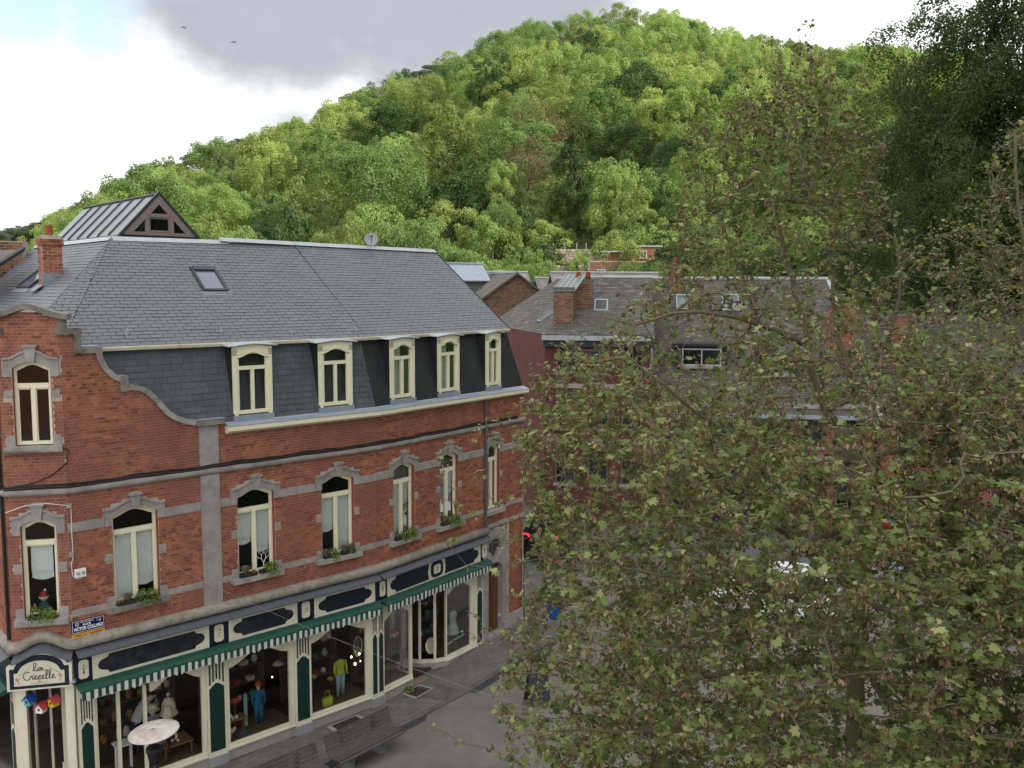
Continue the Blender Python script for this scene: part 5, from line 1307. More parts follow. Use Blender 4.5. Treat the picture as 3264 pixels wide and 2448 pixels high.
for x, y, r, lab in ((998, 2160, .09, 'yellow flower bunch beside the lime jacket mannequin'), (1052, 2166, .08, 'lime yellow hat on stand beside the lime jacket')):
    u, z = FA.hit(x, y, -.45); t = thing('flower_bunch', lab, 'flowers', tuple(FA(u, -.45, z - .2))); np_mesh('blooms', *leaves(FA(u, -.45, z), 60, r, r, r, .03), leafmat('lime_bloom', [(0, (.45, .42, .05)), (1, (.55, .55, .12))], .8, .2), t); MB().tube([FA(u, -.45, z), FA(u, -.45, .42)], .012, 5).build('stem', M['black'], t)
for x, y, c, lab in ((748, 2234, 'orange_wool', 'orange woollen ball beside the white cups'), (771, 2342, 'blue_cloth', 'blue and orange toy bird low in the shop window'), (738, 2330, 'cream_cloth', 'white twig ornament low in the shop window')):
    u, z = FA.hit(x, y, -.35); t = thing('toy', lab, 'ornament', tuple(FA(u, -.35, max(.4, z-.1))))
    mb = MB().ball(FA(u, -.35, z), .075, 10, 8, sq=(1, .8, .8)); mb.ball(FA(u+.07, -.33, z+.05), .04, 8, 6); mb.tube([FA(u-.06, -.35, z), FA(u-.15, -.36, z+.03)], [.03, .012], 6); mb.tube([FA(u, -.35, z), FA(u, -.35, .40)], .008, 5); mb.build('body', f_[c], t, smooth=True)
u, z = FB.hit(1374, 2058, -.35); t = thing('round_tray', 'large pale round tray leaning in the canted bay', 'tray', tuple(FB(u, -.35, z - .22)))
MB().lathe(FB(u, -.35, z), [(.235, -.012), (.24, 0), (.235, .014), (.20, .006), (.01, .004)], 24, tr=Matrix.Rotation(FB.rot, 3, 'Z') @ Matrix.Rotation(R(78), 3, 'X')).build('tray', f_['cream_cloth'], t, smooth=True)
for i, (x, y) in enumerate(((1452, 2035), (1470, 2025), (1430, 2050))):
    u, z = FB.hit(x, y, -.4); t = thing('shoe', ['grey shoe under the pale teal dress, between the other two', 'grey shoe under the pale teal dress, nearest the pilaster', 'grey shoe under the pale teal dress, nearest the round tray'][i], 'shoe', tuple(FB(u, -.4, z-.05)), 'shoes under the pale dress'); MB().tube([FB(u-.1, -.4, z-.02), FB(u, -.38, z-.01), FB(u+.1, -.36, z+.03)], [.035, .03, .045], 8).build('shoe_body', f_['pale'], t, smooth=True); MB().tube([FB(u+.09, -.36, z), FB(u+.09, -.36, .4)], .008, 5).build('heel', M['black'], t)
# lit lamps in the shop
M['bulb'] = mat('lit_bulb', (1, .8, .5), .3, 0, emit=((1, .72, .36), 5))
def pend(F, x, y, v, r, label, shade=False):
    u, z = F.hit(x, y, v); t = thing('pendant_lamp', label, 'lamp', tuple(F(u, v, z)), None if shade else 'bare bulbs lit in the shop')
    MB().ball(F(u, v, z), r, 10, 8, sq=(1, 1, 1.3)).build('bulb', M['bulb'], t, smooth=True); MB().tube([F(u, v, z + r*1.2), F(u, v, 2.75)], .006, 4).build('cord', M['black'], t)
    if shade: MB().lathe(F(u, v, z+.01), [(.15, 0), (.06, .07), (.03, .10), (.02, .09), (.13, 0)], 14).build('shade', f_['straw'], t, smooth=True)
pend(FA, 886, 2118, -.9, .035, 'lit pendant lamp with conical straw shade in shop window', True)
for x, y, r, lb_ in ((868, 2158, .018, 'tiny bare bulb below the straw shade lamp'), (1145, 2084, .028, 'highest glowing bare bulb before the oval mirror'), (1120, 2094, .026, 'glowing bare bulb nearest the lime jacket'), (1132, 2116, .034, 'largest and lowest glowing bare bulb by the mirror'), (1149, 2107, .016, 'smallest glowing bare bulb by the oval mirror')): pend(FA, x, y, -.9, r, lb_)
u, z = FA.hit(1141, 2060, -1.0); t = thing('oval_mirror', 'dark oval mirror with pale frame behind the glowing bulbs', 'mirror', tuple(FA(u, -1.0, z-.3)))
MB().tube([FA(u + .13*math.cos(q), -1.0, z + .28*math.sin(q)) for q in [2*math.pi*i/24 for i in range(25)]], .02, 6).build('frame', M['mannequin'], t, smooth=True); MB().prism(FA, [(u + .125*math.cos(q), z + .275*math.sin(q)) for q in [2*math.pi*i/20 for i in range(20)]], -1.01, -1.0).build('mirror_glass', M['skyglass'], t); MB().tube([FA(u, -1.0, z-.28), FA(u, -1.0, .4)], .02, 6).build('stand', M['black'], t)
# stock on shelves at the back of the shop
STK = {'box': [('brown cardboard box', (.16, .09, .05)), ('red gift box', (.25, .03, .03)), ('cream box', (.5, .44, .34)), ('teal box', (.05, .18, .19))], 'jar': [('white jar', (.55, .54, .5)), ('amber jar', (.3, .14, .03)), ('green jar', (.06, .16, .07))], 'vase': [('pale vase', (.5, .5, .46)), ('blue vase', (.04, .09, .25))]}
SMAT = {n: fabric('stock_' + n.replace(' ', '_'), c, .6) for k in STK.values() for n, c in k}
rs = random.Random(21)
for F, a, b, v in ((FA, -7.1, -5.0, -1.45), (FA, -4.3, -2.65, -1.4), (FA, -2.0, -.4, -1.45), (FB, .4, 1.3, -1.2), (FB, 3.0, 4.1, -1.2)):
    sh = thing('shop_shelving', 'dark wooden shelving with goods behind the ' + {-7.1: 'patio heater', -4.3: 'dungarees mannequin', -2.0: 'lime jacket mannequin', .4: 'dotted dress mannequin', 3.0: 'pale teal dress'}[a], 'shelving', tuple(F((a+b)/2, v, .2)))
    for z in (.75, 1.2, 1.65, 2.1): MB().box(F, a, b, v-.25, v+.08, z-.03, z).build('shelf_board', M['floorwood'], sh)
    for u in (a, b-.03): MB().box(F, u, u+.03, v-.25, v+.08, .2, 2.5).build('upright', M['floorwood'], sh)
    for z in (.75, 1.2, 1.65, 2.1):
        u = a + .12
        while u < b - .15:
            k = rs.choice(['box', 'jar', 'jar', 'vase', 'box']); n, c = rs.choice(STK[k]); w = rs.uniform(.05, .11); h = rs.uniform(.1, .26)
            if k == 'box':
                o = MB().box(F, u-w, u+w, v-.12, v+.03, z, z+h*.7); o.box(F, u-w-.006, u+w+.006, v-.126, v+.036, z+h*.55, z+h*.72)
            elif k == 'jar': o = MB().lathe(F(u, v-.04, z), [(w*.8, 0), (w*.85, .01), (w*.85, h*.7), (w*.6, h*.8), (w*.6, h*.9), (w*.62, h)], 12)
            else: o = MB().lathe(F(u, v-.04, z), [(w*.45, 0), (w*.85, h*.35), (w*.7, h*.7), (w*.3, h), (w*.42, h*1.12), (w*.36, h*1.12), (w*.25, h)], 12)
            tag(o.build(k if k != 'box' else 'storage_box', SMAT[n], None, smooth=k != 'box'), n + ' standing on the shop shelves', k, n + 's on the shop shelves')
            u += w*2 + rs.uniform(.05, .2)
# customer bending over in the shop
def person():
    u, z = FA.hit(430, 2300, -1.25); b = FA.p(u, -1.25, .2); X, Y = FA.D, FA.N
    t = thing('person', 'person in white shirt and dark trousers bending forward inside the shop', 'person', tuple(b))
    P_ = lambda a, y, zz: X*a + Y*y + W3(0, 0, zz)
    pts = {'pel': (P_(0, 0, .92), .13), 'sp': (P_(.10, .02, 1.10), .12), 'ch': (P_(.22, .03, 1.28), .14), 'nk': (P_(.33, .05, 1.40), .055), 'hd': (P_(.42, .07, 1.46), .095), 'ht': (P_(.47, .08, 1.54), .08),
           'ls': (P_(.24, .19, 1.30), .07), 'le': (P_(.36, .23, 1.05), .048), 'lw': (P_(.55, .18, .98), .035), 'lh': (P_(.63, .17, .98), .035), 'rs': (P_(.24, -.14, 1.30), .07), 're': (P_(.38, -.18, 1.06), .048), 'rw': (P_(.56, -.10, 1.0), .035), 'rh': (P_(.64, -.09, 1.0), .035),
           'lp': (P_(0, .10, .86), .10), 'lk': (P_(.04, .11, .48), .07), 'la': (P_(.0, .11, .08), .045), 'lf': (P_(.16, .12, .03), .035), 'rp': (P_(0, -.10, .86), .10), 'rk': (P_(.05, -.11, .48), .07), 'ra': (P_(-.02, -.11, .08), .045), 'rf': (P_(.14, -.12, .03), .035)}
    names = list(pts); ix = {n: i for i, n in enumerate(names)}
    ed = [('pel', 'sp'), ('sp', 'ch'), ('ch', 'nk'), ('nk', 'hd'), ('hd', 'ht'), ('ch', 'ls'), ('ls', 'le'), ('le', 'lw'), ('lw', 'lh'), ('ch', 'rs'), ('rs', 're'), ('re', 'rw'), ('rw', 'rh'), ('pel', 'lp'), ('lp', 'lk'), ('lk', 'la'), ('la', 'lf'), ('pel', 'rp'), ('rp', 'rk'), ('rk', 'ra'), ('ra', 'rf')]
    me = bpy.data.meshes.new('body'); me.from_pydata([pts[n][0] for n in names], [(ix[a], ix[c]) for a, c in ed], [])
    ob = bpy.data.objects.new('body', me); COL.objects.link(ob)
    md = ob.modifiers.new('skin', 'SKIN')
    for i, n in enumerate(names): me.skin_vertices[0].data[i].radius = (pts[n][1], pts[n][1]); me.skin_vertices[0].data[i].use_root = n == 'pel'
    ob.modifiers.new('sub', 'SUBSURF').levels = 2
    dg = bpy.context.evaluated_depsgraph_get(); m2 = bpy.data.meshes.new_from_object(ob.evaluated_get(dg)); bpy.data.objects.remove(ob)
    for m in (M['skin'], M['shirt'], M['trouser'], M['hair']): m2.materials.append(m)
    for p in m2.polygons:
        q = p.center; p.use_smooth = True
        a = q.dot(X)
        p.material_index = 0 if (a > .31 and q.z > 1.38) or (a > .50) else (1 if q.z > .95 and a < .52 else 2)
        if p.material_index == 0 and q.z > 1.50: p.material_index = 3
        if p.material_index == 0 and a < .52 and q.z < 1.2: p.material_index = 0 if a > .5 else 1
    o2 = bpy.data.objects.new('body', m2); COL.objects.link(o2); o2.parent = t
M['shirt'] = mat('white_shirt', (.62, .60, .62), .9, .1, 6); M['trouser'] = mat('navy_trousers', (.015, .018, .035), .9, .2, 6); M['hair'] = mat('brown_hair', (.05, .028, .018), .8, .2, 12)
person()

# ---------- patio heater
hc = ground(490, 2330, 2.12); t = thing('patio_heater', 'patio heater with round whitish reflector in front of the shop', 'heater', (hc.x, hc.y, street_z(hc.x, hc.y) + .05))
tilt = Matrix.Rotation(R(-5), 3, 'Y') @ Matrix.Rotation(R(3), 3, 'X')
M['reflector'] = mat('dusty_aluminium', (.62, .57, .52), .65, .22, 5, metal=0, coord='Object', col2=(.40, .34, .30), n2scale=2.2)
MB().lathe(hc, [(.5, -.025), (.51, -.01), (.49, 0), (.33, .035), (.15, .055), (.02, .06), (.02, .05), (.3, .02), (.46, -.018)], 40, tr=tilt).build('reflector', M['reflector'], t, smooth=True)
for k in range(3):
    a = 2*math.pi*k/3 + .5; MB().tube([hc + W3(.30*math.cos(a), .30*math.sin(a), .0), hc + W3(.14*math.cos(a), .14*math.sin(a), -.38)], .014, 6).build('strut', M['black'], t)
mb = MB()
prof = [(.17, -.36), (.165, -.40), (.12, -.62), (.10, -.70), (.09, -.70), (.14, -.42), (.15, -.37)]
mb.lathe(hc, prof, 20)
for k in range(3): mb.lathe(hc + W3(0, 0, -.42 - .07*k), [(.172 - .03*k, -.012), (.178 - .03*k, 0), (.172 - .03*k, .012)], 20)
mb.build('burner', M['black'], t, smooth=True)
gz = street_z(hc.x, hc.y) + .05
MB().tube([hc + W3(0, 0, -.70), W3(hc.x, hc.y, gz + .7)], .032, 8).build('pole', M['pipe'], t); MB().lathe((hc.x, hc.y, gz), [(.24, 0), (.24, .06), (.19, .08), (.19, .68), (.15, .74), (.04, .76)], 20).build('gas_housing', M['black'], t, smooth=True)

# ---------- benches
M['bench_wood'] = mat('bench_wood', (.072, .056, .048), .75, .3, 7, .3, 40, coord='World', col2=(.085, .075, .068), n2scale=3)
M['concrete'] = mat('bench_concrete', (.20, .20, .21), .85, .15, 6)
def bench(p, ang, L, label):
    z0 = street_z(p[0], p[1]); t = thing('park_bench', label, 'bench', (p[0], p[1], z0), 'benches in front of the shop')
    a = R(ang); D = Vector((math.sin(a), math.cos(a), 0)); N = Vector((D.y, -D.x, 0)); o = Vector((p[0], p[1], z0))
    def T(u, v, z): return o + D*u + N*v + W3(0, 0, z)
    prof = [(.50, .40), (.41, .425), (.32, .42), (.23, .415), (.14, .43), (.06, .475), (.01, .56), (-.03, .65), (-.065, .74), (-.10, .83)]
    for i, (v, z) in enumerate(prof):
        q = prof[min(i+1, len(prof)-1)]; pv = prof[max(0, i-1)]; d = Vector((q[0]-pv[0], q[1]-pv[1])).normalized(); n = Vector((-d.y, d.x))
        if n.y < 0: n = -n
        hw = .039; th = .03; e = random.uniform(-.01, .01)
        c = [(v - d.x*hw, z - d.y*hw), (v + d.x*hw, z + d.y*hw), (v + d.x*hw + n.x*th, z + d.y*hw + n.y*th), (v - d.x*hw + n.x*th, z - d.y*hw + n.y*th)]
        vs = [T(u, *q) for u in (e, L + e) for q in c]
        MB().add(vs, [(0, 1, 5, 4), (1, 2, 6, 5), (2, 3, 7, 6), (3, 0, 4, 7), (3, 2, 1, 0), (4, 5, 6, 7)]).build('slat', M['bench_wood'], t)
    for u in (.42, L - .62):
        MB().box(T, u, u+.20, .02, .30, 0, .36).build('foot', M['concrete'], t)
        mb = MB(); mb.box(T, u+.05, u+.15, .0, .47, .36, .40); mb.add([T(u+.05, -.0, .40), T(u+.15, -.0, .40), T(u+.15, -.13, .84), T(u+.05, -.13, .84), T(u+.05, -.04, .40), T(u+.15, -.04, .40), T(u+.15, -.16, .84), T(u+.05, -.16, .84)], [(0, 1, 2, 3), (7, 6, 5, 4), (0, 3, 7, 4), (1, 5, 6, 2), (3, 2, 6, 7)]); mb.build('bracket', M['black'], t)
        MB().lathe(T(u+.1, .302, .19), [(.02, -.004), (.02, .006), (.005, .006)], 8, tr=Matrix.Rotation(math.pi/2 - a, 3, 'Z') @ Matrix.Rotation(R(90), 3, 'X')).build('bolt', M['black'], t)
bench((-4.30, 20.66), 39, 2.06, 'dark slatted wooden bench on concrete feet in front of the shop window with lime jacket')
bench((-5.85, 18.93), 43.5, 2.06, 'dark slatted wooden bench on concrete feet nearer the patio heater')
# ---------- cellar gratings with stone frames and a weed
M['grate'] = mat('rusty_grating', (.045, .036, .03), .8, .3, 10)
def grating(corners, label):
    c = [Vector((q.x, q.y, 0)) for q in corners]; m = sum(c, Vector())/4; z = street_z(m.x, m.y) + .066
    t = thing('cellar_grating', label, 'grating', (m.x, m.y, z), 'cellar gratings along the shopfront')
    def T(a, b, h=0): q = c[0].lerp(c[1], a).lerp(c[3].lerp(c[2], a), b); return W3(q.x, q.y, z + h)
    fr = MB(); w = .07
    for a0, a1, b0, b1 in ((0, 1, 0, w*1.4), (0, 1, 1-w*1.4, 1), (0, w, w*1.4, 1-w*1.4), (1-w, 1, w*1.4, 1-w*1.4)): fr.add([T(a0, b0, .012), T(a1, b0, .012), T(a1, b1, .012), T(a0, b1, .012), T(a0, b0, -.02), T(a1, b0, -.02), T(a1, b1, -.02), T(a0, b1, -.02)], [(0, 1, 2, 3), (4, 5, 1, 0), (5, 6, 2, 1), (6, 7, 3, 2), (7, 4, 0, 3)])
    fr.build('stone_frame', M['stone'], t); MB().add([T(w, .1, .004), T(1-w, .1, .004), T(1-w, .9, .004), T(w, .9, .004)], [(0, 1, 2, 3)]).build('pit_shade_sheet', M['slate_under'], t)  # flat dark sheet under the bars, the unlit hollow painted in
    for i in range(9):
        b = .13 + i*.09; MB().tube([T(w, b, .008), T(1-w, b, .008)], .011, 4).build('bar', M['grate'], t)
def bz(x, y): return ground(900 + .226*x, 2150 + .226*y, .06)
grating([bz(1690, 280), bz(1880, 345), bz(2135, 195), bz(1925, 148)], 'stone framed cellar grating with a green weed beside the shop entrance')
grating([bz(630, 745), bz(770, 830), bz(1180, 625), bz(1065, 572)], 'stone framed cellar grating behind the bench')
wq = bz(1790, 235); t = thing('weed', 'small bright green weed growing beside a cellar grating', 'plant', tuple(wq)); np_mesh('leaves', *leaves(wq, 90, .16, .14, .16, .04), LEAFG, t); MB().tube([wq, wq + W3(0, 0, .1)], .008, 5).build('stem', M['wood_door'], t)
# ---------- litter bin with blue bag, and an A-board
lb = ground(1765, 2005, .45); z0 = street_z(lb.x, lb.y); t = thing('litter_bin', 'litter bin stand with hanging blue bag on the pavement corner', 'bin', (lb.x, lb.y, z0))
for sx in (-.22, .22): MB().tube([(lb.x+sx, lb.y, z0), (lb.x+sx, lb.y, z0+.95)], .022, 6).build('post', M['pipe'], t)
M['bluebag'] = mat('blue_bag', (.02, .08, .28), .45, .2, 8)
MB().lathe((lb.x, lb.y, z0), [(.13, .36), (.17, .42), (.20, .7), (.19, .88), (.215, .93), (.20, .94), (.17, .86), (.15, .5)], 16).build('bag', M['bluebag'], t, smooth=True); MB().lathe((lb.x, lb.y, z0), [(.22, .90), (.235, .92), (.22, .94)], 16).build('ring', M['black'], t)
ab = ground(1712, 2248, 0); z0 = street_z(ab.x, ab.y); t = thing('pavement_board', 'dark folding advertising board standing on the square under the branches', 'board', (ab.x, ab.y, z0))
def TBd(u, v, z): a = R(25); return W3(ab.x + u*math.cos(a) - v*math.sin(a), ab.y + u*math.sin(a) + v*math.cos(a), z0 + z)
M['board'] = mat('chalkboard', (.035, .038, .048), .6, .2, 6)
for sg in (-1, 1):
    p0, p1 = sg*.26, sg*.02; vs = [TBd(-.29, p0, 0), TBd(.29, p0, 0), TBd(.29, p1, .92), TBd(-.29, p1, .92), TBd(-.29, p0-.03*sg, 0), TBd(.29, p0-.03*sg, 0), TBd(.29, p1-.03*sg, .92), TBd(-.29, p1-.03*sg, .92)]
    MB().add(vs, [(0, 1, 2, 3), (7, 6, 5, 4), (0, 4, 5, 1), (3, 2, 6, 7), (0, 3, 7, 4), (1, 5, 6, 2)]).build('board_leaf', M['board'], t)
# ---------- cars
M['carblack'] = mat('black_car_paint', (.008, .008, .010), .18, .05, 3, spec=.7); M['carwhite'] = mat('white_car_paint', (.75, .76, .78), .2, .03, 3, spec=.6); M['carsilver'] = mat('silver_car_paint', (.42, .45, .50), .25, .03, 3, metal=.5, spec=.6); M['carred'] = mat('red_car_paint', (.32, .012, .014), .2, .05, 3, spec=.6)
M['carglass'] = mat('car_glass', (.012, .014, .016), .06, 0, spec=.9); M['tyre'] = mat('tyre', (.012, .012, .012), .9, .1, 8); M['rim'] = mat('wheel_rim', (.4, .4, .42), .35, .05, 8, metal=.8); M['tail'] = mat('tail_light', (.5, .01, .01), .2, 0); M['taillit'] = mat('tail_light_lit', (.7, .02, .03), .2, 0, emit=((1, .03, .05), 1.6)); M['headl'] = mat('headlight', (.7, .72, .75), .1, 0)
M['plate'] = mat('number_plate', (.7, .7, .68), .4, .05, 8)
def car(p, yaw, paint, label, lit=False):
    z0 = street_z(p[0], p[1]) + .01; t = thing('parked_car', label, 'car', (p[0], p[1], z0), 'cars on the square and street')
    c, s = math.cos(yaw), math.sin(yaw)
    def T(x, y, z): return W3(p[0] + x*c - y*s, p[1] + x*s + y*c, z0 + z)   # x = forward
    L = 4.1
    sec = []   # body sections along x: (x, half width low, half width high, z low, z belt)
    for x, wl, wb, zl, zb in ((-2.03, .72, .66, .38, .80), (-1.95, .80, .76, .28, .92), (-1.5, .84, .82, .22, .95), (-.5, .86, .84, .20, .93), (.6, .86, .83, .20, .90), (1.15, .85, .80, .20, .86), (1.75, .80, .70, .22, .72), (2.0, .68, .58, .32, .60), (2.07, .60, .52, .38, .52)):
        sec.append([(x, -wl, zl), (x, -wl-.01, (zl+zb)/2), (x, -wb, zb), (x, -wb*.5, zb+.03), (x, wb*.5, zb+.03), (x, wb, zb), (x, wl+.01, (zl+zb)/2), (x, wl, zl)])
    mb = MB(); n = len(sec); mb.add([T(*q) for r in sec for q in r], [(i*8+j, (i+1)*8+j, (i+1)*8+(j+1) % 8, i*8+(j+1) % 8) for i in range(n-1) for j in range(8)] + [tuple(range(8))[::-1], tuple(range((n-1)*8, n*8))])
    mb.build('body', M[paint], t, smooth=False)
    cab = []
    for x, w, z in ((-1.98, .70, .90), (-1.62, .58, 1.40), (-.9, .60, 1.48), (-.1, .60, 1.47), (.35, .57, 1.38), (1.12, .72, .90)): cab.append([(x, -w-.06*(z < 1)*0, z), (x, w, z)])
    lowx = [-1.98, -1.75, -.9, -.1, .75, 1.12]
    mb = MB(); vs = []
    for (a, b), lx in zip(cab, lowx): vs += [T(*a), T(*b), T(lx, -.80 if -1.9 < lx < 1.1 else -.70, .92), T(lx, .80 if -1.9 < lx < 1.1 else .70, .92)]
    fs = []
    for i in range(5): fs += [(4*i, 4*i+4, 4*i+5, 4*i+1), (4*i, 4*i+2, 4*i+6, 4*i+4), (4*i+1, 4*i+5, 4*i+7, 4*i+3)]
    mb.add(vs, fs); mb.build('greenhouse', M['carglass'], t)
    mb = MB(); rf = [(-1.64, .585), (-.9, .605), (-.1, .605), (.36, .575)]; zz = [1.405, 1.488, 1.478, 1.388]
    mb.add([T(x, -w, z) for (x, w), z in zip(rf, zz)] + [T(x, w, z) for (x, w), z in zip(rf, zz)] + [T(x, -w, z+.02) for (x, w), z in zip(rf, zz)] + [T(x, w, z+.02) for (x, w), z in zip(rf, zz)],
           [(8+i, 9+i, 13+i, 12+i) for i in range(3)] + [(i, i+1, 9+i, 8+i) for i in range(3)] + [(5+i, 4+i, 12+i, 13+i) for i in range(3)] + [(0, 8, 12, 4), (3, 7, 15, 11)]); mb.build('roof', M[paint], t)
    for sg in (-1, 1):
        for x, xx in ((-1.60, -1.95), (-.45, -.5), (.36, 1.1)): MB().tube([T(x, sg*.60, 1.42 if x < 0 else 1.38), T(xx, sg*.79, .92)], .035, 5).build('pillar', M[paint], t)
        for x in (-1.32, 1.28):
            w = MB().lathe(T(x, sg*.80, .31), [(.31, -.09), (.315, 0), (.31, .09), (.22, .095), (.21, .06), (.05, .05)] if sg < 0 else [(.05, -.05), (.21, -.06), (.22, -.095), (.31, -.09), (.315, 0), (.31, .09)], 20, tr=Matrix.Rotation(yaw, 3, 'Z') @ Matrix.Rotation(R(90), 3, 'X')).build('wheel', M['tyre'], t, smooth=True)
            MB().lathe(T(x, sg*.865, .31), [(.2, -.01), (.2, .01), (.05, .015)], 14, tr=Matrix.Rotation(yaw, 3, 'Z') @ Matrix.Rotation(R(90), 3, 'X')).build('rim', M['rim'], w)
        MB().add([T(-2.02, sg*.45, .74), T(-1.99, sg*.73, .74), T(-1.93, sg*.76, .98), T(-1.99, sg*.55, .98), T(-1.96, sg*.45, .74), T(-1.93, sg*.72, .74), T(-1.88, sg*.72, .98), T(-1.93, sg*.55, .98)], [(0, 1, 2, 3), (7, 6, 5, 4), (0, 4, 5, 1), (1, 5, 6, 2), (2, 6, 7, 3), (3, 7, 4, 0)]).build('tail_light', M['taillit' if lit else 'tail'], t)
        MB().ball(T(1.93, sg*.56, .58), .11, 10, 8, sq=(1, 1, .7)).build('headlight', M['headl'], t, smooth=True); MB().ball(T(.72, sg*.92, .98), .09, 8, 6, sq=(1, 1, .7)).build('wing_mirror', M[paint], t, smooth=True)
    MB().box(lambda u, v, z: T(v, u, z), -.26, .26, -2.075, -2.06, .55, .66).build('number_plate', M['plate'], t); MB().box(lambda u, v, z: T(v, u, z), -.74, .74, -2.08, -1.98, .33, .46).build('bumper', M['black'], t)
car((1.55, 36.6), R(80), 'carblack', 'black car with glowing red tail light on the street behind the corner', True)
car((8.6, 29.5), R(158), 'carwhite', 'white car parked behind the plane tree')
car((12.9, 31.6), R(150), 'carsilver', 'silver car parked beside the white car behind the tree')
car((14.6, 35.4), R(160), 'carred', 'red car parked beyond the silver car')
# ================================================================== houses behind
OLD = [(0, (.070, .066, .062)), (.5, (.094, .089, .082)), (.85, (.118, .112, .102)), (1, (.18, .172, .158))]
M['oldslate'] = mat('old_slate', None, .75, .25, 1.0, .2, 40, stops=OLD, isl='island', coord='World', col2=(.10, .085, .06), n2scale=.6)
M['oldslate_pale'] = mat('old_pale_slate', (.24, .22, .20), .8, .35, 2.5, .3, 12, coord='World', col2=(.17, .15, .12), n2scale=1.2)
M['redpaint'] = mat('maroon_painted_wall', (.115, .036, .036), .8, .3, 2, coord='World')
M['brownbrick'] = mat('old_brown_brick', None, .9, .3, 2, .3, 40, coord='World', stops=[(0, (.10, .05, .032)), (.5, (.19, .088, .05)), (1, (.26, .135, .08))], isl='island')
M['redbrick2'] = mat('far_red_brick', None, .9, .25, 2, .3, 40, coord='World', stops=[(0, (.16, .05, .035)), (.5, (.24, .08, .05)), (1, (.29, .10, .065))], isl='island')
M['orange_wall'] = mat('orange_brick', (.22, .10, .06), .9, .2, 3, coord='World'); M['render'] = mat('grey_render', (.12, .115, .105), .9, .25, 2, coord='World')
M['whitetrim'] = mat('white_trim', (.42, .43, .45), .6, .1, 5, coord='World')
def winrect(F, u0, u1, z0, z1, parent, fm='whitetrim', v=.0):
    f = MB(); w = .06
    f.box(F, u0, u0+w, v-.03, v+.03, z0, z1); f.box(F, u1-w, u1, v-.03, v+.03, z0, z1); f.box(F, u0+w, u1-w, v-.03, v+.03, z0, z0+w); f.box(F, u0+w, u1-w, v-.03, v+.03, z1-w, z1); f.box(F, (u0+u1)/2-.025, (u0+u1)/2+.025, v-.03, v+.025, z0+w, z1-w)
    o = f.build('window', M[fm], parent); MB().box(F, u0+w, u1-w, v-.02, v+.005, z0+w, z1-w).build('pane', M['carglass'], o); MB().box(F, u0-.08, u1+.08, v-.05, v+.10, z0-.12, z0).build('sill', M['stone'], o)
def brickface(F, u0, u1, z0, z1f, parent, m, v=0, ch=.075, L=.225):
    """courses of bricks as one part; z1f(u) roof line"""
    mb = MB(); n = 0; z = z0
    zmax = max(z1f(u0 + (u1-u0)*k/20) for k in range(21))
    while z < zmax:
        u = u0 - (L/2 if n % 2 else 0)
        while u < u1:
            a, b = max(u, u0), min(u+L, u1); c = (a+b)/2
            if b - a > .03 and z + ch < z1f(c): mb.add([F(a+.006, v+.008, z+.006), F(b-.006, v+.008, z+.006), F(b-.006, v+.008, z+ch-.006), F(a+.006, v+.008, z+ch-.006)], [(0, 1, 2, 3)])
            u += L
        z += ch; n += 1
    mb.build('brick_courses', M[m], parent, kind='stuff')
def slates_on(pts, parent, e=.14, w=.26, m='oldslate'):
    global slates
    slates = []
    ex = (pts[1]-pts[0]).normalized(); n = None
    for q in pts[2:]:
        c = ex.cross(q - pts[0])
        if c.length > .1: n = c.normalized(); break
    if n.z < 0: n = -n
    ey = n.cross(ex).normalized(); loc = [((q-pts[0]).dot(ex), (q-pts[0]).dot(ey)) for q in pts]
    slate_plane(pts[0], ex, ey, loc, e, w, h=.014)
    mb = MB()
    for q in slates: mb.add(q, SLF)
    mb.build('roof_slates', M[m], parent, kind='stuff')
def slab(pts, name, m, parent, th=.06):
    n = (pts[1]-pts[0]).cross(pts[2]-pts[0]).normalized()
    if n.z < 0: n = -n
    k = len(pts); MB().add(list(pts) + [q - n*th for q in pts], [tuple(range(k)), tuple(range(k, 2*k))[::-1]] + [(i, k+i, k+(i+1) % k, (i+1) % k) for i in range(k)]).build(name, M[m], parent)
def stack(c, a, w, d, z0, z1, parent, m='redbrick2', pots=2, cap=True):
    F = Frame(c, a); o = MB().box(F, -w/2, w/2, -d/2, d/2, z0, z1).build('chimney', M['mortar'], parent)
    for (fr, hw, hd) in ((F, w/2, d/2), (Frame(c, a - 90), d/2, w/2), (Frame(c, a + 90), d/2, w/2)): brickface(fr, -hw, hw, z0, lambda u: z1 + .02, o, m, v=hd)
    if cap: MB().box(F, -w/2-.05, w/2+.05, -d/2-.05, d/2+.05, z1, z1+.12).build('chimney_cap', M['render'], o)
    for i in range(pots): MB().lathe(F((i+.5)*w/pots - w/2, 0, z1+.12), [(.12, 0), (.10, .3), (.115, .34), (.08, .34), (.08, .1)], 10).build('chimney_pot', M['terracotta'], o, smooth=True)
def sky_on(px, pts, w, h, parent):
    n = (pts[1]-pts[0]).cross(pts[2]-pts[0]).normalized()
    if n.z < 0: n = -n
    q = ray_plane(*px, pts[0], n); ex = (pts[1]-pts[0]).normalized(); ey = n.cross(ex).normalized()
    def T(u, v, z): return q + ex*u + ey*z + n*v
    f = MB(); f.box(T, -w/2, -w/2+.06, 0, .09, 0, h); f.box(T, w/2-.06, w/2, 0, .09, 0, h); f.box(T, -w/2, w/2, 0, .09, -.06, 0); f.box(T, -w/2, w/2, 0, .10, h-.1, h)
    o = f.build('skylight', M['zinc'], parent); MB().box(T, -w/2+.06, w/2-.06, .04, .05, 0, h-.1).build('pane', M['lantern_glass'], o)

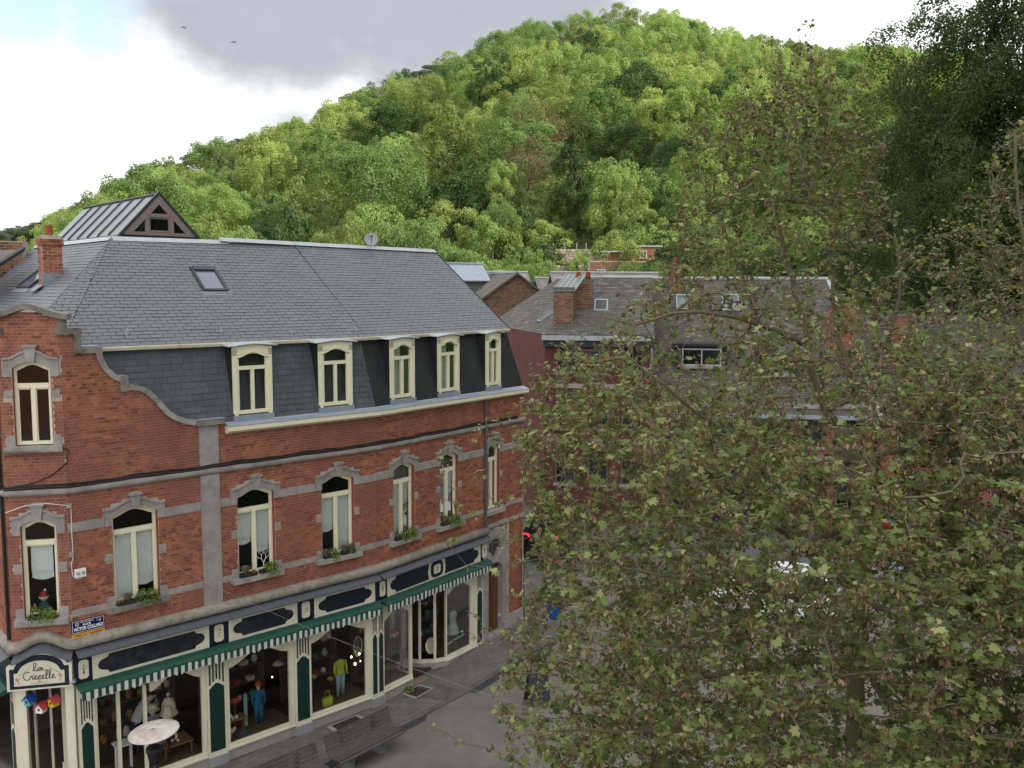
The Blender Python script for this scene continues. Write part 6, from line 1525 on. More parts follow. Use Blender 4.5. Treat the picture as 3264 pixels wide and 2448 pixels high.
# ---- maroon house at the street corner
K = at_depth(1737, 1066, 39.5); ze = K.z; F1 = Frame((K.x, K.y), 97)
h1 = thing('maroon_house', 'maroon painted house with old slate hip roof across the street', 'house', (K.x, K.y, street_z(K.x, K.y)))
W1 = 4.6; D1 = 9.0; zr = at_depth(1920, 886, 44.5).z
kl = Vector((math.sin(R(-14)), math.cos(R(-14)), 0)); A0 = Vector((K.x, K.y, ze)); A1 = F1.p(W1, 0, ze); R0 = F1.p(2.3, -4.6, zr); R1 = F1.p(W1, -4.6, zr); AL = A0 + kl*11; RLq = R0 + kl*7.5; 
o1 = MB(); g = street_z(K.x, K.y) - .3
for a, b in ((A0, A1), (AL, A0)): o1.add([W3(a.x, a.y, g), W3(b.x, b.y, g), W3(b.x, b.y, ze), W3(a.x, a.y, ze)], [(0, 1, 2, 3)])
o1.add([W3(A1.x, A1.y, g), F1.p(W1, -9, g), F1.p(W1, -9, ze), R1, A1], [(0, 1, 2, 3, 4)]); wl = o1.build('wall', M['redpaint'], h1)
for pts in ([A0 - F1.N*-.25, A1 - F1.N*-.25, R1, R0], [AL, A0, R0, RLq]):
    slab([q - W3(0, 0, .02) for q in pts], 'roof', 'slate_under', h1); slates_on(pts, h1)
slab([R0 - W3(0, 0, .05), R1 - W3(0, 0, .05), F1.p(W1, -9, ze), F1.p(0, -9, ze)], 'rear_roof', 'slate_under', h1)
MB().tube([R0 + W3(0, 0, .03), R1 + W3(0, 0, .03)], .08, 6).build('ridge', M['whitetrim'], h1); MB().tube([RLq + W3(0, 0, .03), R0 + W3(0, 0, .03)], .07, 6).build('ridge', M['zinc'], h1)
MB().box(F1, -.1, W1, .15, .38, ze-.22, ze-.02).build('gutter', M['zinc_ridge'], h1); MB().box(F1, -.05, W1, .02, .2, ze-.5, ze-.2).build('cornice', M['darkframe'], h1)
for u in (.5, 1.9, 3.3):
    for z in (1.9, 4.3, 6.7): winrect(F1, u, u+.85, g + z + .2, g + z + 1.75, h1, 'render')
for z in (4.15, 6.5): MB().box(F1, 0, W1, 0, .06, g+z-.3, g+z-.1).build('stone_band', M['stone'], h1)
MB().tube([F1(W1-.1, .08, ze-.2), F1(W1-.1, .08, g)], .06, 6).build('downpipe', M['zinc'], h1)
q = ray_plane(1797, 1024, A0, (A1-A0).cross(R0-A0).normalized()); stack((q.x, q.y), 97, .85, .7, q.z-.6, q.z+1.35, h1, 'brownbrick', 0)
def Tq(u, v, z): return Frame((q.x, q.y), 97)(u, v, q.z + z)
MB().add([Tq(-.45, .4, 1.35), Tq(.5, .4, 1.35), Tq(.9, -1.4, 2.05), Tq(-.0, -1.4, 2.05), Tq(-.45, .4, 1.29), Tq(.5, .4, 1.29), Tq(.9, -1.4, 1.99), Tq(-.0, -1.4, 1.99)], [(0, 1, 2, 3), (0, 4, 5, 1), (1, 5, 6, 2), (3, 7, 4, 0)]).build('glazed_cover', M['lantern_glass'], h1)
for k in range(5): MB().tube([Tq(-.45 + .95*k/4, .4, 1.37), Tq(.9*k/4, -1.4, 2.07)], .025, 4).build('glazing_bar', M['whitetrim'], h1)
q2 = ray_plane(1858, 975, A0, (A1-A0).cross(R0-A0).normalized()); stack((q2.x, q2.y), 97, .85, .6, q2.z-.5, q2.z+1.05, h1, 'brownbrick', 2)
sky_on((1915, 992), [A0, A1, R1], .6, .95, h1); sky_on((1722, 1025), [AL, A0, R0], .6, .95, h1)

# ---- long brick house with the catslide roof
B0 = F1.p(W1 + .02, -.2, 0); F2 = Frame((B0.x, B0.y), 97); ze2 = at_depth(2240, 1325, 38.0).z; zr2 = at_depth(2300, 889, 45).z; W2 = 9.2
h2 = thing('brick_terrace_house', 'long brick house with big catslide slate roof behind the plane tree', 'house', (B0.x, B0.y, street_z(B0.x, B0.y)))
E0, E1, T0, T1 = F2.p(0, .3, ze2), F2.p(W2, .3, ze2), F2.p(0, -6.6, zr2), F2.p(W2 - .9, -6.6, zr2)
E1 = F2.p(W2, .3, ze2)
wl = MB().box(F2, 0, W2 - .2, -6, 0, g, ze2).build('wall', M['mortar'], h2); brickface(F2, 0, W2 - .2, g, lambda u: ze2, wl, 'redbrick2', v=.0)
MB().add([F2.p(W2-.2, 0, ze2), F2.p(W2-.9, -6.6, zr2-.1), F2.p(W2-.2, -10, ze2)], [(0, 1, 2)]).build('gable', M['redpaint'], h2)
slab([q - W3(0, 0, .02) for q in (E0, E1, T1, T0)], 'roof', 'slate_under', h2); slates_on([E0, E1, T1, T0], h2)
slab([T0 - W3(0, 0, .04), T1 - W3(0, 0, .04), F2.p(W2, -13, ze2), F2.p(0, -13, ze2)], 'rear_roof', 'slate_under', h2)
MB().tube([T0 + W3(0, 0, .03), T1 + W3(0, 0, .03)], .09, 6).build('ridge', M['whitetrim'], h2); MB().tube([E1 + W3(0, 0, .04), T1 + W3(0, 0, .04)], .09, 6).build('verge', M['whitetrim'], h2)
MB().box(F2, 0, W2, .28, .45, ze2-.12, ze2+.02).build('gutter', M['zinc'], h2)
def dorm2(u0, u1, t):
    q = E0.lerp(T0, t); zb = q.z; vb = (q - F2.o).dot(F2.N)
    d = MB().box(F2, u0, u1, vb - 2.0, vb + .05, zb - .1, zb + 1.0).build('dormer', M['felt'], h2); MB().box(F2, u0-.12, u1+.12, vb-2.2, vb+.2, zb+1.0, zb+1.1).build('dormer_roof', M['slate_under'], d); winrect(F2, u0+.25, u1-.25, zb+.15, zb+.9, d, v=vb+.07)
dorm2(1.0, 3.2, .30); dorm2(4.6, 6.2, .25)
for u in (.7, 2.5, 4.3, 6.1, 7.6):
    winrect(F2, u, u+.9, g+3.9, g+5.4, h2, 'render', v=.02); winrect(F2, u, u+1.0, g+1.2, g+2.9, h2, 'render', v=.02)
for z in (3.4, 5.6): MB().box(F2, 0, W2-.2, 0, .05, g+z-.1, g+z+.1).build('stone_band', M['stone'], h2)
M['blueshop'] = mat('dark_blue_shopfront', (.006, .014, .04), .5, .15, 4); MB().box(F2, 2.2, 5.6, .03, .25, g+.2, g+3.2).build('shopfront', M['blueshop'], h2)
cq = at_depth(2152, 922, 45); stack((cq.x, cq.y), 97, .55, .55, cq.z-1, at_depth(2152, 850, 45).z, h2, 'redbrick2', 1)
sky_on((2180, 986), [E0, E1, T1], .7, 1.0, h2); sky_on((2330, 990), [E0, E1, T1], .8, 1.1, h2)
# ---- house further right with tall red chimney stacks
B3 = F2.p(W2, -.8, 0); F3 = Frame((B3.x, B3.y), 97); ze3 = at_depth(2750, 1350, 38).z; zr3 = at_depth(2750, 1010, 43).z
h3 = thing('low_brick_house', 'low brick house with two tall red chimney stacks behind the plane tree', 'house', (B3.x, B3.y, 1))
wl = MB().box(F3, 0, 8, -8, 0, g, ze3).build('wall', M['mortar'], h3); brickface(F3, 0, 8, g, lambda u: ze3, wl, 'redbrick2')
slab([F3.p(-.1, .3, ze3), F3.p(8, .3, ze3), F3.p(8, -5, zr3), F3.p(-.1, -5, zr3)], 'roof', 'slate_under', h3); slates_on([F3.p(-.1, .3, ze3+.02), F3.p(8, .3, ze3+.02), F3.p(8, -5, zr3+.02), F3.p(-.1, -5, zr3+.02)], h3)
slab([F3.p(-.1, -5, zr3-.03), F3.p(8, -5, zr3-.03), F3.p(8, -10, ze3), F3.p(-.1, -10, ze3)], 'rear_roof', 'slate_under', h3); MB().box(F3, -.1, 8, .28, .45, ze3-.1, ze3+.02).build('gutter', M['zinc'], h3)
for (x0, x1, y0, y1, Y) in ((2631, 2716, 979, 1270, 41), (2830, 2885, 1010, 1250, 41)):
    c = at_depth((x0+x1)/2, y1, Y); w = (x1-x0)/FPX*Y; stack((c.x, c.y), 97, w, .7, c.z-1, at_depth(x0, y0, Y).z, h3, 'redbrick2', 0)
for u in (1, 3, 5): winrect(F3, u, u+.9, g+3.4, g+4.8, h3, v=.02); winrect(F3, u, u+.9, g+1.0, g+2.6, h3, v=.02)

# ---- old brown brick gable house
def gable_house(name, label, px, Y, az, half, L, drop, m_wall, m_roof, bricks_=True, ridgem='zinc'):
    ap = at_depth(*px, Y); a = R(az); dv = Vector((math.sin(a), math.cos(a), 0)); F = Frame((ap.x, ap.y), az + 90)   # gable faces -dv
    zg = float(hill_z(ap.x, ap.y)) - .8; ze_ = ap.z - drop; t = thing(name, label, 'house', (ap.x, ap.y, zg + .8))
    w = MB(); w.prism(F, [(-half, zg), (half, zg), (half, ze_), (0, ap.z - .04), (-half, ze_)], -L, 0); wl = w.build('wall', M['mortar'] if bricks_ else M[m_wall], t)
    if bricks_: brickface(F, -half, half, max(zg, ze_ - 4), lambda u: ap.z - .06 - abs(u)/half*drop, wl, m_wall)
    for sg in (-1, 1):
        pts = [F.p(sg*(half+.25), .25, ze_ - .25*drop/half), F.p(sg*(half+.25), -L, ze_ - .25*drop/half), F.p(0, -L, ap.z+.02), F.p(0, .25, ap.z+.02)]
        slab(pts, 'roof', m_roof, t, .1)
    MB().tube([F.p(0, .25, ap.z+.05), F.p(0, -L, ap.z+.05)], .07, 5).build('ridge', M[ridgem], t)
    return t, F, ap, ze_
M['oldslate_moss'] = mat('mossy_slate', (.125, .112, .095), .85, .3, 2.2, .3, 14, coord='World', col2=(.085, .078, .055), n2scale=.9)
gable_house('old_brick_house', 'old brown brick gable house with mossy slate roof beyond the shop roof', (1646, 870), 55, -14, 4.2, 16, 2.95, 'brownbrick', 'oldslate_moss')
gable_house('pale_roof_house', 'small house with pale weathered slate roof beyond the brown gable', (1715, 888), 66, 75, 2.6, 5, 2.2, 'redpaint', 'oldslate_pale', False, 'whitetrim')
gable_house('ridge_house', 'house with long pale ridge and lichen roof behind the maroon house chimneys', (1765, 870), 63, 84, 3.0, 7.2, 2.0, 'redbrick2', 'oldslate_pale', False, 'whitetrim')
gable_house('zinc_roof_shed', 'low shed with grey zinc roof just beyond the slate verge', (1433, 842), 60, 70, 1.5, 2.2, .9, 'render', 'zinc', False, 'zinc')
t, F, ap, z_ = gable_house('pale_tile_house', 'house with pale flat tiles and small brick chimney beyond the verge', (1490, 868), 64, 82, 2.5, 4.2, 1.4, 'render', 'oldslate_pale', False, 'whitetrim')
c = at_depth(1480, 878, 61); stack((c.x, c.y), 90, .45, .45, c.z-1.5, at_depth(1480, 852, 61).z, t, 'redbrick2', 1)
# ---- brick block under the wood
q = at_depth(1880, 870, 79); F4 = Frame((q.x, q.y), 93); zt = at_depth(1950, 832, 79).z; zg = float(hill_z(q.x, q.y)) - 1.5
h4 = thing('flat_brick_house', 'dark brick house with small orange walled attic below the stone terrace', 'house', (q.x, q.y, zg + 1.5))
wl = MB().box(F4, 0, 6.1, -6, 0, zg, zt).build('wall', M['mortar'], h4); brickface(F4, 0, 6.1, zt-3.2, lambda u: zt+.01, wl, 'brownbrick')
at = MB().box(F4, 1.2, 2.6, -3, -.6, zt, zt+.75).build('attic', M['orange_wall'], h4); MB().box(F4, .9, 3.1, -3.2, -.3, zt+.75, zt+.85).build('attic_roof', M['zinc'], h4)
MB().prism(F4, [(.0, zt), (1.2, zt+.9), (1.2, zt)], -3, -.5).build('parapet', M['oldslate_moss'], h4)
MB().box(F4, 3.4, 6.0, -4, -.5, zt, zt+1.2).build('upper_block', M['brownbrick'], h4); MB().box(F4, 3.3, 6.1, -4.1, -.4, zt+1.2, zt+1.32).build('flat_roof', M['zinc'], h4); winrect(F4, 4.2, 4.8, zt+.3, zt+.9, h4, v=-.45)
for u in (.6, 2.2, 3.8): winrect(F4, u, u+.7, zt-1.9, zt-.7, h4, v=.03)
# ---- stone terrace walls with vines, fence above
def stone_wall(px0, px1, y0, y1, Y, label):
    a = at_depth(px0, y1, Y); b = at_depth(px1, y1, Y + 1.0); L = (b - a).length; az = math.degrees(math.atan2(b.x-a.x, b.y-a.y)); F = Frame((a.x, a.y), az); z0, z1 = a.z - 1.2, at_depth(px0, y0, Y).z
    t = thing('terrace_wall', label, 'wall', tuple(a)); w = MB().box(F, 0, L, -.5, 0, z0, z1).build('wall_core', M['stone_roll'], t)
    z = z0; mb = MB()
    while z < z1 - .1:
        h = random.uniform(.16, .28); u = random.uniform(-.3, 0)
        while u < L:
            l = random.uniform(.25, .55); x0, x1 = max(0, u), min(L, u+l); v = random.uniform(.01, .06)
            if x1 - x0 > .1: mb.box(F, x0+.012, x1-.012, -.02, v, z+.012, min(z+h, z1)-.012, back=False)
            u += l
        z += h
    mb.build('stones', M['terrace'], t, kind='stuff'); return t
M['terrace'] = mat('terrace_stone', None, .9, .3, 3, .3, 20, coord='World', stops=[(0, (.16, .13, .10)), (.5, (.25, .21, .175)), (1, (.33, .29, .24))], isl='island')
stone_wall(1736, 1885, 793, 833, 90, 'upper rough stone terrace wall under the wooded hill'); stone_wall(1768, 1840, 846, 858, 86, 'lower stone terrace wall between rows of vines')
ft = thing('post_fence', 'thin post and wire fence on the grassy bank above the terrace wall', 'fence', tuple(at_depth(1737, 785, 92)))
prev = None
for x in (1737, 1763, 1800, 1838, 1868):
    p = at_depth(x, 789, 92); MB().tube([p + W3(0, 0, -.9), p + W3(0, 0, .45)], .06, 5).build('post', M['grey_wood'], ft)
    if prev:
        for k in (.1, .35): MB().tube([prev + W3(0, 0, k), p + W3(0, 0, k)], .012, 3).build('wire', M['pipe'], ft)
    prev = p
# ---- brick parapet with crow at the left edge, neighbouring verge
pq = at_depth(30, 795, 27); F5 = Frame((pq.x, pq.y), 80); nb = thing('neighbour_roof', 'neighbouring dark roof and brick parapet stack left of the shop roof', 'house', (pq.x, pq.y, 0))
ztop = at_depth(30, 768, 27).z; o = MB().box(F5, -1.2, .36, -.5, 0, 0, ztop).build('parapet', M['mortar'], nb); brickface(F5, -1.2, .36, ztop-1.3, lambda u: ztop+.01, o, 'brownbrick', L=.24, ch=.085)
v0 = at_depth(75, 795, 25); v1 = at_depth(-60, 880, 23); slab([v0, v1, v1 + W3(-3, 1.5, 0), v0 + W3(-3, 1.5, 0)], 'roof', 'oldslate_moss', nb); MB().tube([v0 + W3(0, 0, .03), v1 + W3(0, 0, .03)], .06, 5).build('verge', M['darkframe'], nb)
cq = at_depth(46, 760, 27); cr = thing('crow', 'black crow perched on the brick parapet', 'bird', (cq.x, cq.y, ztop)); fd = Vector((1, .3, 0)).normalized()
mb = MB(); c0 = W3(cq.x, cq.y, ztop)
K_ = .62
mb.tube([c0 + (-fd*.17 + W3(0, 0, .02))*K_, c0 + (-fd*.08 + W3(0, 0, .11))*K_, c0 + W3(0, 0, .19)*K_, c0 + (fd*.05 + W3(0, 0, .26))*K_, c0 + (fd*.08 + W3(0, 0, .32))*K_, c0 + (fd*.13 + W3(0, 0, .325))*K_, c0 + (fd*.19 + W3(0, 0, .31))*K_], [q*K_ for q in (.012, .05, .075, .058, .048, .035, .004)], 10)
for k in (-.025, .025): mb.tube([c0 + W3(-.3*k, k, .11)*K_, c0 + W3(-.3*k, k, .0)], .006, 5)
mb.build('body', M['crow'] if 'crow' in M else M['black'], cr, smooth=True)
# ================================================================== the wooded hill
def crown_mesh(name, matl, n, size, rad=(1, 1, 1.05), nb=70, shell=(.5, 1.0), br=(.16, .30), zcut=-.75, flat=1.0, seed=0, taper=0.0):
    """foliage of leaf sprays gathered in clumps, unit crown centred on the origin"""
    g = np.random.default_rng(seed)
    c = g.normal(size=(nb*3, 3)); c /= np.linalg.norm(c, axis=1)[:, None]; c = c[c[:, 2] > zcut][:nb]; m = len(c)
    c *= g.uniform(shell[0], shell[1], (m, 1))**.7
    c[:, :2] *= (1 + .22*np.sin(3*np.arctan2(c[:, 1], c[:, 0]) + g.uniform(0, 6)))[:, None]
    if taper: c[:, :2] *= (1 - taper*np.clip((c[:, 2:3] + .7)/1.7, 0, 1))
    rb = g.uniform(br[0], br[1], m)
    k = g.choice(m, n, p=rb**2/np.sum(rb**2))
    d = g.normal(size=(n, 3)); d /= np.linalg.norm(d, axis=1)[:, None]
    out = c[k]/np.linalg.norm(c[k], axis=1)[:, None]; d = d + out*.55 + np.array([0, 0, .35]); d /= np.linalg.norm(d, axis=1)[:, None]
    p = c[k] + d*np.array([1, 1, flat])*(rb[k]*g.uniform(.35, 1.12, n)**.5)[:, None]
    nr = d + g.normal(scale=.38, size=(n, 3)); nr /= np.linalg.norm(nr, axis=1)[:, None]
    t = np.cross(nr, g.normal(size=(n, 3))); t /= np.linalg.norm(t, axis=1)[:, None]; b = np.cross(nr, t)
    p = p*np.array(rad); s = size*g.uniform(.55, 1.35, (n, 1))
    V = np.stack([p - t*s, p + b*s*.75 + t*s*.15, p + t*s, p - b*s*.75 - t*s*.1], 1).reshape(-1, 3)
    F = np.arange(4*n).reshape(n, 4)
    ob = np_mesh(name, V, F, matl); COL.objects.unlink(ob); return ob
def trunk_mesh(name, matl, seed, limbs=6, thick=.035):
    g = random.Random(seed); mb = MB()
    mb.tube([(0, 0, -1.45), (g.uniform(-.03, .03), 0, -.8), (.02, .03, -.1), (0, 0, .6)], [thick*1.5, thick*1.1, thick*.8, thick*.3], 7)
    for i in range(limbs):
        a = g.uniform(0, 6.28); z = g.uniform(-.75, .2); L = g.uniform(.4, .8)
        mb.tube([(0, 0, z), (math.cos(a)*L*.5, math.sin(a)*L*.5, z + L*.45), (math.cos(a)*L, math.sin(a)*L, z + L*.8)], [thick*.55, thick*.35, thick*.1], 5)
    ob = mb.build(name, matl, None); COL.objects.unlink(ob); return ob
M['bark'] = mat('tree_bark', (.085, .068, .05), .9, .3, 1.5)
LM = {
 'lime':  leafmat('lime_foliage', [(0, (0.168, 0.252, 0.078)), (.5, (0.228, 0.323, 0.102)), (1, (0.300, 0.395, 0.145))], .6, .45, var=.22, scale=.22, hueobj=.45),
 'mid':   leafmat('mid_green_foliage', [(0, (0.101, 0.173, 0.055)), (.5, (0.144, 0.228, 0.074)), (1, (0.196, 0.282, 0.096))], .6, .42, var=.22, scale=.22, hueobj=.4),
 'dark':  leafmat('dark_green_foliage', [(0, (0.034, 0.072, 0.020)), (.5, (0.049, 0.098, 0.025)), (1, (0.068, 0.126, 0.034))], .6, .3, var=.22, scale=.22, hueobj=.4),
 'olive': leafmat('olive_foliage', [(0, (0.144, 0.186, 0.058)), (.5, (0.192, 0.240, 0.072)), (1, (0.246, 0.288, 0.096))], .65, .42, var=.25, scale=.22, hueobj=.4),
 'yellow': leafmat('yellow_green_foliage', [(0, (0.214, 0.282, 0.082)), (.5, (0.274, 0.348, 0.106)), (1, (0.345, 0.408, 0.149))], .6, .4, var=.2, scale=.22, hueobj=.3),
 'brown': leafmat('brown_twigs', [(0, (.105, .072, .040)), (.5, (.150, .105, .058)), (1, (.185, .145, .070))], .9, .15, var=.25, scale=.3, hueobj=.3),
 'pine':  leafmat('pine_foliage', [(0, (.030, .048, .022)), (.6, (.058, .068, .034)), (1, (.095, .085, .052))], .8, .15, var=.25, scale=.2, hueobj=.4),
 'far':   leafmat('far_haze_foliage', [(0, (.030, .058, .030)), (1, (.060, .092, .045))], .8, .15, var=.3, scale=.08, hueobj=.5),  # bluish leaf colour stands in for the haze of distance
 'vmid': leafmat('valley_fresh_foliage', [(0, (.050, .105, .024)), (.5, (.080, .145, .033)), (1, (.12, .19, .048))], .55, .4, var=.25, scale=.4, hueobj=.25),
 'shade': leafmat('valley_shade_foliage', [(0, (.026, .050, .012)), (.5, (.044, .080, .017)), (1, (.072, .118, .024))], .55, .35, var=.25, scale=.5, hueobj=.25),  # leaf colour darkened to carry the shade of the valley side
}
SHP = {  # leaves, size, radii, blobs, shell, blob radius, zcut, flat, taper
 'round': dict(n=15000, size=.0245, rad=(1, 1, 1.05), nb=80),
 'tall': dict(n=15000, size=.0235, rad=(.72, .72, 1.3), nb=85, br=(.13, .26)),
 'cone': dict(n=15000, size=.0245, rad=(.66, .66, 1.35), nb=100, taper=.55, br=(.14, .24), zcut=-.95),
 'loose': dict(n=9500, size=.023, rad=(.85, .85, 1.15), nb=60, br=(.12, .26), shell=(.3, 1.05)),
 'sparse': dict(n=6500, size=.018, rad=(.9, .9, 1.15), nb=70, br=(.2, .36), shell=(.2, .9)),
 'umbrella': dict(n=8000, size=.026, rad=(1.05, 1.05, .62), nb=45, zcut=-.15, flat=.55, br=(.18, .32)),
 'bush': dict(n=7000, size=.032, rad=(1.15, 1.15, .85), nb=50, zcut=-.35),
}
PROTO = {}
def proto(shape, kind, var):
    k = (shape, kind, var)
    if k not in PROTO:
        i = len(PROTO); c = crown_mesh('crown', LM[kind], seed=100 + i, **SHP[shape]); t = trunk_mesh('trunk', M['bark'], 50 + i, limbs=9 if shape in ('sparse', 'loose') else 5, thick=.045 if shape != 'umbrella' else .06)
        PROTO[k] = (c, t)
    return PROTO[k]
def plant(name, label, base, h, w, shape, kind, var=0, group=None, cat='tree', lift=0.0, rz=None):
    """h overall height, w crown width; crown spans almost the full height"""
    c0, t0 = proto(shape, kind, var); rad = SHP[shape]['rad']
    r = thing(name, label, cat, tuple(base), group)
    zspan = 2*rad[2] if shape not in ('umbrella', 'bush') else (1.5*rad[2])
    if shape == 'umbrella': ch = h*.55; cz = h - ch*.55
    elif shape == 'bush': ch = h*1.5; cz = h*.42
    else:
        ch = min(h*.92, (1.12 if shape.startswith('big') else 1.45)*w); cz = h - ch*.5
    sz = ch/(2*rad[2]); sx = w/(2*rad[0]*1.08)
    rz = random.uniform(0, 6.28) if rz is None else rz
    c = c0.copy(); COL.objects.link(c); c.parent = r; c.location = (0, 0, cz); c.scale = (sx, sx, sz); c.rotation_euler = (0, 0, rz)
    t = t0.copy(); COL.objects.link(t); t.parent = r; t.location = (0, 0, cz); t.scale = (min(sx, sz),)*2 + ((cz + .4)/1.45 if shape != 'bush' else sz*.6,); t.rotation_euler = (0, 0, rz)
    return r
def hit_hill(xD, yD, r0=60, r1=420):
    d = pix(xD*1.4756, yD*1.4756); k = math.hypot(d.x, d.y); rs = np.arange(r0, r1, .5); X = d.x/k*rs; Y = d.y/k*rs; Z = H + d.z/k*rs
    below = np.nonzero(Z < hill_z(X, Y))[0]
    i = below[0] if len(below) else len(rs) - 1
    return Vector((X[i], Y[i], float(hill_z(X[i], Y[i])))), rs[i]
taken = []; BOX = []
def cap_h(x, y, z, h):
    """keep the crown below the crest line seen in the photograph"""
    az = math.degrees(math.atan2(x, y)); top = H + float(np.interp(az, _az, _el))*y*1.0
    return min(h, top - z + random.uniform(-1.0, .8))
SPEC = [('mid', 'round', 805, 312, 532, 235, 'big rounded fresh green tree, largest at the foot of the hill'), ('dark', 'round', 842, 228, 345, 150, 'dark green domed tree above the big rounded tree'),
 ('olive', 'tall', 962, 232, 470, 150, 'tall olive green tree beside the big rounded tree'), ('dark', 'cone', 1234, 292, 515, 112, 'dark green conical tree above the stone terrace'),
 ('brown', 'sparse', 1140, 300, 485, 135, 'brown bare-looking tree beside the dark conical tree'), ('lime', 'tall', 1085, 352, 505, 95, 'slim lime green tree in front of the brown tree'),
 ('lime', 'tall', 1336, 366, 545, 118, 'lime green tree right of the dark conical tree'), ('dark', 'round', 1345, 266, 405, 150, 'dark green dense tree above the slim lime tree'),
 ('yellow', 'tall', 590, 304, 485, 100, 'bright yellow green tree on the left shoulder of the hill'), ('olive', 'round', 935, 166, 290, 120, 'pale flowering domed tree high above the dark domed tree'),
 ('mid', 'round', 476, 300, 415, 118, 'broad dull green tree standing against the sky on the shoulder'), ('lime', 'round', 470, 400, 535, 150, 'lime green bushy tree behind the glazed roof lantern'),
 ('olive', 'loose', 1082, 182, 325, 130, 'loose olive tree with visible dark stems high on the slope'), ('yellow', 'tall', 1200, 188, 300, 85, 'upright yellow green tree high on the slope'),
 ('brown', 'sparse', 1292, 222, 345, 85, 'thin brown twiggy tree among the yellow green ones'), ('yellow', 'round', 1400, 200, 335, 140, 'broad yellow green tree above the dark dense tree'),
 ('dark', 'round', 1452, 300, 430, 110, 'dark tree beside the plane tree twigs on the hill'), ('lime', 'round', 370, 368, 500, 90, 'pale lime tree rising left of the broad dull green tree'),
 ('olive', 'bush', 662, 500, 545, 110, 'rounded reddish olive shrub behind the roof ridge'), ('lime', 'bush', 765, 474, 545, 90, 'light green shrub beside the satellite dish'), ('mid', 'round', 1080, 440, 560, 100, 'shaded green tree leaning over the terrace wall')]
for kind, shape, x, yt, yb, w, lab in SPEC:
    b, r = hit_hill(x, yb); 
    r = max(r, 84); d = pix(x*1.4756, 900); k = math.hypot(d.x, d.y); b = Vector((d.x/k*r, d.y/k*r, 0)); b.z = float(hill_z(b.x, b.y)) - .3
    topz = H + (pix(x*1.4756, yt*1.4756).z/math.hypot(*pix(x*1.4756, yt*1.4756).xy))*r
    hgt = max(3.5, topz - b.z); ww = w/2007*r
    BOX.append((x - w*.40, x + w*.40, yt + 5, yt + (yb - yt)*.72, r))
    plant('hill_tree' if shape != 'bush' else 'hill_shrub', lab, b, hgt, ww, shape, kind, cat='tree' if shape != 'bush' else 'shrub'); taken.append((b.x, b.y, ww*.42))
LAB = {'lime': 'lime green broadleaf tree in the wood on the hill', 'mid': 'mid green broadleaf tree in the wood on the hill', 'dark': 'dark green broadleaf tree in the wood on the hill', 'olive': 'olive green tree in the wood on the hill',
       'yellow': 'yellow green tree in the wood on the hill', 'brown': 'brown bare-looking tree in the wood on the hill', 'pine': 'dark flat-topped pine on the hill crest'}
GRP = {k: k + ' trees in the hillside wood' for k in LAB}
rg = random.Random(5); cnt = 0
for attempt in range(14000):
    az = rg.uniform(-26, 25.5); u = rg.random(); r = math.sqrt(88**2 + u*(322**2 - 88**2))
    if az < -19 and r > 200: r = r*1.15
    if -1 < az < 9.0 and r < 99: continue
    x, y = r*math.sin(R(az)), r*math.cos(R(az)); sp = 3.0 + r*.0062
    if any((x-a)**2 + (y-b)**2 < (sp + c)**2 for a, b, c in taken[:len(SPEC)]) or any((x-a)**2 + (y-b)**2 < (sp + c)**2 for a, b, c in taken[len(SPEC):]): continue
    z = float(hill_z(x, y)) - .4; q = rg.random(); crest = r > 262
    if crest and az < -3 and q < .33: kind, shape = 'pine', 'umbrella'
    else:
        kind = 'lime' if q < .30 else 'mid' if q < .56 else 'yellow' if q < .68 else 'olive' if q < .84 else 'dark' if q < .96 else 'brown'
        shape = 'sparse' if kind == 'brown' else rg.choice(['round', 'round', 'tall', 'loose'] if kind == 'olive' else ['round', 'round', 'tall', 'loose'])
    hgt = rg.uniform(9.0, 13.0)*(1 + .0006*r) if shape != 'umbrella' else rg.uniform(10, 13); w = rg.uniform(8.0, 11.5)*(1 + .0010*r)*(.8 if shape == 'tall' else 1)
    if r < 105: hgt *= .75; w *= .8
    h2 = cap_h(x, y, z, hgt)
    if h2 < 4.0: continue
    if h2 < hgt: w *= max(.55, h2/hgt); hgt = h2
    xD = 1106 + 2007*x/y; tD = 622 - 2007*(z + hgt - H)/y; hwD = 2007*w/2/y
    lim = [H + (622 - b_[3])/2007*y - z for b_ in BOX[:12] if r < b_[4] - 1 and xD + hwD*.75 > b_[0] and xD - hwD*.75 < b_[1] and tD < b_[3]]
    if lim:
        hl = max(2.2, min(lim)); shk = kind if kind in ('lime', 'mid', 'olive', 'dark') else 'mid'
        plant('hill_shrub', {'mid': 'mid green', 'olive': 'olive green', 'lime': 'lime green', 'dark': 'dark green'}[shk] + ' shrub in the undergrowth at the foot of the hill', (x, y, z), min(hl, 6), w*.9, 'bush', shk, 0, shk + ' shrubs at the foot of the hill', 'shrub'); taken.append((x, y, sp)); continue
    plant('hill_tree', LAB[kind], (x, y, z), hgt, w, shape, kind, rg.randrange(2), GRP[kind]); taken.append((x, y, sp)); cnt += 1
    if cnt > 560: break
# undergrowth along the foot of the hill
for i in range(150):
    az = rg.uniform(-24, 20); r = rg.uniform(72, 104)
    if 2.2 < az < 6.5 and 76 < r < 97: continue
    x, y = r*math.sin(R(az)), r*math.cos(R(az)); kind = rg.choice(['mid', 'olive', 'lime', 'mid', 'dark'])
    plant('hill_shrub', {'mid': 'mid green', 'olive': 'olive green', 'lime': 'lime green', 'dark': 'dark green'}[kind] + ' shrub in the undergrowth at the foot of the hill', (x, y, float(hill_z(x, y)) - .4), rg.uniform(2.5, 4.5), rg.uniform(4.5, 7.5), 'bush', kind, 0, kind + ' shrubs at the foot of the hill', 'shrub')
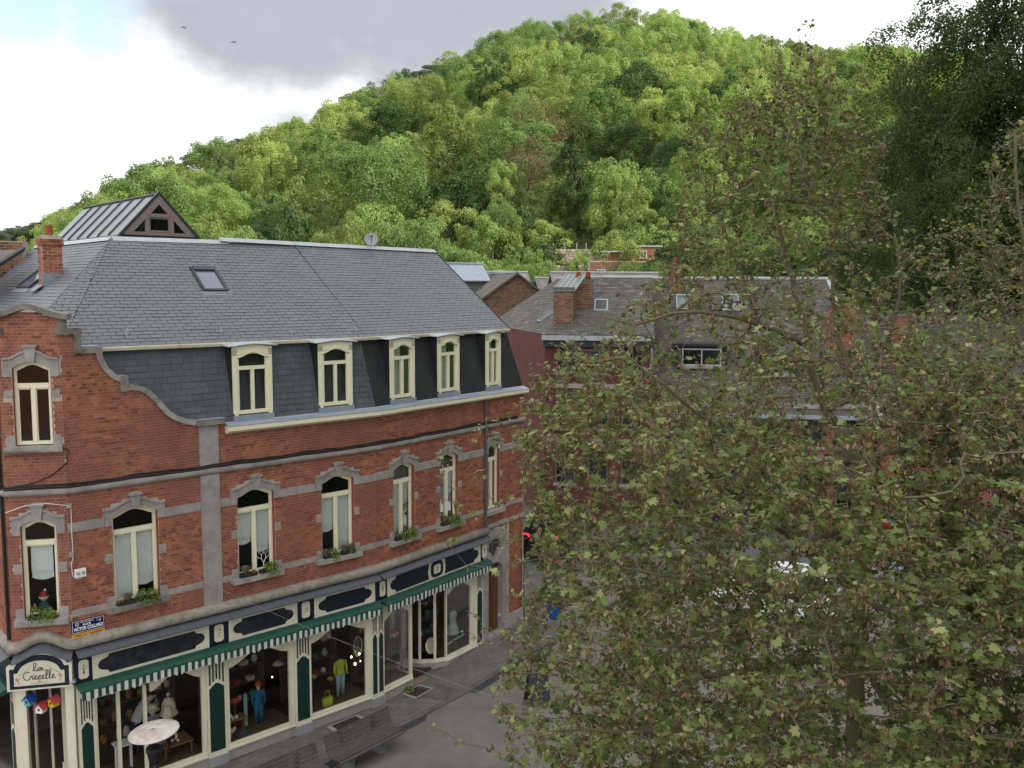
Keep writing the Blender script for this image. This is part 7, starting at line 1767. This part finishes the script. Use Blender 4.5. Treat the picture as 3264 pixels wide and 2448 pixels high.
# vines and shrub between the terrace walls
for x0, x1, yy, lab in ((1765, 1845, 845, 'upper row of green vines below the terrace wall'), (1770, 1845, 866, 'lower row of green vines below the terrace wall')):
    a = at_depth(x0, yy, 87); b = at_depth(x1, yy, 87); t = thing('vine_row', lab, 'vines', tuple(a)); V = []; n = 260; g = RNG
    p = np.array(a)[None]*(1 - g.random((n, 1))) if False else np.array([a.lerp(b, random.random()) for _ in range(n)]) + g.normal(scale=(.1, .2, .18), size=(n, 3))
    s = .13; tt = g.normal(size=(n, 3)); tt /= np.linalg.norm(tt, axis=1)[:, None]; bb = np.cross(tt, g.normal(size=(n, 3))); bb /= np.linalg.norm(bb, axis=1)[:, None]
    np_mesh('foliage', np.stack([p - tt*s, p + bb*s, p + tt*s, p - bb*s], 1).reshape(-1, 3), np.arange(4*n).reshape(n, 4), LM['lime'], t); MB().tube([a + W3(0, 0, -.5), b + W3(0, 0, -.5)], .04, 4).build('wire', M['bark'], t)
b = at_depth(1862, 862, 86); plant('terrace_shrub', 'clipped bright green shrub at the end of the terrace', b + W3(0, 0, -.8), 2.2, 2.6, 'bush', 'lime', 0, cat='shrub')
# distant ridge on the left
fr = []
for attempt in range(1500):
    az = rg.uniform(-33, -20.5); r = rg.uniform(420, 560); x, y = r*math.sin(R(az)), r*math.cos(R(az))
    if any((x-a)**2 + (y-b)**2 < 13.5**2 for a, b in fr): continue
    z = float(hill_z(x, y)) - 1; hh = cap_h(x, y, z, rg.uniform(12, 16))
    if hh < 5: continue
    fr.append((x, y)); plant('distant_tree', 'dark tree with haze-tinted leaves on the distant ridge', (x, y, z), hh, rg.uniform(17, 23), 'round', 'far', rg.randrange(2), 'trees on the distant ridge')
    if len(fr) > 170: break
# tall shaded trees on the steep valley side to the right
SHP['bigfine'] = dict(n=42000, size=.0125, rad=(1, 1, 1.1), nb=130, br=(.12, .24), shell=(.45, 1.02))
SHP['bigloose'] = dict(n=36000, size=.0115, rad=(.85, .85, 1.2), nb=110, br=(.10, .22), shell=(.4, 1.06))
VS = [(2120, 210, 700, 58, 380, 'bigfine', 'dark dense tree under the feathery one on the valley side'), (2260, 130, 700, 56, 420, 'bigfine', 'dark spreading tree below the huge one on the valley side'), (1985, 260, 640, 66, 260, 'bigfine', 'dark round tree beside the fresh green one on the valley side'), (2060, 20, 620, 62, 400, 'bigloose', 'tall feathery dark tree standing out against the sky'), (2190, -70, 640, 58, 460, 'bigfine', 'huge dark tree at the edge of the valley side'), (1935, 165, 560, 72, 200, 'bigfine', 'fresh green tree in front of the dark valley side'),
      (2330, -180, 650, 60, 480, 'bigfine', 'very tall shaded tree high on the valley side'), (2060, 330, 760, 52, 300, 'bigfine', 'shaded tree below the feathery dark tree'), (2220, 360, 800, 50, 320, 'bigloose', 'shaded tree low on the valley side beyond the plane tree'), (1810, 270, 560, 92, 190, 'bigloose', 'green tree where the hill meets the valley side'), (1700, 345, 560, 98, 170, 'bigfine', 'rounded green tree beyond the brick chimney'), (1600, 410, 580, 95, 150, 'bigfine', 'low rounded tree behind the long brick house'), (1930, 430, 700, 60, 230, 'bigfine', 'dark tree behind the low brick house'), (1510, 410, 560, 96, 130, 'bigloose', 'loose green tree beside the upper brick block')]
for x, yt, yb, r, w, shape, lab in VS:
    d = pix(x*1.4756, 900); k = math.hypot(d.x, d.y); b = Vector((d.x/k*r, d.y/k*r, 0)); b.z = float(hill_z(b.x, b.y)) - .5
    dt = pix(x*1.4756, yt*1.4756); topz = H + dt.z/math.hypot(dt.x, dt.y)*r
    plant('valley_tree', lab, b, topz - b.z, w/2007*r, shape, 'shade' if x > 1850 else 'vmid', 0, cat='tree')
for i in range(46):     # unseen rest of the wood up the slope, planted for its shade
    az = rg.uniform(36, 118); r = rg.uniform(52, 92); x, y = r*math.sin(R(az)), r*math.cos(R(az)); z = float(hill_z(x, y))
    plant('valley_tree', 'unseen shade-casting tree of the wood on the steep valley side', (x, y, z - .5), rg.uniform(14, 19), rg.uniform(11, 15), 'round', 'shade', rg.randrange(2), 'trees on the valley side')
# ================================================================== plane trees in the square
M['plane_bark'] = mat('plane_bark', (.115, .102, .072), .9, .3, 5, .4, 25, coord='World', col2=(.155, .115, .038), n2scale=3.0)
M['twig'] = mat('plane_twig', (.15, .122, .095), .9, .25, 8, coord='World')
PLS = [(0, (.070, .104, .028)), (.3, (.125, .170, .046)), (.65, (.190, .232, .074)), (.9, (.27, .30, .115)), (1, (.36, .36, .17))]
PL = leafmat('plane_leaf', PLS, .55, .3, var=.15, scale=1.2); PL1 = leafmat('plane_leaf_single', PLS, .55, .3, isl='object', var=.15, scale=1.2)
BR = leafmat('dried_catkin', [(0, (.145, .082, .045)), (.5, (.24, .148, .082)), (1, (.38, .275, .17))], .9, .12, var=.2, scale=2)
SB = mat('seed_ball', (.135, .078, .050), .95, .35, 90, .6, 160)
def leaf_template():
    half = [(1.0, 0), (.60, 24), (.93, 46), (.52, 70), (.74, 98), (.40, 138)]
    pts = [(r*math.cos(R(a)), r*math.sin(R(a))) for r, a in half] + [(-.10, 0.0)] + [(r*math.cos(R(a)), -r*math.sin(R(a))) for r, a in half[:0:-1]]
    V = [(0.12, 0, .0)] + [(x, y, -.22*abs(y) - .12*max(0, x)**2 + .05*math.cos(7*math.atan2(y, x))) for x, y in pts]
    n = len(pts); F = [(0, 1 + i, 1 + (i+1) % n) for i in range(n)]
    return np.array(V), np.array(F)
LT, LF = leaf_template()
def leaf_field(p, d, up, s):
    """p (n,3) base, d direction (n,3), up approx normal, s size"""
    d = d/np.linalg.norm(d, axis=1)[:, None]; y = np.cross(up, d); y /= np.linalg.norm(y, axis=1)[:, None] + 1e-9; z = np.cross(d, y)
    V = p[:, None] + (LT[None, :, 0, None]*d[:, None] + LT[None, :, 1, None]*y[:, None] + LT[None, :, 2, None]*z[:, None])*s[:, None, None]
    n = len(p); F = (LF[None] + (np.arange(n)*len(LT))[:, None, None]).reshape(-1, 3)
    return V.reshape(-1, 3), F, d, y, z
LEAFME = None
def plane_tree(label, axis, depth, profile, limbs, N, seed, nleaf=300, nball=300, leafscale=1.0):
    global LEAFME, BALLME
    g = np.random.default_rng(seed)
    def pt(x, y, Y): return np.array(at_depth(x, y, Y))
    base = at_depth(axis(1900), 1900, depth); gz = street_z(base.x, base.y)
    t = thing('plane_tree', label, 'tree', (base.x, base.y, gz)); off = np.array(t.location)
    nodes = []; par = []; rad0 = []
    def addchain(pts, parent, step=.14, wob=.008):
        pts = [np.array(q) for q in pts]; ids = []
        last = pts[0]; cur = parent
        # resample with catmull-rom
        P_ = [pts[0]] + pts + [pts[-1]]
        for i in range(1, len(P_)-2):
            p0, p1, p2, p3 = P_[i-1], P_[i], P_[i+1], P_[i+2]; L = np.linalg.norm(p2-p1); m = max(1, int(L/step))
            for k in range(m):
                u = k/m; q = wob*g.normal(size=3) + .5*((2*p1) + (-p0+p2)*u + (2*p0-5*p1+4*p2-p3)*u*u + (-p0+3*p1-3*p2+p3)*u**3)
                nodes.append(q); par.append(cur); cur = len(nodes)-1; ids.append(cur)
        nodes.append(pts[-1]); par.append(cur); ids.append(len(nodes)-1); return ids
    main = []
    tr = addchain([(base.x, base.y, gz - .2), (base.x, base.y, gz + 3)] + [pt(*q) for q in limbs[0]], -1); main.append(tr)
    for lm in limbs[1:]:
        q = [pt(*a) for a in lm]; A_ = np.array(nodes); d_ = np.linalg.norm(A_ - q[0], axis=1) + .25*np.maximum(0, A_[:, 2] - q[0][2]); k = int(np.argmin(d_))
        main.append(addchain([nodes[k]] + q, k))
    # twig tips filling the crown
    tips = []
    ys = [a for a, b in profile]; xs_ = [b for a, b in profile]; zt = at_depth(2000, ys[0], depth).z; zb = at_depth(2000, ys[-1], depth).z
    while len(tips) < N:
        yy = g.uniform(ys[0], ys[-1])
        xl = np.interp(yy, ys, xs_); ax = axis(yy); r = (ax - xl)/FPX*depth*.97
        if g.random() > ((r/3.4)**1.3 + .06)*float(np.interp(yy, [200, 400, 900, 1100, 1300], [.75, .66, .60, .78, 1.0])): continue
        a = g.uniform(0, 2*np.pi); rr = r*g.random()**.42
        if g.random() < .022: rr = r*g.uniform(1.0, 1.22)
        c = at_depth(ax, yy, depth); q = (c.x + rr*math.cos(a), c.y + rr*math.sin(a), c.z)
        nz = math.sin(q[0]*3.1 + 1.3*math.sin(q[1]*2.3) + seed) * math.sin(q[1]*2.9 + q[2]*1.1) + math.sin(q[2]*3.7 + q[0]*1.7)
        if nz < -.35 and g.random() < .72: continue
        tips.append(q)
    for k in range(int(N*.012)):     # upright shoots above the crown
        yy = g.uniform(ys[0] + 30, ys[0] + 700); xl = np.interp(yy, ys, xs_); ax = axis(yy); r = (ax - xl)/FPX*depth; a = g.uniform(0, 2*np.pi); c = at_depth(ax, yy, depth)
        rr = r*g.uniform(.5, 1.0); h_ = g.uniform(.2, .5)
        for f in (.4, .7, 1.0): tips.append((c.x + rr*math.cos(a), c.y + rr*math.sin(a), c.z + h_*f))
    tips = np.array(tips); A_ = np.array(nodes)
    dist = np.array([np.min(np.linalg.norm(A_ - q, axis=1)) for q in tips]); order = np.argsort(dist)
    twigs = []; axz = np.array([base.x, base.y])
    from mathutils import kdtree
    kd = None
    for cnt_, i in enumerate(order):
        q = tips[i]
        if cnt_ % 220 == 0:
            kd = kdtree.KDTree(len(nodes))
            for j_, q_ in enumerate(nodes): kd.insert(q_, j_)
            kd.balance()
        best = None
        for co, j_, d_ in kd.find_n(q, 14):
            if d_ < .07: continue
            c_ = d_ + .55*max(0, co[2] - q[2] + .05)
            if best is None or c_ < best[0]: best = (c_, j_, d_)
        if best is None: continue
        ofs, k, L = 0, best[1], best[2]; b = nodes[k]
        out = np.append((q[:2] - axz), 0); out /= np.linalg.norm(out) + 1e-6
        hi = np.clip((q[2] - 9.5)/3, 0, 1)
        m1 = b + (q - b)*.45 + out*L*.05 + np.array([0, 0, -.10*L + .02]) + g.normal(scale=.05*L, size=3)
        m2 = b + (q - b)*.75 + g.normal(scale=.04*L, size=3) + np.array([0, 0, -.06*L*hi])
        ids = addchain([b, m1, m2, q], ofs + k, .20); twigs.append((ids, hi))
    # long upright shoots in the upper crown, drooping ends low down
    n = len(nodes); NP = np.array(nodes); kids = [[] for _ in range(n)]
    for i, p in enumerate(par):
        if p >= 0: kids[p].append(i)
    rad = np.zeros(n)
    for i in range(n-1, -1, -1):
        rad[i] = .0028 if not kids[i] else (sum(rad[k]**2.55 for k in kids[i]))**(1/2.55)
    rad = np.minimum(rad*1.0, .105); 
    for j, ids in enumerate(main):
        for k, i in enumerate(ids): rad[i] = max(rad[i], (.105 if j == 0 else .034)*(1 - (.3 if j == 0 else .85)*k/len(ids)) if True else 0)
        pts = [nodes[i] for i in ids]; rr = [rad[i] for i in ids]
        if j == 0: rr[0] *= 1.5
        if j and par[ids[0]] >= 0: pts = [nodes[par[ids[0]]]] + pts; rr = [rr[0]] + rr
        MB().tube([Vector(q) for q in pts], rr, 10).build('trunk' if j == 0 else 'limb', M['plane_bark'], t, smooth=True)
    mb = MB()
    for ids, hi in twigs:
        p0 = par[ids[0]]; pts = [Vector(nodes[p0])] + [Vector(nodes[i]) for i in ids]; rr = [min(rad[p0], rad[ids[0]])] + [rad[i] for i in ids]
        mb.tube(pts, rr, 4 if max(rr) < .012 else 6, mi=0 if max(rr) > .011 else 1, caps=False)
    mb.build('branches', [M['plane_bark'], M['twig']], t, smooth=True, kind='stuff')
    # leaves, catkins, seed balls
    LP, LD, LU, LS, BP, BS, SP = [], [], [], [], [], [], []
    for ids, hi in twigs:
        pts = NP[ids]; m = len(ids); tip = pts[-1]; dr = pts[-1] - pts[max(0, m-3)]; dr = dr/(np.linalg.norm(dr) + 1e-6)
        nl = g.integers(5, 9) if hi < .2 else (g.integers(3, 7) if hi < .5 else g.integers(2, 6))
        for k in range(nl):
            f = 1 - .75*(k/nl); q = pts[int(f*(m-1))] + g.normal(scale=.012, size=3)
            a = g.uniform(0, 2*np.pi); side = np.array([math.cos(a), math.sin(a), g.uniform(-.25, .45)]); side = side + dr*.5; side /= np.linalg.norm(side)
            LP.append(q + side*g.uniform(.02, .06)); LD.append(side + np.array([0, 0, -.55*g.random()])); LU.append(np.array([0, 0, 1.0]) + g.normal(scale=.5, size=3))
            LS.append((.028 + .042*g.random()**1.7)*(1 - .22*hi)*leafscale if k else .03)
        for k in range(g.integers(5, 10) if hi < .3 else g.integers(2, 5)):
            q = pts[g.integers(max(0, m-4), m)]; BP.append(q + np.append(g.normal(scale=.02, size=2), -g.uniform(.0, .03))); BS.append(g.uniform(.017, .037)*(1 - .3*hi))
        if g.random() < (.27 if hi > .25 else .08):
            for k in range(g.integers(1, 3)): q = pts[g.integers(0, m)]; SP.append((q, q + np.append(g.normal(scale=.02, size=2), -g.uniform(.03, .08)), g.uniform(.0150, .0200)))
    LP, LD, LU, LS = map(np.array, (LP, LD, LU, LS)); o = np.array(O); o_ = np.argsort(np.linalg.norm(LP - o, axis=1)/LS)
    vis = np.array([0 < (lambda d: d[1])(q - o) and abs((q - o)[0]/(q - o)[1]) < .56 and -.62 < (q - o)[2]/(q - o)[1] < .36 for q in LP]); first = [i for i in o_ if vis[i]][:nleaf]; fs = set(first); rest = np.array([i for i in range(len(LP)) if i not in fs])
    V, F, *_ = leaf_field(LP[rest], LD[rest], LU[rest], LS[rest]); np_mesh('foliage', V, F, PL, t, kind='stuff')
    if LEAFME is None:
        ob = np_mesh('leaf', LT, LF, PL1); LEAFME = ob.data; bpy.data.objects.remove(ob)
    _, _, d, y, z = leaf_field(LP[first], LD[first], LU[first], LS[first]) if len(first) else (0, 0, [], [], [])
    for k, i in enumerate(first):
        ob = bpy.data.objects.new('leaf', LEAFME); COL.objects.link(ob); ob.parent = t; s = LS[i]; p = LP[i] - off
        ob.matrix_basis = Matrix(((d[k][0]*s, y[k][0]*s, z[k][0]*s, p[0]), (d[k][1]*s, y[k][1]*s, z[k][1]*s, p[1]), (d[k][2]*s, y[k][2]*s, z[k][2]*s, p[2]), (0, 0, 0, 1)))
    BP, BS = np.array(BP), np.array(BS); m = len(BP); VV = []; 
    for k in range(2):
        a = g.uniform(0, 2*np.pi, m); h = np.stack([np.cos(a), np.sin(a), g.uniform(-.3, .3, m)], 1)*(BS*.42)[:, None]; dn = np.stack([g.normal(scale=.35, size=m), g.normal(scale=.35, size=m), -np.ones(m)], 1)*BS[:, None]
        VV.append(np.stack([BP, BP + h + dn*.5, BP + dn*1.25, BP - h*.8 + dn*.65], 1).reshape(-1, 3))
    V = np.concatenate(VV); np_mesh('catkins', V, np.arange(len(V)).reshape(-1, 4), BR, t, kind='stuff')
    SP.sort(key=lambda q: np.linalg.norm(q[1] - o)); mb = MB(); st = MB()
    bm_ = MB().ball((0, 0, 0), 1.0, 9, 7); ball = None
    for k, (a, b, r) in enumerate(SP):
        st.tube([Vector(a), Vector(b)], .0013, 3, caps=False)
        if k < nball:
            if ball is None:
                ball = bm_.build('seed_ball', SB, None, smooth=True); BALLD = ball.data; bpy.data.objects.remove(ball); ball = True
            ob = bpy.data.objects.new('seed_ball', BALLD); COL.objects.link(ob); ob.parent = t; ob.location = Vector(b - off); ob.scale = (r, r, r)
        else: mb.ball(Vector(b), r, 8, 6)
    mb.build('seed_balls', SB, t, smooth=True, kind='stuff'); st.build('seed_stalks', M['twig'], t, kind='stuff')
    return len(LP), len(SP), len(nodes)
ax1 = lambda y: float(np.interp(y, [0, 150, 350, 600, 900, 1150, 1350, 1500, 1900, 2500], [2600, 2600, 2530, 2490, 2510, 2600, 2675, 2712, 2740, 2735]))
PROF1 = [(215, 2540), (270, 2420), (330, 2320), (400, 2235), (500, 2190), (620, 2165), (750, 2140), (850, 2080), (950, 1970), (1050, 1790), (1150, 1670), (1300, 1600), (1450, 1575), (1600, 1590), (1750, 1630), (1900, 1625), (2050, 1560), (2200, 1500), (2350, 1470), (2550, 1520), (2800, 1700), (3100, 2100)]
D1 = 9.1
LIMBS1 = [
 [(2742, 1915, 9.1), (2747, 1694, 9.1), (2712, 1470, 9.1), (2673, 1358, 9.1)],
 [(2631, 1305, 9.1), (2594, 1200, 9.0), (2575, 1080, 9.0), (2563, 1010, 9.0), (2531, 942, 8.9), (2521, 879, 8.9), (2490, 760, 8.8), (2470, 620, 8.7)],
 [(2715, 1263, 9.0), (2784, 1158, 8.9), (2831, 1074, 8.8), (2852, 1000, 8.8), (2870, 880, 8.7), (2850, 740, 8.7)],
 [(2710, 1247, 9.3), (2705, 1168, 9.5), (2673, 1095, 9.6), (2657, 974, 9.7), (2655, 816, 9.8), (2640, 600, 9.9), (2635, 400, 9.9)],
 [(2560, 1090, 8.9), (2450, 1045, 8.7), (2320, 1005, 8.5), (2210, 991, 8.4), (2140, 1000, 8.3), (2020, 1040, 8.2), (1930, 1010, 8.2)],
 [(2500, 1140, 9.3), (2430, 1050, 9.5), (2380, 930, 9.7), (2330, 800, 9.8), (2290, 680, 9.9)],
 [(2600, 1480, 8.8), (2440, 1440, 8.3), (2300, 1370, 7.9), (2150, 1260, 7.6), (2060, 1180, 7.5), (1960, 1090, 7.5)],
 [(2560, 1600, 9.4), (2350, 1560, 9.9), (2150, 1500, 10.4), (2000, 1468, 10.8), (1850, 1460, 11.1)],
 [(2600, 1760, 8.6), (2480, 1690, 8.0), (2370, 1650, 7.6), (2300, 1560, 7.4), (2180, 1420, 7.3)],
 [(2560, 1900, 8.7), (2400, 1870, 8.2), (2240, 1850, 7.9), (2050, 1820, 7.7), (1880, 1790, 7.6)],
 [(2620, 2020, 8.8), (2480, 2020, 8.2), (2300, 2050, 7.6), (2100, 2060, 7.2), (1900, 2000, 7.0)],
 [(2600, 2100, 9.6), (2350, 2140, 10.2), (2050, 2180, 10.7), (1800, 2160, 11.0), (1640, 2080, 11.2), (1560, 2000, 11.3)],
 [(2600, 2260, 8.9), (2350, 2300, 8.3), (2100, 2330, 7.9), (1850, 2330, 7.8), (1650, 2340, 7.8)],
 [(2850, 1700, 8.9), (2980, 1640, 8.6), (3100, 1540, 8.3), (3200, 1400, 8.1)],
 [(2860, 1960, 8.7), (3000, 1980, 8.2), (3130, 2000, 7.9), (3260, 1980, 7.6)],
 [(2760, 1640, 8.2), (2790, 1580, 7.4), (2780, 1500, 6.8)], [(2730, 2050, 8.2), (2680, 2120, 7.3), (2600, 2200, 6.5)], [(2800, 2200, 8.3), (2880, 2270, 7.5), (3000, 2330, 6.9)],
 [(2900, 1420, 9.4), (3010, 1300, 9.7), (3080, 1150, 9.9), (3100, 1000, 10.0)]]
print('plane tree 1', plane_tree('large plane tree with spring leaves, brown catkins and many seed balls in the square', ax1, D1, PROF1, LIMBS1, 13600, 3))
ax2 = lambda y: float(np.interp(y, [0, 1000, 2500], [3400, 3420, 3470]))
PROF2 = [(330, 3300), (420, 3210), (550, 3120), (700, 3020), (850, 2960), (1000, 2920), (1200, 2880), (1500, 2860), (1900, 2850), (2300, 2850), (2700, 2950)]
LIMBS2 = [[(3470, 2200, 9.9), (3450, 1800, 9.9), (3430, 1500, 9.9), (3425, 1350, 9.9)], [(3350, 1250, 9.7), (3260, 1130, 9.5), (3200, 1000, 9.4), (3160, 850, 9.3), (3130, 700, 9.3)], [(3380, 1200, 9.5), (3320, 1000, 9.3), (3270, 800, 9.2), (3240, 600, 9.2), (3235, 420, 9.2)],
          [(3350, 1600, 9.6), (3200, 1560, 9.2), (3050, 1480, 8.9)], [(3360, 1900, 9.7), (3180, 1900, 9.3), (3000, 1850, 9.0)], [(3480, 1250, 10.2), (3500, 1000, 10.3), (3490, 700, 10.3)]]
print('plane tree 2', plane_tree('second plane tree with upright twigs standing beside the large one', ax2, 9.9, PROF2, LIMBS2, 5600, 9, 150, 200))
# ---------- aircraft high in the sky
M['jet'] = mat('jet_grey', (.10, .12, .15), .5, .1, 2)
def jet(x, y, label):
    c = at_depth(x, y, 1900); t = thing('jet_aircraft', label, 'aircraft', tuple(c), 'two jets flying past'); f = Vector((-1, .25, .02)).normalized(); s = Vector((.25, 1, -.35)).normalized(); u = f.cross(s)
    if u.z < 0: u = -u
    T = lambda a, b, h: c + f*a + s*b + u*h
    MB().tube([T(8, 0, 0), T(5, 0, .3), T(1, 0, .5), T(-4, 0, .5), T(-7, 0, .4)], [.1, .6, .9, .85, .5], 8).build('fuselage', M['jet'], t, smooth=True)
    for sg in (-1, 1): MB().add([T(2, sg*.7, .2), T(-3.5, sg*5, .1), T(-5, sg*5, .1), T(-5, sg*.7, .2), T(2, sg*.7, .35), T(-3.5, sg*5, .2), T(-5, sg*5, .2), T(-5, sg*.7, .35)], [(0, 1, 2, 3), (7, 6, 5, 4), (0, 4, 5, 1), (1, 5, 6, 2), (2, 6, 7, 3)]).build('wing', M['jet'], t)
    MB().add([T(-4, -.06, 1), T(-6.3, -.06, 3.2), T(-7.6, -.06, 3.2), T(-7, -.06, .8), T(-4, .06, 1), T(-6.3, .06, 3.2), T(-7.6, .06, 3.2), T(-7, .06, .8)], [(0, 1, 2, 3), (7, 6, 5, 4), (0, 4, 5, 1), (1, 5, 6, 2), (2, 6, 7, 3)]).build('tail_fin', M['jet'], t)
jet(583, 88, 'grey jet aircraft, the higher of two'); jet(742, 135, 'grey jet aircraft, the lower of two')
# ---------- festoon wires from the facade to the tree
wa = FA(-6.9, .03, 6.15); wb = Vector(at_depth(1900, 2330, 8.4)); wr = thing('festoon_wire', 'thin pale wire slung from the brick facade towards the plane tree', 'wire', tuple(wa))
MB().tube([wa.lerp(wb, k/14) + W3(0, 0, -1.0*4*(k/14)*(1-k/14)*.25) for k in range(15)], .0012, 4).build('wire', M['plinth_blue'], wr)
